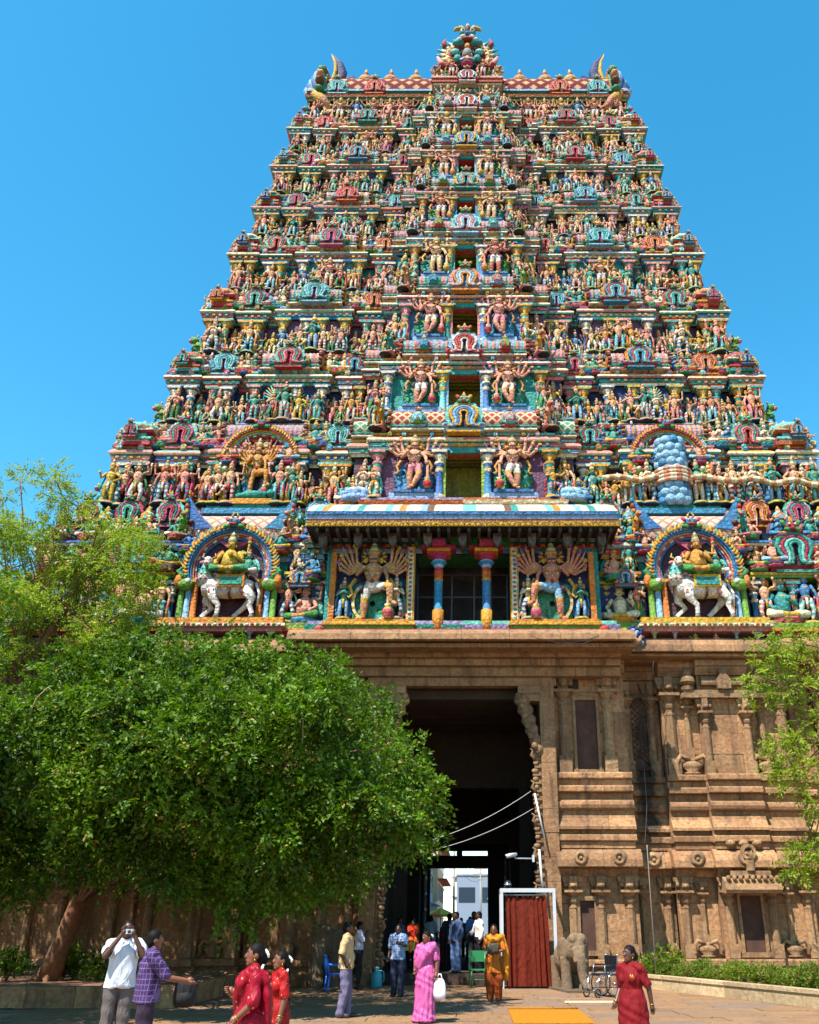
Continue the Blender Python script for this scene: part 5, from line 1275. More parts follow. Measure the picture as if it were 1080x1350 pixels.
# blue painted boss where the roll cornice breaks
b = MB()
for k in range(20):
    a = k * 2.4; q = .06 * math.sqrt(k) ; b.ell((6.0 + q * math.cos(a) * 1.3, 29.55 - .02 * (20 - k) * .3, 10.75 + q * math.sin(a) * 1.3), .09, P['navy' if k % 3 else 'sky'], 6, 4)
b.obj('blue_boss', PAINT, tower, T0)

# ------------------------------------------------------------ ground, paving
def vary_paving(m):
    t = m.node_tree; b = t.nodes['Principled BSDF']; src = b.inputs['Base Color'].links[0].from_socket; oi = N(t, 'ShaderNodeObjectInfo')
    c = mixc(t, ramp(t, oi.outputs['Random'], [(.55, g(0)), (.9, g(.7))]), src, hx('6a5c52')); c = mixc(t, ramp(t, oi.outputs['Random'], [(.1, g(.55)), (.3, g(0))]), c, hx('8e6a44')); t.links.new(c, b.inputs['Base Color'])
def ground_mat():
    m, t, b = newmat('dusty_ground'); pos = geopos(t)
    n = noise(t, .8, 6, .65, pos); n2 = noise(t, 12, 5, .7, pos)
    c = mixc(t, ramp(t, n, [(.3, g(0)), (.7, g(1))]), hx('8d7460'), hx('a88a6c')); c = mixc(t, math_n(t, 'MULTIPLY', n2, .4), c, hx('5d4a3c'))
    t.links.new(c, b.inputs['Base Color']); b.inputs['Roughness'].default_value = .9; bump(t, b, n2, .4, .02); return m
b = MB(); b.add([(-400, -60, -.03), (400, -60, -.03), (400, 900, -.03), (-400, 900, -.03)], [(0, 1, 2, 3)], (1, 1, 1)); struct(b.obj('ground', ground_mat()))
PAVE = stone_mat('paving_stone', hx('886444'), hx('a68056'), hx('684a34'), False)
vary_paving(PAVE)
pav = struct(bpy.data.objects.new('pavement', None)); COL.objects.link(pav); pav.location = (0, 24, 0)
rp = random.Random(9); PV = []
for k in range(10):
    b = MB(); V = []; e = .02
    for z, q in ((-.04, 0), (-.004, 0), (0, e)):
        V += [(-.5 + q, -.5 + q, z), (.5 - q, -.5 + q, z), (.5 - q, .5 - q, z), (-.5 + q, .5 - q, z)]
    Fs = [(j * 4 + k2, j * 4 + (k2 + 1) % 4, j * 4 + 4 + (k2 + 1) % 4, j * 4 + 4 + k2) for j in range(2) for k2 in range(4)] + [(8, 9, 10, 11)]
    b.add(V, Fs, (1, 1, 1)); me = b.mesh('paving_slab'); me.materials.append(PAVE); PV.append(me)
rest = MB(); npv = 0
y = 15.0; row = 0
while y < 49:
    d = rp.uniform(.62, .95) if y < 30 else 1.4
    xl, xr = (-9, 12) if y < 28.9 else (-2.6, 2.6)
    x = xl - rp.random()
    while x < xr:
        w = rp.uniform(.8, 1.7); cx, cy = x + w / 2, y + d / 2
        px = P_X + F_PX * (cx - CAM[0]) / (cy * _c); vis = -40 < px < 1120 and y > 17.0
        dz = rp.uniform(-.006, .006); tilt = rp.uniform(-.004, .004)
        if vis and npv < 300:
            o = inst(PV[rp.randrange(10)], 'paving_slab', pav, (cx, cy - 24, dz), 0, (w - .016, d - .016, 1), tilt); npv += 1
        else:
            q = MB(); q.box(cx - w / 2 + .008, cx + w / 2 - .008, cy - d / 2 + .008, cy + d / 2 - .008, -.04, dz, (1, 1, 1)); rest.merge(q)
        x += w
    y += d
rl = random.Random(2); lv = MB()
for k in range(420):
    x, yy = rl.uniform(-8, 9), rl.uniform(12, 28.5); a = rl.uniform(0, 6.28); q = rl.uniform(.02, .045); ca, sa = math.cos(a) * q, math.sin(a) * q
    lv.add([(x - ca, yy - sa, .012), (x - sa * .5, yy + ca * .5, .02), (x + ca, yy + sa, .012), (x + sa * .5, yy - ca * .5, .02)], [(0, 3, 2, 1)], (1, 1, 1))
o = lv.obj('fallen_leaves', simple_mat('dry_leaf', hx('6a5230'), .8, .4, 3.0)); o['kind'] = 'stuff'; tag(o, 'dry leaves scattered over the paving of the forecourt', 'leaves')
o = rest.obj('paving_slabs', PAVE, pav, (0, -24, 0)); o['kind'] = 'stuff'
# ------------------------------------------------------------ trees and shrubs
def leaf_mat(name, dark, light, transl=0.35, dry=None):
    m, t, b = newmat(name); out = t.nodes['Material Output']
    ge = N(t, 'ShaderNodeNewGeometry'); rnd = ge.outputs['Random Per Island']
    n = noise(t, .7, 3, .6, ge.outputs['Position'])
    k = math_n(t, 'ADD', math_n(t, 'MULTIPLY', rnd, .5), math_n(t, 'MULTIPLY', ramp(t, n, [(.4, g(0)), (.6, g(1))]), .5))
    c = mixc(t, k, dark, light)
    if dry is not None: c = mixc(t, ramp(t, rnd, [(.955, g(0)), (.97, g(1))]), c, dry)
    t.links.new(c, b.inputs['Base Color']); b.inputs['Roughness'].default_value = .5; b.inputs['Specular IOR Level'].default_value = .28
    tr = N(t, 'ShaderNodeBsdfTranslucent'); t.links.new(mixc(t, .5, c, (light[0] * 1.5, light[1] * 1.6, light[2]), 'MIX'), tr.inputs['Color'])
    mx = N(t, 'ShaderNodeMixShader'); mx.inputs[0].default_value = transl
    t.links.new(b.outputs[0], mx.inputs[1]); t.links.new(tr.outputs[0], mx.inputs[2]); t.links.new(mx.outputs[0], out.inputs[0])
    return m
LEAF_D = leaf_mat('glossy_green_leaf', hx('173204'), hx('5a7c0c'), .3, hx('8a7838'))
LEAF_P = leaf_mat('pale_yellow_green_leaf', hx('4c6c14'), hx('8a9c24'), .4, hx('a08830'))
LEAF_S = leaf_mat('shrub_leaf', hx('3a5c14'), hx('748424'), .35, hx('985040'))
BARK = simple_mat('brown_bark', hx('6a452c'), .9, .4, 9.0, bmp=.6)
BARK_P = simple_mat('pale_twig_bark', hx('a08a68'), .9, .3, 9.0)
def leaves_mesh(name, cen, axis, length, width, rng, fold=.25):
    n = len(cen); axis = axis / np.linalg.norm(axis, axis=1)[:, None]
    rv = rng.normal(size=(n, 3)); rv[:, 2] += .9
    side = np.cross(axis, rv); side /= np.linalg.norm(side, axis=1)[:, None]; up = np.cross(side, axis)
    L = length[:, None]; Wd = width[:, None]
    v0 = cen; v1 = cen + axis * L * .45 + side * Wd * .5 + up * Wd * fold; v2 = cen + axis * L; v3 = cen + axis * L * .45 - side * Wd * .5 + up * Wd * fold
    V = np.stack([v0, v1, v2, v3], 1).reshape(-1, 3).astype(np.float32)
    me = bpy.data.meshes.new(name); me.vertices.add(4 * n); me.vertices.foreach_set('co', V.ravel())
    idx = np.arange(4 * n, dtype=np.int32).reshape(n, 4)
    tri = np.stack([idx[:, [0, 1, 2]], idx[:, [0, 2, 3]]], 1).reshape(-1)
    me.loops.add(6 * n); me.loops.foreach_set('vertex_index', tri); me.polygons.add(2 * n)
    me.polygons.foreach_set('loop_start', np.arange(0, 6 * n, 3, dtype=np.int32)); me.polygons.foreach_set('loop_total', np.full(2 * n, 3, np.int32))
    me.update(calc_edges=True); me.validate(); return me
def sprays(blobs, per, rng, leaflets=9, lf=(.13, .2), wr=.5, spray_len=.45, shell=.45, droop=.35):
    """compound leaves: a curved stem with leaflets on both sides, spread through the outer shell of each clump"""
    C = []; A = []; Ls = []
    for (c, r, dens) in blobs:
        n = max(3, int(per * dens)); d = rng.normal(size=(n, 3)); d /= np.linalg.norm(d, axis=1)[:, None]; d[:, 2] = d[:, 2] * .85 + .08
        rad = r * (1 - shell * rng.random(n) ** 1.3)
        base = np.array(c) + d * rad[:, None] * np.array([1, 1, .8])
        out = d + rng.normal(size=(n, 3)) * .45; out[:, 2] -= droop * .6; out /= np.linalg.norm(out, axis=1)[:, None]
        sl = spray_len * rng.uniform(.6, 1.3, n)
        rv = rng.normal(size=(n, 3)); rv[:, 2] += 1.2
        side = np.cross(out, rv); side /= np.linalg.norm(side, axis=1)[:, None]
        for k in range(leaflets):
            t = (k // 2 + 1) / (leaflets // 2 + 1); sg = 1 if k % 2 else -1
            p = base + out * (sl * t)[:, None]; p[:, 2] -= droop * sl * t * t
            ax = out * .55 + side * sg * .9 + rng.normal(size=(n, 3)) * .22; ax[:, 2] -= droop * .5
            if k == leaflets - 1: ax = out.copy()
            C.append(p); A.append(ax); Ls.append(rng.uniform(lf[0], lf[1], n) * (1.1 - .35 * abs(t - .5)))
    C = np.concatenate(C); A = np.concatenate(A); Ls = np.concatenate(Ls)
    return C, A, Ls, Ls * wr
def in_poly(x, y, poly):
    c = False; j = len(poly) - 1
    for i in range(len(poly)):
        if (poly[i][1] > y) != (poly[j][1] > y) and x < (poly[j][0] - poly[i][0]) * (y - poly[i][1]) / (poly[j][1] - poly[i][1]) + poly[i][0]: c = not c
        j = i
    return c
def limb_to(b, a, c, r0, r1, rnd, wig=.25, n=6):
    pts = []
    for k in range(n + 1):
        t = k / n; w = math.sin(math.pi * t) * wig
        pts.append((a[0] + (c[0] - a[0]) * t + rnd.uniform(-w, w) * .5, a[1] + (c[1] - a[1]) * t + rnd.uniform(-w, w) * .5, a[2] + (c[2] - a[2]) * t + w * .8 + rnd.uniform(-w, w) * .3))
    b.tube(pts, [r0 + (r1 - r0) * (k / n) for k in range(n + 1)], (1, 1, 1), 7)
    return pts
def make_tree(name, label, root, trunk_pts, trunk_r, blobs, per, leafmat, seed, lf, wr, spl, leaflets, droop=.35, twigs=0, shell=.45, nbr=26):
    t = thing(name, label, 'tree', root); rng = np.random.default_rng(seed); rnd = random.Random(seed)
    L0 = lambda p: (p[0] - root[0], p[1] - root[1], p[2] - root[2])
    b = MB(); tp = [L0(p) for p in trunk_pts]; b.tube(tp, trunk_r, (1, 1, 1), 12)
    for k in range(5):
        a = k * 1.26; b.tube([(tp[0][0], tp[0][1], tp[0][2] + .5), (tp[0][0] + .25 * math.cos(a), tp[0][1] + .25 * math.sin(a), tp[0][2] + .15), (tp[0][0] + .55 * math.cos(a), tp[0][1] + .55 * math.sin(a), tp[0][2] - .1)], [.16, .12, .05], (1, 1, 1), 6)
    b.obj('trunk', BARK, t)
    b = MB(); vis_ = [k for k, q in enumerate(blobs) if P_X + F_PX * (q[0][0] - CAM[0]) / (q[0][1] * _c + (q[0][2] - CAM[2]) * _s) > 20 or name != 'broadleaf_tree']; order = rnd.sample(vis_, min(nbr, len(vis_)))
    for k in order:
        c = L0(blobs[k][0]); st = tp[-1 - (k % max(1, len(tp) - 2))]
        limb_to(b, st, c, trunk_r[-1] * .42, .02, rnd, .5)
    b.obj('branches', BARK, t)
    C, A, Ls, Wd = sprays(blobs, per, rng, leaflets, lf, wr, spl, shell, droop)
    me = leaves_mesh('crown', C - np.array(root), A, Ls, Wd, rng); mkobj('crown', me, leafmat, t)
    if twigs:
        for k in range(twigs):
            b = MB()
            c, r, _ = rnd.choice(blobs); q = L0((c[0], c[1] - r * 1.02, c[2] + rnd.uniform(-.2, .3) * r)); L = rnd.uniform(.5, 1.3); dx = rnd.uniform(-.7, .7)
            b.tube([q, (q[0] + dx * L * .5, q[1] - .15, q[2] + .25 * L), (q[0] + dx * L * .9, q[1] - .2, q[2] - .05), (q[0] + dx * L * 1.1, q[1] - .2, q[2] - .7 * L)], [.013, .011, .009, .005], (1, 1, 1), 5); b.obj('bare_twig', BARK_P, t)
    return t
rt = random.Random(4)
# big dark-green tree on the left, leaning over the forecourt
polyA = [(-260, 930), (-100, 905), (0, 905), (60, 900), (110, 858), (180, 828), (250, 832), (330, 850), (400, 858), (450, 872), (500, 905), (530, 925), (545, 970), (558, 1010), (572, 1040), (600, 1080), (590, 1100), (560, 1108), (540, 1140), (515, 1165), (470, 1180), (440, 1165), (400, 1185), (350, 1178), (300, 1190), (250, 1160), (200, 1165), (130, 1135), (60, 1150), (-40, 1150), (-260, 1140)]
polyA = [((260 + (x - 260) * .905) if x > 0 else x, 1012 + (y - 1012) * .9) for x, y in polyA]
blA = []; sup = []
def dome_y(x, y):
    ex = (x - 260) / 340; ey = (y - 1010) / 185; e = min(1, math.sqrt(ex * ex + ey * ey)) if x > 0 else min(1, abs(ey))
    d = math.sqrt(max(0, 1 - e * e)); return 23.5 - 6.0 * d, d
tries = 0
while len(sup) < 95 and tries < 6000:       # boughs: separate masses of foliage with dark gaps between them
    tries += 1; x = rt.uniform(-260, 600); y = rt.uniform(830, 1190)
    if in_poly(x, y, polyA) and all((x - q[0]) ** 2 + ((y - q[1]) * 1.25) ** 2 > 58 ** 2 for q in sup): sup.append((x, y))
for (x, y) in sup:
    yf, d = dome_y(x, y); Y = yf + rt.uniform(0, 1.6); c = atY(x, y, Y); rr_ = rt.uniform(.6, .95)
    for k in range(7):
        a = rt.uniform(0, 6.28); q = rr_ * math.sqrt(rt.random()); r = rt.uniform(.3, .52)
        blA.append(((c[0] + q * math.cos(a) * 1.15, c[1] - .35 * rr_ + rt.uniform(-.3, .5), c[2] + q * math.sin(a) * .75 - .12 * q * q), r, r * r * 3.2))
n0 = len(blA)
while len(blA) < n0 + 270:                  # inner and far side of the crown
    x = rt.uniform(-260, 560); y = rt.uniform(850, 1165)
    if not in_poly(x, y, polyA): continue
    yf, d = dome_y(x, y); Y = rt.uniform(yf + 3.6, 28.2) if yf + 3.6 < 28 and len(blA) % 2 else rt.uniform(25.5, 28.6)
    r = rt.uniform(.5, .9); blA.append((atY(x, y, Y), r, r * r * 1.3))
nb_ = len(polyA)
for k in range(40):         # uneven outline: small clumps and hanging sprays beyond the main mass
    i_ = rt.randrange(3, nb_ - 2); u = rt.random(); x = polyA[i_][0] + (polyA[i_ + 1][0] - polyA[i_][0]) * u; y = polyA[i_][1] + (polyA[i_ + 1][1] - polyA[i_][1]) * u
    q = rt.uniform(-6, 14) if k % 3 else rt.uniform(6, 22); L = math.hypot(x - 260, y - 1010); x += (x - 260) / L * q; y += (y - 1010) / L * q
    r = rt.uniform(.22, .5); blA.append((atY(x, y, rt.uniform(20.5, 24)), r, r * r * 2.0 + .1))
for k in range(150):        # the crown goes on to the left of the view and towards the viewer
    x = rt.uniform(-13.5, -6.5) if k % 3 else rt.uniform(-19, -12); Y = rt.uniform(14.0, 21.5); z = rt.uniform(3.6, 8.5)
    q = P_X + F_PX * (x - CAM[0]) / (Y * _c + (z - CAM[2]) * _s)
    if q > -60: continue
    r = rt.uniform(.7, 1.15); blA.append(((x, Y, z), r, r * r * 1.8))
pA = atY(60, 1305, 26.3)
rootA = (pA[0], 26.3, .25)
make_tree('broadleaf_tree', 'large dark green leafy tree leaning over the forecourt, its trunk in the shade', rootA,
          [rootA, (rootA[0] + .25, 26.2, 1.2), (rootA[0] + .6, 26.0, 2.2), (rootA[0] + 1.1, 25.6, 3.3), (rootA[0] + 2.2, 25.0, 4.4), (rootA[0] + 3.6, 24.4, 5.3)], [.32, .25, .23, .21, .19, .16], blA, 70, LEAF_D, 31, (.085, .15), .55, .36, 9, .4, 12, nbr=60)
# feathery pale tree behind it
polyB = [(-120, 640), (0, 628), (60, 622), (115, 650), (150, 690), (200, 715), (215, 745), (195, 770), (215, 800), (170, 835), (110, 850), (60, 880), (0, 890), (-120, 890)]
blB = []
while len(blB) < 120:
    x = rt.uniform(-120, 220); y = rt.uniform(622, 890)
    if not in_poly(x, y, polyB): continue
    Y = rt.uniform(26.2, 29.2); r = rt.uniform(.3, .62); blB.append((atY(x, y, Y), r, rt.uniform(.5, 1.1) * r * 2.0))
pB = atY(5, 1100, 28.3)
rootB = (pB[0], 28.3, .25)
b3 = [atY(30, 900, 28.2), atY(75, 820, 28.0), atY(120, 740, 27.8)]
make_tree('feathery_tree', 'tall feathery yellow-green tree rising beside the painted tower', rootB, [rootB, (rootB[0] - .1, 28.3, 4), (rootB[0], 28.3, 8), b3[0], b3[1], b3[2]], [.3, .26, .22, .17, .12, .07], blB, 50, LEAF_P, 12, (.08, .14), .42, .5, 13, .25, 0, .8, 60)
# branches of a tree standing just right of the forecourt
blC = []
for x, y in [(1040, 850), (1062, 828), (1020, 885), (1075, 880), (1048, 915), (1085, 940), (1060, 965), (1030, 985), (1050, 1015), (1080, 1010), (1075, 1055), (1098, 985), (1110, 860), (1130, 920), (1145, 1000), (1120, 1060), (1160, 900), (1075, 1120), (1060, 1132), (1095, 1140), (1130, 1130), (1040, 1030), (1018, 860), (1005, 905)]:
    for k in range(3):
        r = rt.uniform(.22, .45); blC.append((atY(x + rt.uniform(-14, 14), y + rt.uniform(-14, 14), rt.uniform(25.3, 27.2)), r, r * rt.uniform(1.1, 1.9)))
rootC = (13.4, 26.5, .2)
make_tree('young_tree', 'slender light green tree with low branches beside the granite wall', rootC, [rootC, (13.3, 26.5, 3), (13.0, 26.4, 5.5), (12.4, 26.3, 7.2), (11.9, 26.2, 8.6)], [.2, .17, .14, .1, .06], blC, 33, LEAF_P, 15, (.08, .15), .45, .42, 11, .25, 0, .7, 40)

# ------------------------------------------------------------ planters
KERB = stone_mat('kerb_stone', hx('b89c70'), hx('cdb890'), hx('8c7250'), False)
SOIL = simple_mat('reddish_soil', hx('6a4a34'), .95, .3, 6.0, bmp=.5)
def planter(name, label, poly_, kerb_line, zt, bl=1.0, wid=.28, mat=KERB):
    t = thing(name, label, 'planter', (kerb_line[0][0], kerb_line[0][1], 0)); ox, oy = kerb_line[0]
    b = MB(); n = len(poly_); V = [(x - ox, y - oy, zt - .08) for x, y in poly_]; b.add(V, [tuple(range(n))], (1, 1, 1)); b.obj('soil', SOIL, t)
    for (xa, ya), (xb, yb_) in zip(kerb_line[:-1], kerb_line[1:]):
        L = math.hypot(xb - xa, yb_ - ya); nb = max(1, round(L / bl)); ang = math.atan2(yb_ - ya, xb - xa)
        for k in range(nb):
            q = MB(); l = L / nb; q.box(.006, l - .006, -wid / 2, wid / 2, 0, zt + rt.uniform(-.012, .012), (1, 1, 1)); q.box(-.0 + .012, l - .012, -wid / 2 - .03, wid / 2 + .03, zt - .06, zt + .02, (1, 1, 1))
            o = q.obj('kerb_stone', mat, t); o.location = (xa - ox + math.cos(ang) * l * k, ya - oy + math.sin(ang) * l * k, 0); o.rotation_euler = (0, 0, ang)
    return t
planter('stone_planter', 'low pale stone planter with flowering shrubs along the granite wall', [(5.5, 29.0), (8.3, 21.4), (14, 21.4), (14, 30.3), (5.5, 30.3)], [(5.5, 30.2), (5.5, 29.0), (8.25, 21.6)], .34)
planter('shaded_planter', 'low stone planter in the tree shade around the trunk', [(-16, 22.3), (-6.2, 22.3), (-6.2, 29.6), (-16, 29.6)], [(-15, 22.3), (-6.2, 22.3), (-6.2, 29.4)], .4, 1.1, mat=STONE)
SHM = []
for k in range(5):
    rng = np.random.default_rng(50 + k); bl = [((rng.uniform(-.22, .22), rng.uniform(-.2, .2), rng.uniform(.15, .5)), rng.uniform(.14, .26), 1.0) for _ in range(7)]
    C, A, Ls, Wd = sprays(bl, 26, rng, 5, (.06, .11), .5, .16, .7, .2); A[:, 2] += .5
    SHM.append(leaves_mesh('foliage', C, A, Ls, Wd, rng)); SHM[-1].materials.append(LEAF_S)
st = MB()
for k in range(7): a = k * .9; st.tube([(0, 0, 0), (.1 * math.cos(a), .1 * math.sin(a), .25), (.22 * math.cos(a), .22 * math.sin(a), .55)], [.012, .01, .005], (1, 1, 1), 5)
STEM = st.mesh('stems'); STEM.materials.append(BARK)
FLM = simple_mat('orange_flower', hx('d87a38'), .5)
def shrub(x, y, z, sc, label, group, flower=False, mat=None):
    t = thing('flowering_shrub' if flower else 'leafy_shrub', label, 'shrub', (x, y, z), rt.uniform(0, 6), group)
    me = SHM[rt.randrange(5)]
    o = mkobj('foliage', me if mat is None else me.copy(), None, t); o.scale = (sc, sc, sc)
    if mat is not None: o.data.materials[0] = mat
    o = mkobj('stems', STEM, None, t); o.scale = (sc, sc, sc)
    if flower:
        for k in range(6):
            b = MB(); 
            for q in range(5): b.ell((.03 * math.cos(q * 1.257), .03 * math.sin(q * 1.257), 0), (.028, .028, .014), (1, 1, 1), 6, 4)
            b.obj('flower', FLM, t, (rt.uniform(-.25, .25) * sc, rt.uniform(-.3, -.1) * sc, rt.uniform(.35, .62) * sc))
for k in range(22):
    px = 858 + k * 10.5 + rt.uniform(-4, 4); Y = 28.6 - k * .24 + rt.uniform(-.2, 1.0); x = atY(px, 1285, Y)[0]
    shrub(max(x, 5.9 + (29 - Y) * .37), Y, .25, rt.uniform(.5, .85) * (1.5 if k < 3 else 1), 'yellow-green shrub with orange flowers beside the planter end' if k < 3 else 'small light green shrub in the planter along the granite wall', 'flowering shrubs at the planter end' if k < 3 else 'shrubs in the planter along the granite wall', k < 3)
for k in range(6):
    shrub(-15 + k * 1.1, 25.2 + rt.uniform(-1, 2.5), .32, rt.uniform(1.0, 1.5), 'dark shrub in the shaded planter around the tree trunk', 'shrubs under the large tree', False, LEAF_D)
# ------------------------------------------------------------ people
def fabric(name, col, var=.12, plaid=None, dots=None, rough=.75, scale=30):
    m, t, b = newmat(name); tc = N(t, 'ShaderNodeTexCoord').outputs['Object']
    mp = N(t, 'ShaderNodeMapping'); mp.inputs['Scale'].default_value = (1, 1, .3); t.links.new(tc, mp.inputs['Vector'])
    n = noise(t, 14, 5, .6, mp.outputs[0])
    c = mixc(t, ramp(t, n, [(.3, g(0)), (.7, g(1))]), tuple(v * (1 - var) for v in col), tuple(min(1, v * (1 + var)) for v in col))
    if plaid is not None:
        sp = N(t, 'ShaderNodeSeparateXYZ'); t.links.new(tc, sp.inputs[0])
        def lines(q, f, w): return ramp(t, math_n(t, 'ABSOLUTE', math_n(t, 'SUBTRACT', math_n(t, 'FRACT', math_n(t, 'MULTIPLY', q, f)), .5)), [(.5 - w, g(0)), (.5 - w * .6, g(1))])
        xy = math_n(t, 'ADD', sp.outputs[0], sp.outputs[1])
        k = math_n(t, 'MAXIMUM', lines(xy, 17, .1), lines(sp.outputs[2], 17, .1)); c = mixc(t, math_n(t, 'MULTIPLY', k, .75), c, plaid)
    if dots is not None:
        v = N(t, 'ShaderNodeTexVoronoi', Scale=scale); t.links.new(tc, v.inputs['Vector']); c = mixc(t, ramp(t, v.outputs['Distance'], [(.12, g(1)), (.18, g(0))]), c, dots)
    t.links.new(c, b.inputs['Base Color']); b.inputs['Roughness'].default_value = rough; b.inputs['Specular IOR Level'].default_value = .2; mp2 = N(t, 'ShaderNodeMapping'); mp2.inputs['Scale'].default_value = (1, 1, .45); mp2.inputs['Rotation'].default_value = (.3, .5, .2); t.links.new(tc, mp2.inputs['Vector'])
    n2 = noise(t, 9, 3, .5, mp2.outputs[0], .8); bump(t, b, math_n(t, 'ADD', n2, math_n(t, 'MULTIPLY', n, .3)), .8, .05); return m
SKIN = simple_mat('brown_skin', hx('6a3e28'), .5, .08, 12); SKIN2 = simple_mat('dark_brown_skin', hx('482818'), .5, .08, 12)
HAIR = simple_mat('black_hair', hx('0c0908'), .65, .3, 40); WHITEF = simple_mat('white_jasmine', hx('e8e4d8'), .7, .1); EYEW = simple_mat('eye_white', hx('90857c'), .5, .02); HAIR.node_tree.nodes['Principled BSDF'].inputs['Specular IOR Level'].default_value = .12; EYED = simple_mat('eye_dark', hx('120c0a'), .2, .02); LIPS = simple_mat('lips', hx('7a3a34'), .5, .05)
GOLDM = simple_mat('gold_metal', hx('c89a3a'), .3, .1, 20, .9); SHOE = simple_mat('dark_leather', hx('2a1c16'), .5)

class Fig:
    def __init__(s): s.pr = []; s.extra = []
    def cap(s, lab, pts, rad, flat=1.0):
        for k in range(len(pts) - 1): s.pr.append((lab, 'c', np.array(pts[k], float), np.array(pts[k + 1], float), rad[k], rad[k + 1], flat))
    def ell(s, lab, c, r, rot=None): s.pr.append((lab, 'e', np.array(c, float), np.array(r, float), rot))
    def skirt(s, lab, rings, pleats=11, amp=.05, ph=0.0): s.pr.append((lab, 's', rings, pleats, amp, ph))
    def mesh(s):
        b = MB()
        for p in s.pr:
            if p[1] == 'c':
                _, _, a, c, r0, r1, fl = p; d = c - a; L = np.linalg.norm(d) + 1e-6
                pts = [a - d / L * r0 * .75, a - d / L * r0 * .5, a, c, c + d / L * r1 * .5, c + d / L * r1 * .75]; b.tube(pts, [r0 * .5, r0 * .82, r0, r1, r1 * .82, r1 * .5], (1, 1, 1), 14, fl)
            elif p[1] == 'e': b.ell(p[2], tuple(p[3]), (1, 1, 1), 18, 12, p[4])
            else:
                _, _, rings, pl, amp, ph = p; n = 66; V = []; Fs = []
                for (cx, cy, z, rx, ry) in rings:
                    for k in range(n):
                        a = 2 * math.pi * k / n; q = 1 + amp * math.cos(pl * a + ph) * min(1, (rings[0][2] - z) / .4 + .1); V.append((cx + rx * q * math.cos(a), cy + ry * q * math.sin(a), z))
                m = len(rings)
                for j in range(m - 1):
                    for k in range(n): k2 = (k + 1) % n; Fs.append((j * n + k, (j + 1) * n + k, (j + 1) * n + k2, j * n + k2))
                Fs.append(tuple(range(n))); Fs.append(tuple((m - 1) * n + k for k in range(n - 1, -1, -1))); b.add(V, Fs, (1, 1, 1))
        b.c = []; return b.mesh('tmp')
    def label(s, Q):
        best = np.full(len(Q), 1e9); lab = np.zeros(len(Q), int); names = []
        for p in s.pr:
            if p[0] not in names: names.append(p[0])
            if p[1] == 'c':
                _, _, a, c, r0, r1, fl = p; d = c - a; t = np.clip(((Q - a) @ d) / (d @ d + 1e-9), 0, 1); e = Q - (a + t[:, None] * d)
                if fl != 1: e = e.copy(); e[:, 1] /= fl
                D = np.linalg.norm(e, axis=1) - (r0 + (r1 - r0) * t)
            elif p[1] == 'e':
                e = Q - p[2]
                if p[4] is not None: e = e @ np.array(Matrix.Rotation(p[4][1], 3, p[4][0]))
                D = (np.linalg.norm(e / p[3], axis=1) - 1) * p[3].min()
            else:
                rg = p[2]; z = np.array([r[2] for r in rg])[::-1]; rx = np.interp(Q[:, 2], z, np.array([r[3] for r in rg])[::-1]); ry = np.interp(Q[:, 2], z, np.array([r[4] for r in rg])[::-1])
                cx = np.interp(Q[:, 2], z, np.array([r[0] for r in rg])[::-1]); cy = np.interp(Q[:, 2], z, np.array([r[1] for r in rg])[::-1])
                e = np.hypot((Q[:, 0] - cx) / rx, (Q[:, 1] - cy) / ry); D = (e - 1) * np.minimum(rx, ry) - .01; D = np.maximum(D, np.maximum(z[0] - Q[:, 2], Q[:, 2] - z[-1]))
            k = D < best; best[k] = D[k]; lab[k] = names.index(p[0])
        return lab, names

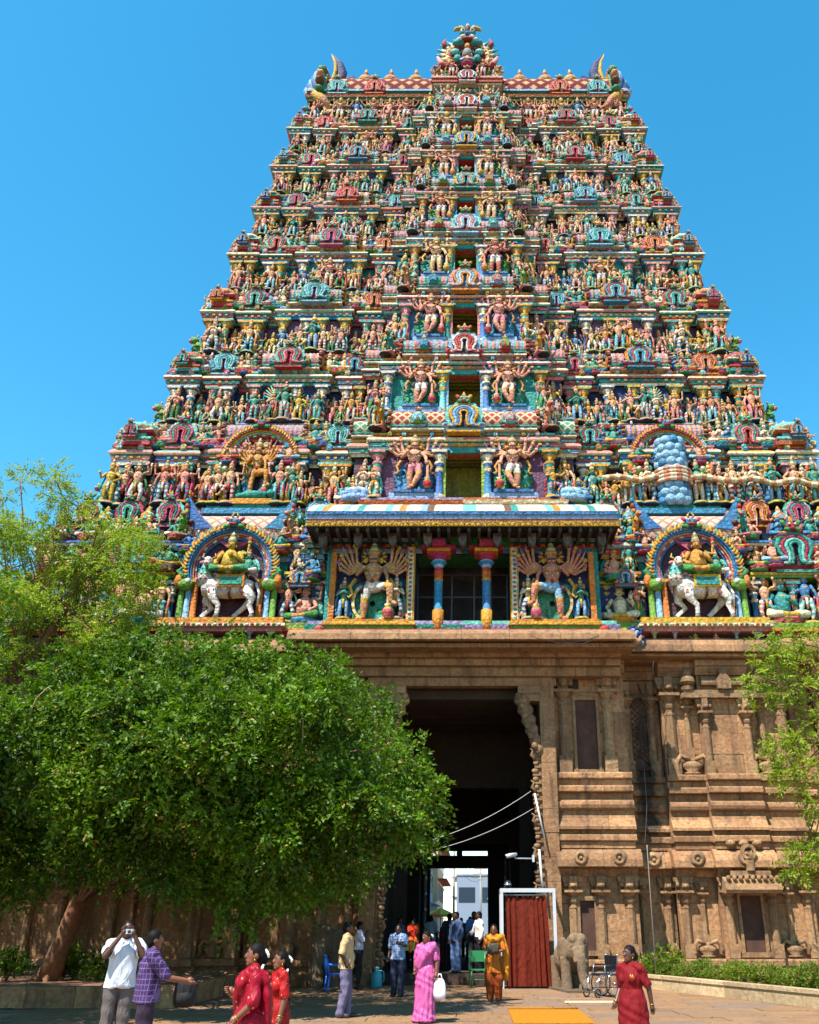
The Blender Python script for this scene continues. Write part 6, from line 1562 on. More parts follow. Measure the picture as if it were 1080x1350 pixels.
def person(label, loc, rz, H, spec, mats, voxel=.016, group=None):
    """one continuous remeshed figure, then its skin, hair and clothes as children"""
    t = thing('person', label, 'person', loc, rz, group); k = H / 1.70; f = Fig(); S = lambda p: tuple(v * k for v in p)
    w = spec.get('w', 1.0); top = spec.get('top', 'shirt'); bot = spec.get('bottom', 'trousers'); yaw = spec.get('yaw', 0.0); nod = spec.get('nod', 0.0)
    lean = spec.get('lean', 0.0)
    LG = spec.get('legs', [((-.095, 0, .9), (-.1, -.02, .48), (-.1, .02, .08)), ((.095, 0, .9), (.1, -.02, .48), (.1, .02, .08))])
    def cap(lab, pts, rad, flat=1.0): f.cap(lab, [S(p) for p in pts], [r * k for r in rad], flat)
    def ell(lab, c, r, rot=None): f.ell(lab, S(c), S(r), rot)
    for hp, kn, an in LG:
        if bot == 'trousers':
            cap(bot, [hp, kn, an], [.1 * w, .078, .072]); cap('shoes', [(an[0], an[1], .045), (an[0], an[1] - .16, .035)], [.05, .042])
        elif bot == 'salwar':
            cap(bot, [hp, kn, an], [.12, .125, .075]); cap('skin', [(an[0], an[1], .05), (an[0], an[1] - .15, .03)], [.045, .035])
        else:
            cap('skin', [(an[0], an[1], .06), (an[0], an[1] - .15, .03)], [.045, .035])
    if bot == 'trousers' or bot == 'salwar':
        ell(bot, (0, 0, .93), (.165 * w, .125 * w, .12))
    if bot == 'sari':
        f.skirt('sari', [tuple(v * k for v in r) for r in ((0, 0, 1.06, .15 * w, .12 * w), (0, 0, .95, .19 * w, .155 * w), (0, -.01, .7, .2 * w, .17 * w), (0, -.03, .4, .195, .18), (0, -.05, .15, .215, .2), (0, -.06, .03, .24, .22))], 13, .055)
    if bot == 'tunic':
        f.skirt(top, [tuple(v * k for v in r) for r in ((0, 0, 1.1, .15 * w, .12 * w), (0, 0, .95, .19 * w, .15 * w), (0, 0, .75, .2 * w, .165 * w), (0, 0, .52, .21 * w, .175 * w))], 7, .03)
        for hp, kn, an in LG: cap('bottom', [hp, kn, an], [.1, .085, .07])
    # torso
    cap(top, [(0, .0, .98), (0, -.005, 1.12), (0, -.005 - lean * .3, 1.28), (0, 0, 1.38)], [.15 * w, .148 * w, .17 * w, .12], .74)
    if spec.get('female'):
        for s in (-1, 1): ell(top, (s * .075, -.085 * w, 1.25), (.072, .06, .07))
    if spec.get('belly'): ell(top, (0, -.06, 1.05), (.14 * w, .11 * w, .12))
    if spec.get('loose'): f.skirt(top, [tuple(v * k for v in r) for r in ((0, 0, 1.3, .17 * w, .125 * w), (0, 0, 1.05, .175 * w, .135 * w), (0, 0, .86, .185 * w, .145 * w))], 6, .03)
    if spec.get('kurta'): f.skirt(top, [tuple(v * k for v in r) for r in ((0, 0, 1.15, .15 * w, .115 * w), (0, 0, .95, .18 * w, .14 * w), (0, 0, .62, .21 * w, .17 * w))], 8, .04)
    fw = .84 if spec.get('female') else 1.0; w0, w = w, w * fw
    for s in (-1, 1): cap(top, [(s * .06, 0, 1.43), (s * .175 * w, 0, 1.39)], [.055, .07 * fw], .9)
    cap('skin', [(0, .01, 1.38), (0, -.005, 1.5)], [.056, .05])
    # arms: index 0 is the figure's right (-x)
    for s, (el, ha) in zip((-1, 1), spec['arms']):
        sh = (s * .185 * w, 0, 1.385); sl = spec.get('sleeve', .85); m = lerp(sh, el, sl)
        cap(top, [sh, m], [.066 * w, .062 * fw if sl < 1 else .056]); cap('skin', [sh, el, lerp(el, ha, .88)], [.05, .042, .03])
        if spec.get('longsleeve'): cap(top, [sh, el, lerp(el, ha, .8)], [.066, .055, .045])
        ell('skin', ha, (.036, .042, .05))
    # head
    R3 = Matrix.Rotation(yaw, 3, 'Z') @ Matrix.Rotation(nod, 3, 'X'); hc = Vector((0, -.012, 1.575))
    def hd(p): q = R3 @ Vector(p); return (hc.x + q.x, hc.y + q.y, hc.z + q.z)
    rot = ('Z', yaw)
    f.ell('skin', S(hd((0, 0, .01))), S((.076, .093, .105)), rot); f.ell('skin', S(hd((0, -.02, -.05))), S((.06, .07, .07)), rot)
    f.cap('skin', [S(hd((0, -.088, .025))), S(hd((0, -.105, -.012)))], [.011 * k, .017 * k]); f.ell('skin', S(hd((0, -.068, -.085))), S((.026, .024, .022)), rot)
    for s in (-1, 1): f.ell('skin', S(hd((s * .078, .01, -.005))), S((.014, .024, .034)), rot)
    f.ell('hair', S(hd((0, .016, .038))), S((.085, .094, .09)), rot)
    if spec.get('female'):
        f.ell('hair', S(hd((0, .05, .0))), S((.08, .07, .09)), rot)
        if spec.get('bun', 1) == 1: f.ell('hair', S(hd((0, .11, -.03))), S((.05, .05, .06)), rot)
        if spec.get('braid'): f.cap('hair', [S(hd((0, .1, -.04))), S((0, .13, 1.3)), S((0, .15, 1.05))], [.035 * k, .03 * k, .018 * k])
    else: f.ell('hair', S(hd((0, .055, -.02))), S((.072, .05, .065)), rot)
    for (lab, kind, *a) in spec.get('more', []):
        if kind == 'cap': cap(lab, *a)
        else: ell(lab, *a)
    me = f.mesh(); o = bpy.data.objects.new('tmp', me); COL.objects.link(o)
    md = o.modifiers.new('r', 'REMESH'); md.mode = 'VOXEL'; md.voxel_size = voxel * k; md.use_smooth_shade = True
    sm = o.modifiers.new('s', 'SMOOTH'); sm.factor = .5; sm.iterations = 2
    dg = bpy.context.evaluated_depsgraph_get(); ev = bpy.data.meshes.new_from_object(o.evaluated_get(dg))
    bpy.data.objects.remove(o); bpy.data.meshes.remove(me)
    V = np.empty(len(ev.vertices) * 3, np.float32); ev.vertices.foreach_get('co', V); V = V.reshape(-1, 3).astype(float)
    Lp = np.empty(len(ev.loops), np.int32); ev.loops.foreach_get('vertex_index', Lp); ok = len(ev.loops) == 4 * len(ev.polygons)
    Q = Lp.reshape(-1, 4) if ok else np.array([list(p.vertices)[:4] if len(p.vertices) >= 4 else list(p.vertices) + [p.vertices[0]] for p in ev.polygons])
    fc = V[Q].mean(1); lab, names = f.label(fc)
    # hair only over scalp, not the face
    if 'hair' in names:
        hi, si = names.index('hair'), names.index('skin'); q = (fc / k - np.array(hc)) @ np.array(R3)
        fr = (lab == hi) & (q[:, 1] < -.035) & (q[:, 2] < .062) & (np.abs(q[:, 0]) < .08) & (q[:, 2] > -.15); lab[fr] = si
    NV = np.empty(len(ev.vertices) * 3, np.float32); ev.vertices.foreach_get('normal', NV); NV = NV.reshape(-1, 3).astype(float)
    bpy.data.meshes.remove(ev)
    PN = {'hair': 'hair', 'shirt': 'shirt', 'trousers': 'trousers', 'sari': 'sari', 'shoes': 'shoes'}
    m2 = bpy.data.meshes.new('body'); m2.from_pydata([tuple(v) for v in V], [], [tuple(r) for r in Q]); m2.polygons.foreach_set('use_smooth', [True] * len(Q)); mkobj('body', m2, mats['skin'], t)
    X_, Y_, Z_ = V[:, 0] / k, V[:, 1] / k, V[:, 2] / k
    for li, nm in enumerate(names):
        if nm == 'skin': continue
        fs = Q[lab == li]
        if len(fs) == 0: continue
        u, inv = np.unique(fs, return_inverse=True); x, y, z = X_[u], Y_[u], Z_[u]; an = np.arctan2(y, x)
        if nm == 'hair': off = .004 + .004 * np.sin(70 * x + 30 * y) * np.sin(25 * z)
        elif nm in ('trousers', 'salwar', 'bottom'): off = .013 + .005 * np.sin(6 * an + 9 * z + 2 * np.sin(7 * z)) + .004 * np.sin(38 * z + 9 * x)
        elif nm == 'shoes': off = np.full(len(u), .006)
        else: off = .013 + .006 * np.sin(26 * (x * .8 + z) + 3 * np.sin(9 * z + 5 * y)) + .004 * np.sin(48 * x - 22 * z + 2 * np.sin(30 * y))
        off = np.maximum(off, .005)
        W_ = V[u] + NV[u] * (off * k)[:, None]
        m2 = bpy.data.meshes.new(nm); m2.from_pydata([tuple(v) for v in W_], [], [tuple(r) for r in inv.reshape(-1, 4)])
        m2.polygons.foreach_set('use_smooth', [True] * len(m2.polygons)); mkobj(PN.get(nm, nm), m2, mats[nm], t)
    # fingers, eyes, lips, ornaments
    b = MB()
    for s, (el, ha) in zip((-1, 1), spec['arms']):
        el, ha = Vector(el), Vector(ha); d = (ha - el).normalized(); sd_ = d.cross(Vector((0, 1, 0)));
        sd_ = sd_.normalized() if sd_.length > .2 else Vector((1, 0, 0)); cu = Vector(spec.get('curl', (0, -1, -.2))); nr = (cu - d * cu.dot(d)); nr = nr.normalized() if nr.length > .1 else Vector((0, 0, 1)); sd_ = d.cross(nr)
        for q in range(4):
            o_ = ha + sd_ * (-.03 + .02 * q) + d * .03; L = (.062, .074, .07, .055)[q]
            p1 = o_ + d * L * .5 + nr * .008; p2 = p1 + (d * .75 + nr * .65) * L * .45
            b.tube([S(o_), S(p1), S(p2)], [.0095 * k, .009 * k, .0065 * k], (1, 1, 1), 6)
        o_ = ha - sd_ * .034 - d * .012; b.tube([S(o_), S(o_ - sd_ * .018 + d * .03 + nr * .015), S(o_ - sd_ * .01 + d * .058 + nr * .03)], [.011 * k, .01 * k, .007 * k], (1, 1, 1), 6)
    b.obj('fingers', mats['skin'], t)
    b = MB()
    for s in (-1, 1): b.ell(S(hd((s * .032, -.081, .022))), tuple(v * k for v in (.012, .006, .006)), (1, 1, 1), 8, 5, rot)
    b.obj('eyes', EYEW, t); b = MB()
    for s in (-1, 1):
        b.ell(S(hd((s * .032, -.085, .022))), .0055 * k, (1, 1, 1), 7, 5); b.tube([S(hd((s * .014, -.092, .042))), S(hd((s * .033, -.092, .048))), S(hd((s * .052, -.08, .042)))], .0045 * k, (1, 1, 1), 5)
    if spec.get('moustache'): b.tube([S(hd((-.03, -.088, -.038))), S(hd((0, -.102, -.03))), S(hd((.03, -.088, -.038)))], [.006 * k, .009 * k, .006 * k], (1, 1, 1), 6)
    b.obj('eyebrows', EYED, t); b = MB(); b.ell(S(hd((0, -.089, -.05))), tuple(v * k for v in (.025, .01, .009)), (1, 1, 1), 8, 5, rot); b.obj('lips', LIPS, t)
    if spec.get('flowers'):
        b = MB(); rr_ = random.Random(3)
        for q in range(34):
            a = q / 33; c = hd((.055 * math.sin(a * 9), .115 + .03 * math.sin(a * 5), .05 - .2 * a)); b.ell(S((c[0] + rr_.uniform(-.015, .015), c[1], c[2])), .016 * k, (1, 1, 1), 6, 4)
        b.obj('hair_flowers', WHITEF, t)
    if spec.get('female'):
        b = MB()
        for s in (-1, 1): b.ell(S(hd((s * .084, -.005, -.045))), (.008 * k, .008 * k, .014 * k), (1, 1, 1), 6, 4)
        for s, (el, ha) in zip((-1, 1), spec['arms']):
            c = Vector(lerp(el, ha, .82)); d = (Vector(ha) - Vector(el)).normalized(); u_ = d.orthogonal().normalized(); w_ = d.cross(u_)
            b.tube([S(c + (u_ * math.cos(a) + w_ * math.sin(a)) * .036) for a in [2 * math.pi * q / 12 for q in range(13)]], .006 * k, (1, 1, 1), 5)
        b.obj('gold_jewellery', GOLDM, t)
    if spec.get('collar'):
        b = MB(); 
        for s in (-1, 1): b.tube([S((s * .05, .05, 1.47)), S((s * .068, -.02, 1.465)), S((s * .03, -.085, 1.42)), S((s * .05, -.11, 1.38))], [.016 * k, .018 * k, .02 * k, .012 * k], (1, 1, 1), 6, .5)
        b.obj('collar', mats[top], t)
    return t

HANG = lambda s, f=0.0: ((s * .23, .0 - f * .3, 1.13), (s * .235, -.06 - f, .88))
shirt_w = fabric('white_cotton', hx('b0b4bc')); 
person('man in white shirt and grey trousers raising a small camera to his eye', (-4.55, 14.0, 0), .35, 1.72,
       dict(arms=[((-.25, -.18, 1.25), (-.05, -.2, 1.55)), ((.25, -.18, 1.25), (.075, -.2, 1.54))], loose=1, w=1.02, collar=1, sleeve=.75, nod=-.05),
       dict(skin=SKIN2, hair=HAIR, shirt=shirt_w, trousers=fabric('grey_trousers', hx('544c4a')), shoes=SHOE), .012)
cmr = thing('compact_camera', 'small silver camera held up to the face of the white-shirted man', 'camera', (-4.55 + .09, 14.0 - .19, 1.54), .35)
CAMM = simple_mat('silver_plastic', hx('b8bcc0'), .35, .05, 20, .5); b = MB(); b.box(-.05, .05, -.02, .02, 0, .065, (1, 1, 1)); b.obj('body', CAMM, cmr)
b = MB(); b.lathe([(.022, 0), (.022, .02), (.017, .022), (.017, .03)], (1, 1, 1), 12); b.v = [(p[0], -.02 - p[2], p[1] + .03) for p in b.v]; b.obj('lens', EYED, cmr)
person('man in purple checked shirt and dark trousers pointing with outstretched arm', (-3.56, 12.2, 0), 1.95, 1.6,
       dict(arms=[((-.22, -.2, 1.14), (-.2, -.5, 1.1)), ((.3, .06, 1.13), (.19, -.03, .98))], loose=1, sleeve=.9, w=1.05, yaw=.15, collar=1, curl=(0, 0, -1)),
       dict(skin=SKIN, hair=HAIR, shirt=fabric('purple_plaid', hx('34204a'), .1, hx('6a5880')), trousers=fabric('plum_trousers', hx('2c2030')), shoes=SHOE), .012)
bp = thing('backpack', 'black backpack hanging behind the man in the purple checked shirt', 'backpack', (-3.2, 12.55, .72), .3)
BLK = fabric('black_nylon', hx('1a1a1c')); b = MB()
for z, r, d in ((0, .8, .8), (.06, 1, 1), (.2, 1.02, 1.05), (.34, .95, .9), (.42, .7, .7)): pass
b.lathe([(.02, 0), (.11, .01), (.135, .05), (.14, .15), (.13, .25), (.09, .32), (.02, .335)], (1, 1, 1), 14, sy=.62); b.obj('bag_body', BLK, bp)
b = MB(); b.lathe([(.01, .03), (.09, .05), (.1, .1), (.09, .16), (.01, .18)], (1, 1, 1), 12, (0, -.07, 0), sy=.5); b.obj('front_pocket', BLK, bp)
for s in (-1, 1): b = MB(); b.tube([(s * .06, .07, .3), (s * .08, .12, .31), (s * .09, .14, .15), (s * .07, .07, .04)], .016, (1, 1, 1), 6, .4); b.obj('strap', BLK, bp)
RED1 = fabric('crimson_sari_silk', hx('80001a'), .14, None, hx('b07858'), .5, 14); 
pal = lambda: [('sari', 'cap', [(-.12, -.12, 1.05), (-.02, -.155, 1.2), (.1, -.13, 1.34), (.17, -.03, 1.43), (.16, .1, 1.35), (.14, .15, 1.1), (.12, .16, .85)], [.1, .1, .09, .075, .08, .1, .09], .55)]
person('woman in crimson sari with gold chain, hand on her chest', (-1.74, 9.8, 0), -1.25, 1.49,
       dict(female=1, top='sari', bottom='sari', w=1.22, arms=[((-.27, -.05, 1.1), (-.02, -.24, 1.22)), ((.28, -.02, 1.12), (.22, -.2, .95))], sleeve=1.0, more=pal(), flowers=1, bun=1, yaw=-.05),
       dict(skin=SKIN, hair=HAIR, sari=RED1), .011)
person('girl in bright red dress with white flowers in her hair', (-1.76, 11.2, 0), -1.0, 1.39,
       dict(female=1, top='dress', bottom='tunic', arms=[HANG(-1), HANG(1)], flowers=1, braid=1, w=.95, sleeve=.9),
       dict(skin=SKIN, hair=HAIR, dress=fabric('bright_red_cotton', hx('860604'), .12, None, hx('b88068'), .6, 22), bottom=fabric('red_trousers', hx('a01818'))), .012)
person('man in cream shirt and lavender grey trousers, hand in his pocket', (-2.16, 19.93, 0), 1.6, 1.72,
       dict(arms=[((-.25, .08, 1.12), (-.2, -.05, .93)), ((.24, .05, 1.13), (.2, -.1, .95))], loose=1, belly=1, collar=1, yaw=.1, legs=[((-.095, 0, .9), (-.1, -.02, .48), (-.1, .06, .08)), ((.095, 0, .9), (.1, -.06, .48), (.1, -.06, .08))]),
       dict(skin=SKIN2, hair=HAIR, shirt=fabric('cream_shirt', hx('b0946c')), trousers=fabric('lavender_grey_trousers', hx('645c74')), shoes=SHOE), .016)
person('man in white shirt and black trousers standing in shade by the jamb', (-2.9, 28.3, 0), 1.7, 1.75,
       dict(arms=[((-.24, -.1, 1.18), (-.05, -.2, 1.42)), HANG(1)], collar=1),
       dict(skin=SKIN2, hair=HAIR, shirt=fabric('lavender_white_shirt', hx('b8b8cc')), trousers=fabric('black_trousers', hx('1c1a1c')), shoes=SHOE), .02)
PINK = fabric('pink_sari', hx('ac4c80'), .1, None, hx('c888a8'), .5, 16)
person('woman in pink sari walking with white flowers in her hair', (-.5, 19.03, 0), -.35, 1.55,
       dict(female=1, top='sari', bottom='sari', w=1.05, arms=[((-.24, -.02, 1.14), (-.2, -.12, .95)), ((.25, .0, 1.12), (.25, -.05, .86))], sleeve=.8, more=pal(), flowers=1, bun=1, yaw=-.35, nod=.12),
       dict(skin=SKIN, hair=HAIR, sari=PINK), .014)
bg_ = thing('carrier_bag', 'white plastic carrier bag in the hand of the woman in pink', 'bag', (-.5 + .27, 19.03 - .12, .38), -.2)
PLA = simple_mat('white_plastic_bag', hx('d8ccd4'), .35, .08, 10, bmp=.5); b = MB(); b.lathe([(.02, 0), (.11, .01), (.13, .1), (.12, .22), (.09, .32), (.05, .36)], (1, 1, 1), 12, sy=.5)
b.obj('bag_body', PLA, bg_); b = MB(); b.tube([(-.05, 0, .34), (-.02, 0, .43), (.02, 0, .43), (.05, 0, .34)], .012, (1, 1, 1), 5); b.obj('handle', PLA, bg_)
ORG = fabric('orange_cotton', hx('a85a10'), .15, None, hx('e0a848'), .6, 10)
person('woman in orange tunic and rust trousers with ochre scarf, arms folded', (.91, 24.14, 0), -.1, 1.68,
       dict(female=1, top='tunic', bottom='salwar', kurta=1, arms=[((-.25, -.06, 1.14), (.02, -.23, 1.12)), ((.25, -.06, 1.12), (-.02, -.22, 1.05))], sleeve=.9, bun=0, braid=1,
            more=[('scarf', 'cap', [(-.17, -.02, 1.43), (-.05, -.13, 1.33), (.1, -.13, 1.36), (.18, -.02, 1.43)], [.05, .05, .05, .06], .6), ('scarf', 'cap', [(.2, .06, 1.42), (.27, .1, 1.1), (.28, .1, .5)], [.06, .08, .07], .5)]),
       dict(skin=SKIN, hair=HAIR, tunic=ORG, salwar=fabric('rust_trousers', hx('7c340c'), .15), scarf=fabric('ochre_scarf', hx('b07010'))), .016)
hb = thing('handbag', 'dark patterned handbag held against the orange tunic', 'handbag', (.88, 24.14 - .3, 1.02), -.1)
b = MB(); b.lathe([(.02, 0), (.13, .01), (.15, .08), (.14, .18), (.1, .24)], (1, 1, 1), 12, sy=.35); b.obj('bag_body', fabric('dark_pattern', hx('3a342c'), .3, None, hx('8a9a50'), .7, 18), hb); b = MB(); b.tube([(-.09, 0, .22), (-.04, 0, .32), (.04, 0, .32), (.09, 0, .22)], .01, (1, 1, 1), 5); b.obj('handle', BLK, hb)
MAR = fabric('maroon_uniform', hx('66060e'), .1)
nurse = person('woman in maroon uniform tunic with yellow emblem, walking', (2.4, 12.5, 0), -.75, 1.42,
       dict(female=1, top='tunic', bottom='tunic', w=1.12, arms=[((-.25, .06, 1.12), (-.24, -.12, .9)), ((.26, .06, 1.13), (.27, .1, .88))], sleeve=.8, bun=1, yaw=-.25),
       dict(skin=SKIN2, hair=HAIR, tunic=MAR, bottom=fabric('maroon_trousers', hx('5c0c18'))), .011)
EMB = simple_mat('yellow_print', hx('d8b040'), .7); b = MB()
k = 1.42 / 1.7
for x0, x1 in ((.05, .075), (.085, .11)): b.tube([(x0 * k + .03, -.155 * k, 1.27 * k), ((x0 + x1) / 2 * k + .03, -.166 * k, 1.31 * k), (x1 * k + .03, -.15 * k, 1.26 * k)], .006, (1, 1, 1), 5)
b.obj('emblem', EMB, nurse)
# people in the passage, on the raised threshold
TZ = .3
person('man in blue checked shirt walking out of the passage', (-1.55, 25.6, 0), -.3, 1.68, dict(arms=[HANG(-1, .05), ((.24, -.12, 1.2), (.1, -.24, 1.25))], collar=1, loose=1),
       dict(skin=SKIN2, hair=HAIR, shirt=fabric('blue_check', hx('5a74a0'), .1, hx('b8c4d8')), trousers=fabric('navy_trousers', hx('22283c')), shoes=SHOE), .02)
person('small child in red carried at the shoulder of the man in blue checks', (-1.2, 25.75, .82), .3, .95, dict(arms=[((-.2, -.1, 1.2), (-.1, -.25, 1.25)), ((.2, -.1, 1.2), (.15, -.22, 1.2))], bottom='trousers', legs=[((-.095, 0, .9), (-.15, -.3, .75), (-.15, -.25, .4)), ((.095, 0, .9), (.15, -.3, .75), (.15, -.25, .4))]),
       dict(skin=SKIN2, hair=HAIR, shirt=fabric('red_child_shirt', hx('c03018')), trousers=fabric('orange_child_pants', hx('b05020')), shoes=SHOE), .03)
person('child in blue pinafore with red sleeves beside the threshold', (-.98, 27.6, 0), .4, 1.3, dict(arms=[HANG(-1), HANG(1)], bottom='trousers', female=1, braid=1), dict(skin=SKIN2, hair=HAIR, shirt=fabric('blue_pinafore', hx('23406a')), trousers=fabric('blue_child_trousers', hx('20345a')), shoes=SHOE), .022)
person('man in blue denim shirt and jeans standing on the threshold', (-.15, 30.9, TZ), -.8, 1.75, dict(arms=[HANG(-1), HANG(1)], collar=1, longsleeve=1, loose=1), dict(skin=SKIN2, hair=HAIR, shirt=fabric('denim_shirt', hx('3c4c6c')), trousers=fabric('jeans', hx('4a6288')), shoes=SHOE), .022)
person('man in white shirt and black trousers standing behind the green chair', (.58, 31.3, TZ), -1.2, 1.76, dict(arms=[((-.24, -.08, 1.15), (-.18, -.25, 1.05)), HANG(1)], collar=1, longsleeve=1, moustache=1), dict(skin=SKIN2, hair=HAIR, shirt=fabric('off_white_shirt', hx('cfc4bc')), trousers=fabric('black_slacks', hx('17161a')), shoes=SHOE), .022)
person('man in blue shirt half hidden behind the white-shirted man', (.42, 32.6, TZ), .1, 1.78, dict(arms=[HANG(-1), HANG(1)], collar=1), dict(skin=SKIN2, hair=HAIR, shirt=fabric('mid_blue_shirt', hx('4a6ca0')), trousers=fabric('dark_slacks', hx('201e22')), shoes=SHOE), .024)
person('man in dark clothes standing with his back to the forecourt', (-.42, 33.2, TZ), 2.9, 1.72, dict(arms=[HANG(-1), HANG(1)]), dict(skin=SKIN2, hair=HAIR, shirt=fabric('charcoal_shirt', hx('26262c')), trousers=fabric('charcoal_trousers', hx('1c1c20')), shoes=SHOE), .026)
person('woman in blue sari standing at the side of the passage', (-2.05, 32.4, TZ), .9, 1.6, dict(female=1, top='sari', bottom='sari', arms=[HANG(-1), HANG(1)], sleeve=.9), dict(skin=SKIN2, hair=HAIR, sari=fabric('blue_sari', hx('2c5a88'))), .024)
for lb, x, Y, rz_, Hh, fem, c1, c2 in (('man in white shirt deep inside the dark passage', -1.2, 36.5, 2.6, 1.7, 0, 'a8a8a8', '2a2a30'), ('woman in red sari deep inside the dark passage', -.75, 39, .2, 1.55, 1, '98281c', ''), ('man in green shirt walking through the passage', .25, 41, -.3, 1.7, 0, '3a6a48', '2c2620'), ('woman in yellow sari walking through the passage', -1.4, 43, .4, 1.55, 1, 'b08820', ''), ('man in pale blue shirt at the far door', -.2, 46.5, 2.9, 1.7, 0, '7a94b0', '2c3038'), ('man in orange shirt near the passage wall', -1.75, 34.6, .5, 1.65, 0, 'a85018', '2a2624')):
    if fem: person(lb, (x, Y, .29), rz_, Hh, dict(female=1, top='sari', bottom='sari', arms=[HANG(-1), HANG(1)], more=pal()), dict(skin=SKIN2, hair=HAIR, sari=fabric('sari_' + c1, hx(c1))), .03)
    else: person(lb, (x, Y, .29), rz_, Hh, dict(arms=[HANG(-1), HANG(1)], loose=1), dict(skin=SKIN2, hair=HAIR, shirt=fabric('shirt_' + c1, hx(c1)), trousers=fabric('trousers_' + c2, hx(c2)), shoes=SHOE), .03)
person('woman in magenta sari out in the street', (-1.0, 56, 0), .2, 1.58, dict(female=1, top='sari', bottom='sari', arms=[HANG(-1), HANG(1)]), dict(skin=SKIN2, hair=HAIR, sari=fabric('magenta_sari', hx('b04a70'))), .03)
person('man in brown shirt walking in the street beyond the passage', (.4, 60, 0), 3.0, 1.7, dict(arms=[HANG(-1), HANG(1)]), dict(skin=SKIN2, hair=HAIR, shirt=fabric('brown_shirt', hx('7a5a44')), trousers=fabric('khaki_trousers', hx('6a6048')), shoes=SHOE), .03)
# ------------------------------------------------------------ furniture, booth, wheelchair, elephants
def pmat(n, c, r=.4, **k): return simple_mat(n, hx(c), r, .08, 10, **k)
W3 = (1, 1, 1)
STEP = thing('stone_threshold', 'raised stone threshold block across the dark passage', 'step', (0, 30.3, 0))
for k in range(4): b = MB(); b.box(-2.55 + k * 1.275 + .008, -1.275 + k * 1.275 - .008, 0, 1.2, 0, .3, W3); b.obj('threshold_slab', SHADE_STONE, STEP)
b = MB(); b.box(-2.55, 2.55, 1.21, 19, 0, .29, W3); b.obj('passage_floor', SHADE_STONE, STEP)
# curtained booth
BX0, BX1, BY, BH = 1.2, 2.86, 28.75, 2.55
booth = thing('curtain_booth', 'white framed booth hung with a rust red curtain beside the gate jamb', 'booth', ((BX0 + BX1) / 2, BY, 0))
FR = pmat('white_painted_metal', 'a8acb0'); hw = (BX1 - BX0) / 2
for nm, q in (('post', (-hw, -hw + .09, 0, .09, 0, BH)), ('post', (hw - .09, hw, 0, .09, 0, BH)), ('post', (-hw, -hw + .07, .95, 1.02, 0, BH)), ('post', (hw - .07, hw, .95, 1.02, 0, BH)), ('top_rail', (-hw, hw, -.003, .1, BH, BH + .11)), ('side_rail', (-hw, -hw + .08, .1, .95, BH, BH + .1)), ('side_rail', (hw - .08, hw, .1, .95, BH, BH + .1)), ('side_panel', (-hw + .02, -hw + .04, .09, .95, .1, BH))):
    b = MB(); b.box(*q, W3); b.obj(nm, FR, booth)
CUR = fabric('rust_curtain', hx('5c1a08'), .25); b = MB(); n = 90; V = []
for z in np.linspace(2.42, .05, 12):
    t = (2.42 - z) / 2.4
    for kx in range(n + 1):
        u = kx / n; x = -hw + .16 + u * (2 * hw - .42 + .1 * t) + .02 * t * math.sin(u * 23); V.append((x, .1 + (.03 + .035 * t) * (.6 + .4 * math.sin(u * 7 + 1)) * math.sin(u * 41 + 2.6 * math.sin(u * 8) + .25 * math.sin(z * 3)) + .03 * t * math.sin(u * 13), z + .03 * math.sin(u * 31) * (1 - t)))
Fs = [(j * (n + 1) + i_, j * (n + 1) + i_ + 1, (j + 1) * (n + 1) + i_ + 1, (j + 1) * (n + 1) + i_) for j in range(11) for i_ in range(n)]
b.add(V, Fs, W3, True); b.obj('curtain', CUR, booth)
for kx in range(9): b = MB(); b.tube([(-hw + .2 + kx * .16, .1 + .035 * math.cos(a), 2.46 + .035 * math.sin(a)) for a in [q * .785 for q in range(9)]], .008, W3, 5); b.obj('curtain_ring', FR, booth)
b = MB(); b.tube([(-hw + .1, .1, 2.48), (hw - .1, .1, 2.48)], .014, W3, 8); b.obj('curtain_rod', FR, booth)
hel = thing('motorcycle_helmet', 'dark glossy helmet resting on top of the curtain booth', 'helmet', (BX0 + .25, BY + .5, BH + .1))
b = MB(); b.ell((0, 0, .13), (.13, .15, .13), W3, 14, 9); b.obj('shell', pmat('dark_gloss', '20242c', .15), hel); b = MB(); b.ell((0, -.06, .13), (.11, .1, .05), W3, 12, 6); b.obj('visor', pmat('visor_grey', '8090a0', .1), hel)

def plastic_chair(name, label, loc, rz, mat, arms=True):
    """moulded garden chair: seat, slatted back, arm rests, four legs"""
    t = thing(name, label, 'chair', loc, rz)
    b = MB(); b.prism([(-.22, .42), (.22, .42), (.23, .45), (-.23, .45)], -.23, .22, W3); b.obj('seat', mat, t)
    for sx in (-1, 1):
        for sy in (-1, 1): b = MB(); b.tube([(sx * .2, sy * .19, .43), (sx * .235, sy * .23, 0)], [.028, .022], W3, 6); b.obj('leg', mat, t)
        b = MB(); b.tube([(sx * .22, .2, .43), (sx * .23, .26, .68), (sx * .17, .29, .86), (0, .3, .9)], [.025, .026, .026, .026], W3, 7); b.obj('back_rail', mat, t)
        if arms: b = MB(); b.tube([(sx * .22, -.19, .43), (sx * .25, -.19, .63), (sx * .25, 0, .66), (sx * .23, .25, .68)], [.022, .024, .028, .024], W3, 7); b.obj('arm_rest', mat, t)
    for kx in range(5): b = MB(); x = -.13 + .065 * kx; b.tube([(x, .21, .44), (x, .265, .68), (x * .9, .295, .88 - abs(x) * .35)], .02, W3, 5, .4); b.obj('back_slat', mat, t)
    return t
plastic_chair('plastic_chair', 'bright blue plastic armchair in the shade by the gate', (-3.4, 27.3, 0), 1.9, pmat('blue_plastic', '1c62c8', .35))
t = thing('metal_chair', 'green painted metal chair standing in front of the threshold', 'chair', (.55, 29.55, 0), .15); GRN = pmat('green_paint', '1c7040', .35)
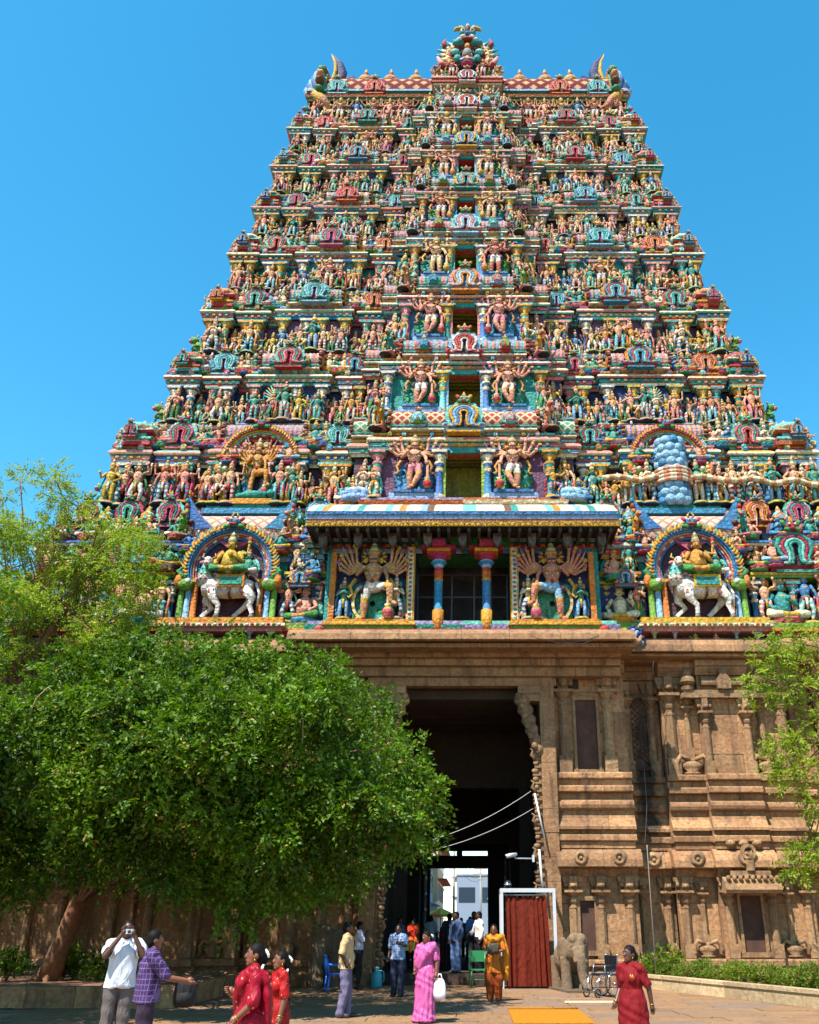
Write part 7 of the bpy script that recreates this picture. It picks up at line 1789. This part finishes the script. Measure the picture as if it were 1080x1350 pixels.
for sx in (-1, 1):
    b = MB(); b.tube([(sx * .24, .22, 0), (sx * .24, .22, .45), (sx * .24, .26, .95)], .02, W3, 7); b.obj('rear_leg', GRN, t); b = MB(); b.tube([(sx * .24, -.22, 0), (sx * .24, -.22, .45)], .02, W3, 7); b.obj('front_leg', GRN, t)
    b = MB(); b.tube([(sx * .24, -.22, .18), (sx * .24, .22, .18)], .014, W3, 6); b.obj('side_rail', GRN, t)
b = MB(); b.box(-.26, .26, -.24, .24, .44, .47, W3); b.obj('seat', GRN, t); b = MB(); b.box(-.25, .25, .24, .27, .66, .96, W3); b.obj('backrest', GRN, t)
b = MB(); b.tube([(-.24, -.22, .2), (.24, -.22, .2)], .014, W3, 6); b.obj('front_rail', GRN, t)
t = thing('side_table', 'low dark metal table beside the blue water can', 'table', (-2.1, 30.0, 0)); DM = pmat('dark_metal_tube', '2c3438', .4)
b = MB(); b.box(-.4, .4, -.25, .25, .72, .76, W3); b.obj('table_top', pmat('teal_grey_top', '4a5a64', .4), t)
for sx in (-1, 1):
    for sy in (-1, 1): b = MB(); b.tube([(sx * .38, sy * .23, .72), (sx * .38, sy * .23, 0)], .018, W3, 6); b.obj('leg', DM, t)
    b = MB(); b.tube([(sx * .38, -.23, .05), (sx * .38, .23, .05)], .014, W3, 6); b.obj('foot_rail', DM, t)
t = thing('water_can', 'ribbed turquoise plastic water can with side handle', 'water can', (-2.45, 29.3, 0)); TQ = pmat('turquoise_plastic', '3a98a8', .25)
b = MB(); b.lathe([(.15, 0), (.17, .03), (.16, .1), (.172, .13), (.16, .17), (.172, .2), (.16, .24), (.172, .28), (.15, .36), (.07, .42), (.06, .5)], W3, 16); b.obj('can_body', TQ, t)
b = MB(); b.lathe([(.07, .49), (.07, .54), (.02, .55)], W3, 12); b.obj('cap', FR, t); b = MB(); b.tube([(.06, 0, .45), (.2, 0, .42), (.22, 0, .2), (.17, 0, .12)], .016, W3, 7); b.obj('handle', TQ, t)
t = thing('notice_board', 'small yellow-green notice board on a stand inside the passage', 'sign', (-1.75, 31.5, .3)); b = MB(); b.box(-.3, .3, -.02, .02, .62, 1.02, W3); b.obj('board', pmat('yellow_green_board', 'a8b030', .5), t)
for sx in (-1, 1): b = MB(); b.tube([(sx * .22, 0, .62), (sx * .26, .05, 0)], .018, W3, 6); b.obj('leg', DM, t)
for kx, (w_, z) in enumerate(((.4, .92), (.44, .83), (.3, .74))):
    b = MB(); x = -w_ / 2
    while x < w_ / 2: l = R.uniform(.03, .07); b.box(x, x + l, -.024, -.02, z - .02, z + .02, W3); x += l + .018
    b.obj('lettering', DM, t)
# wheelchair
wc = thing('wheelchair', 'empty black wheelchair with chrome wheels beside the stone elephant', 'wheelchair', (3.78, 25.6, 0), -1.05); CH = simple_mat('chrome', hx('b0b4b8'), .2, .05, 10, .95, 0); RUB = pmat('black_rubber', '18181a', .7); SEAT = fabric('black_vinyl', hx('1a1a20'), .1, rough=.4)
for s in (-1, 1):
    wl = MB(); c = [(s * .3, .1 + .3 * math.cos(a), .31 + .3 * math.sin(a)) for a in [2 * math.pi * q / 28 for q in range(29)]]; wl.tube(c, .018, W3, 6, cap=False); wh_ = wl.obj('wheel', RUB, wc)
    b = MB(); b.tube([(s * .34, p[1] * .9 + .01, .31 + (p[2] - .31) * .9) for p in c], .01, W3, 6, cap=False); b.obj('hand_rim', CH, wh_)
    b = MB()
    for q in range(14): a = q * math.pi / 7; b.tube([(s * .3, .1, .31), (s * .3, .1 + .29 * math.cos(a), .31 + .29 * math.sin(a))], .005, W3, 4)
    b.ell((s * .3, .1, .31), .03, W3, 8, 5); b.obj('spokes', CH, wh_)
    cw = MB(); cw.tube([(s * .24, -.42 + .09 * math.cos(a), .1 + .09 * math.sin(a)) for a in [2 * math.pi * q / 16 for q in range(17)]], .018, W3, 6, cap=False); cw.obj('caster', RUB, wc)
    b = MB(); b.tube([(s * .24, .25, .95), (s * .24, .22, .5), (s * .24, .2, .3)], .014, W3, 7); b.tube([(s * .24, .22, .5), (s * .24, -.3, .5), (s * .24, -.42, .3), (s * .24, -.42, .12)], .014, W3, 7); b.tube([(s * .24, .24, .72), (s * .24, -.15, .72), (s * .24, -.2, .5)], .014, W3, 7); b.tube([(s * .24, .25, .95), (s * .24, .36, .96)], .018, W3, 7); b.tube([(s * .2, -.3, .5), (s * .16, -.5, .15)], .012, W3, 6); b.obj('side_frame', CH, wc)
    b = MB(); b.box(*sorted((s * .22, s * .27)), -.12, .15, .72, .75, W3); b.obj('arm_pad', SEAT, wc); b = MB(); b.box(*sorted((s * .06, s * .22)), -.62, -.48, .13, .15, W3); b.obj('foot_plate', CH, wc)
b = MB(); b.box(-.24, .24, -.25, .22, .48, .53, W3); b.obj('seat', SEAT, wc); b = MB(); b.box(-.25, .25, .22, .26, .55, .94, W3); b.obj('backrest', SEAT, wc)
# stone elephants flanking the gate
def elephant(label, loc, rz, sc, mat):
    t = thing('stone_elephant', label, 'statue', loc, rz); b = MB()
    b.ell((0, .55, .95), (.5, .8, .55), W3, 16, 10); b.ell((0, -.25, 1.25), (.36, .36, .46), W3, 16, 10)
    for s in (-1, 1):
        b.ell((s * .14, -.42, 1.52), (.17, .17, .17), W3, 12, 8); b.tube([(s * .28, -.02, 1.0), (s * .3, -.05, .5), (s * .3, -.08, .0)], [.22, .17, .2], W3, 10); b.tube([(s * .3, .95, 1.0), (s * .3, 1.0, .0)], [.24, .2], W3, 10)
        b.tube([(s * .16, -.55, .98), (s * .2, -.72, .85), (s * .2, -.82, .88)], [.06, .05, .02], W3, 8)
    b.tube([(0, -.5, 1.2), (0, -.66, .95), (.03, -.7, .6), (.06, -.74, .3), (.14, -.9, .1), (.2, -1.0, .14)], [.22, .19, .15, .13, .13, .08], W3, 12)
    for p in ((.07, -.72, .45), (.045, -.7, .7)): b.ell(p, (.17, .16, .05), W3, 10, 5)
    bo = b.mesh('tmpe'); o = bpy.data.objects.new('tmpe', bo); COL.objects.link(o); md = o.modifiers.new('r', 'REMESH'); md.mode = 'VOXEL'; md.voxel_size = .035; md.use_smooth_shade = True; sm = o.modifiers.new('s', 'SMOOTH'); sm.iterations = 3
    ev = bpy.data.meshes.new_from_object(o.evaluated_get(bpy.context.evaluated_depsgraph_get())); bpy.data.objects.remove(o); ev.materials.clear()
    body = mkobj('body', ev, mat, t); body.scale = (sc,) * 3
    for s in (-1, 1):
        b = MB(); b.ell((s * .4, -.08, 1.22), (.07, .3, .36), W3, 12, 8, ('Z', -s * .45)); b.obj('ear', mat, t).scale = (sc,) * 3
        b = MB(); b.ell((s * .24, -.5, 1.32), .035, W3, 8, 5); b.obj('eye', mat, t).scale = (sc,) * 3
    b = MB(); b.box(-.55, .55, -1.05, 1.3, -.02, .06, W3); b.obj('base', mat, t).scale = (sc,) * 3
GREYST = stone_mat('elephant_granite', hx('6a5642'), hx('8a7254'), hx('463828'), False, 1.5)
elephant('worn stone elephant with hanging trunk right of the curtain booth', (3.25, 27.9, 0), .2, .86, GREYST)
elephant('worn stone elephant in deep shade behind the blue chair', (-3.9, 28.6, 0), -.2, 1.0, GREYST)
# mat and loose slab
t = thing('floor_mat', 'orange-yellow woven mat lying on the paving', 'mat', (1.9, 20.6, .012)); MATM = fabric('ochre_mat', hx('9a6410'), .15); b = MB(); b.box(-.75, .75, -2.0, .95, 0, .018, W3); b.obj('mat_sheet', MATM, t); b = MB(); b.tube([(-.75, .95, .03), (.75, .95, .03)], .022, W3, 7); b.obj('rolled_edge', fabric('ochre_edge', hx('8a5a18')), t)
b = MB(); b.box(-.6, .6, -.1, .1, 0, .03, W3); tag(b.obj('stone_strip', pmat('pale_strip', 'b8a890', .8), None, (3.15, 23.6, .008)), 'pale narrow stone strip set on the paving by the wheelchair', 'slab')
# security camera on its arm
t = thing('security_camera', 'white security camera on a long arm fixed to the gate jamb', 'camera', atY(703, 1132, 29.5)); b = MB(); b.tube([(0, 0, 0), (-.55, -.1, 0), (-.6, -.12, .06)], .022, W3, 7); b.obj('arm', FR, t); b = MB(); b.tube([(-.52, -.1, .12), (-.72, -.18, .08), (-.86, -.24, .05)], [.05, .065, .06], W3, 10); b.obj('housing', FR, t); b = MB(); b.tube([(-.86, -.24, .05), (-.885, -.25, .045)], .045, W3, 10); b.obj('lens', EYED, t); b = MB(); b.box(-.03, .04, -.06, .06, -.1, .1, W3); b.obj('wall_plate', FR, t)
PIPE = pmat('white_pvc', 'c4c4c0', .4)
p0, p1 = atY(705, 1046, 29.3), atY(718, 1106, 29.3); b = MB(); b.tube([p0, p1], .03, W3, 8); tag(b.obj('white_pipe', PIPE), 'short white pipe slanting across the gate jamb', 'pipe')
p0, p1 = atY(711, 1120, 29.25), atY(716, 1180, 29.25); b = MB(); b.tube([p0, p1], .035, W3, 8); tag(b.obj('white_tube_lamp', PIPE), 'unlit white tube fixed upright above the curtain booth', 'tube')
p0, p1 = atY(853, 1114, 29.2), atY(865, 1285, 28.6); b = MB(); b.tube([p0, (p0[0], p0[1], p0[2] - .1), p1], .014, W3, 7); tag(b.obj('conduit_pipe', pmat('grey_conduit', '88847c', .6)), 'thin pale conduit hanging down the granite wall into the planter', 'conduit')
WIRE = pmat('black_cable', '14120f', .6)
def cable(pts, r, label, mat=WIRE):
    b = MB(); q = []
    for a, c in zip(pts[:-1], pts[1:]):
        for k in range(10): u = k / 10; sag = -.16 * math.dist(a, c) * u * (1 - u); q.append((a[0] + (c[0] - a[0]) * u, a[1] + (c[1] - a[1]) * u, a[2] + (c[2] - a[2]) * u + sag))
    q.append(pts[-1]); b.tube(q, r, W3, 5); tag(b.obj('cable', mat), label, 'cable')
cable([atY(700, 1043, 29.4), atY(560, 1110, 27.5)], .0065, 'upper thin wire crossing the dark gate opening', PIPE); cable([atY(703, 1066, 29.4), atY(555, 1124, 27.5)], .0065, 'lower thin wire crossing the dark gate opening', PIPE)
cable([atY(862, 872, 29.6), atY(845, 960, 29.9), atY(853, 1060, 29.9), atY(850, 1114, 29.3)], .012, 'dark cable running down the damp recess of the granite wall')
cable([atY(735, 842, 27.95), atY(760, 850, 27.92), atY(785, 842, 27.95)], .01, 'looped cable on the stone canopy beneath the balcony')
cable([atY(700, 838, 27.95), atY(745, 848, 27.92), atY(790, 838, 27.95)], .008, 'long drooping cable on the stone canopy edge')

# ------------------------------------------------------------ the street beyond the passage
def house(name, label, x0, x1, y0, y1, h, wallc, trim, floors, side):
    t = thing(name, label, 'building', ((x0 + x1) / 2, y0, 0)); ox = (x0 + x1) / 2
    b = MB(); b.box(x0 - ox, x1 - ox, 0, y1 - y0, 0, h, W3); b.obj('wall', pmat(name + '_wall', wallc, .85), t); b = MB(); b.box(x0 - ox - .15, x1 - ox + .15, -.15, y1 - y0 + .15, h, h + .25, W3); b.obj('parapet', pmat(name + '_trim', trim, .8), t)
    GLS = pmat('window_glass_dark', '2c3844', .15); xf = (x1 if side > 0 else x0) - ox; n = max(2, int((y1 - y0) / 3))
    for fl in range(floors):
        for q in range(n):
            yy = (q + .5) * (y1 - y0) / n; zz = fl * h / floors + .9; b = MB(); b.box(*sorted((xf - .03 * side, xf + .06 * side)), yy - .6, yy + .6, zz, zz + 1.4, W3); w_ = b.obj('window', GLS, t); b = MB(); b.box(*sorted((xf, xf + .2 * side)), yy - .75, yy + .75, zz + 1.4, zz + 1.5, W3); b.obj('sunshade', pmat('sunshade_white', 'c8c4bc', .8), w_)
        b = MB(); b.box(*sorted((xf, xf + .9 * side)), .2, y1 - y0 - .2, (fl + 1) * h / floors - .25, (fl + 1) * h / floors - .13, W3); b.obj('balcony_slab', pmat(name + '_slab', trim, .8), t)
    for q in range(2): b = MB(); b.box(x0 - ox + .3 + q * (x1 - x0) * .5, x0 - ox + .3 + q * (x1 - x0) * .5 + (x1 - x0) * .35, -.06, .03, h * .55, h * .8, W3); b.obj('window', GLS, t)
    return t
house('street_house', 'white two storey street house with flat roof behind the passage', -9, -3.9, 64, 76, 6.5, 'c8c4bc', 'a8a098', 2, 1)
house('street_house', 'pale blue three storey street house with narrow balconies', -10, -3.6, 77, 92, 10.5, '6a90b0', 'c8c8c8', 3, 1)
house('street_house', 'cream street house with red signboards farther along', -10, -3.2, 94, 112, 12, 'c8b088', 'a04030', 4, 1)
house('street_house', 'grey low street house on the far right of the street', 4.5, 11, 70, 90, 5, '8a8a88', 'b0a898', 2, -1)
house('street_house', 'pink distant street house closing the view', 3.2, 9, 120, 140, 8, 'b88a80', 'c0b8b0', 3, -1)
house('street_house', 'added haze-grey block hiding the bright sky at the end of the street', -2.6, 5.5, 165, 185, 9.5, '74808e', '8a929a', 3, -1)  # added to cover the bright horizon sky; haze is in its grey
for y, x, h, lb in ((62, -2.9, 7.5, 'concrete street pole close behind the passage'), (95, -1.6, 9.5, 'tall lattice street pole with cross arms'), (120, 1.2, 8.5, 'distant street pole with cross arms against the sky')):
    t = thing('utility_pole', lb, 'pole', (x, y, 0)); CON = pmat('pole_concrete', '8a8478', .9); b = MB(); b.tube([(0, 0, 0), (0, 0, h)], [.13, .08], W3, 8); b.obj('post', CON, t)
    for z in (h - .4, h - 1.0, h - 1.6): b = MB(); b.box(-.8, .8, -.05, .05, z, z + .1, W3); b.obj('cross_arm', CON, t)
for q in range(4): cable([(-2.9 + .3 * q, 62, 7.1 - .3 * q), (-1.6, 95, 9.0 - .4 * q), (1.2, 120, 8.1 - .4 * q)], .02, ('topmost', 'second highest', 'third highest', 'lowest')[q] + ' overhead wire strung along the street poles')
um = thing('street_parasol', 'orange and yellow parasol over a street stall', 'parasol', (-1.45, 54, 0)); b = MB(); b.tube([(0, 0, 0), (0, 0, 2.5)], .025, W3, 7); b.obj('pole', DM, um)
for q in range(8):
    a0, a1 = q * math.pi / 4, (q + 1) * math.pi / 4; b = MB(); b.add([(0, 0, 2.55), (.85 * math.cos(a0), .85 * math.sin(a0), 2.2), (.85 * math.cos(a1), .85 * math.sin(a1), 2.2), (.85 * math.cos(a0), .85 * math.sin(a0), 2.08), (.85 * math.cos(a1), .85 * math.sin(a1), 2.08)], [(0, 1, 2), (1, 3, 4, 2)], W3); b.obj('canopy_panel', fabric('parasol_orange', hx('e08020')) if q % 2 else fabric('parasol_yellow', hx('e0c040')), um)
st_ = thing('street_stall', 'blue topped stall with goods under the orange parasol', 'stall', (-1.9, 53.5, 0)); b = MB(); b.box(-.9, .9, -.4, .4, .75, .82, W3); b.obj('counter', pmat('stall_blue', '2c6aa8', .5), st_)
for sx in (-1, 1): b = MB(); b.box(sx * .8 - .05, sx * .8 + .05, -.35, .35, 0, .75, W3); b.obj('trestle', DM, st_)
for q in range(5): b = MB(); b.box(-.8 + q * .34, -.55 + q * .34, -.25, .15, .82, 1.05 + .05 * (q % 3), W3); b.obj('goods_box', pmat('goods_%d' % q, ('b84030', 'd0a030', '3a8a50', 'c8c0b8', '8a3a70')[q], .6), st_)
b = MB(); b.box(-6, 6, 50.2, 170, 0, 0, W3); b.v = [(p[0], p[1], -.012) for p in b.v]; b.f = [(0, 1, 3, 2)]; b.c = [W3]; b.sm = [False]; b.mi = [0]; struct(b.obj('road', simple_mat('street_asphalt', hx('4a4642'), .9, .2, 3)))
print('counts', cnt)
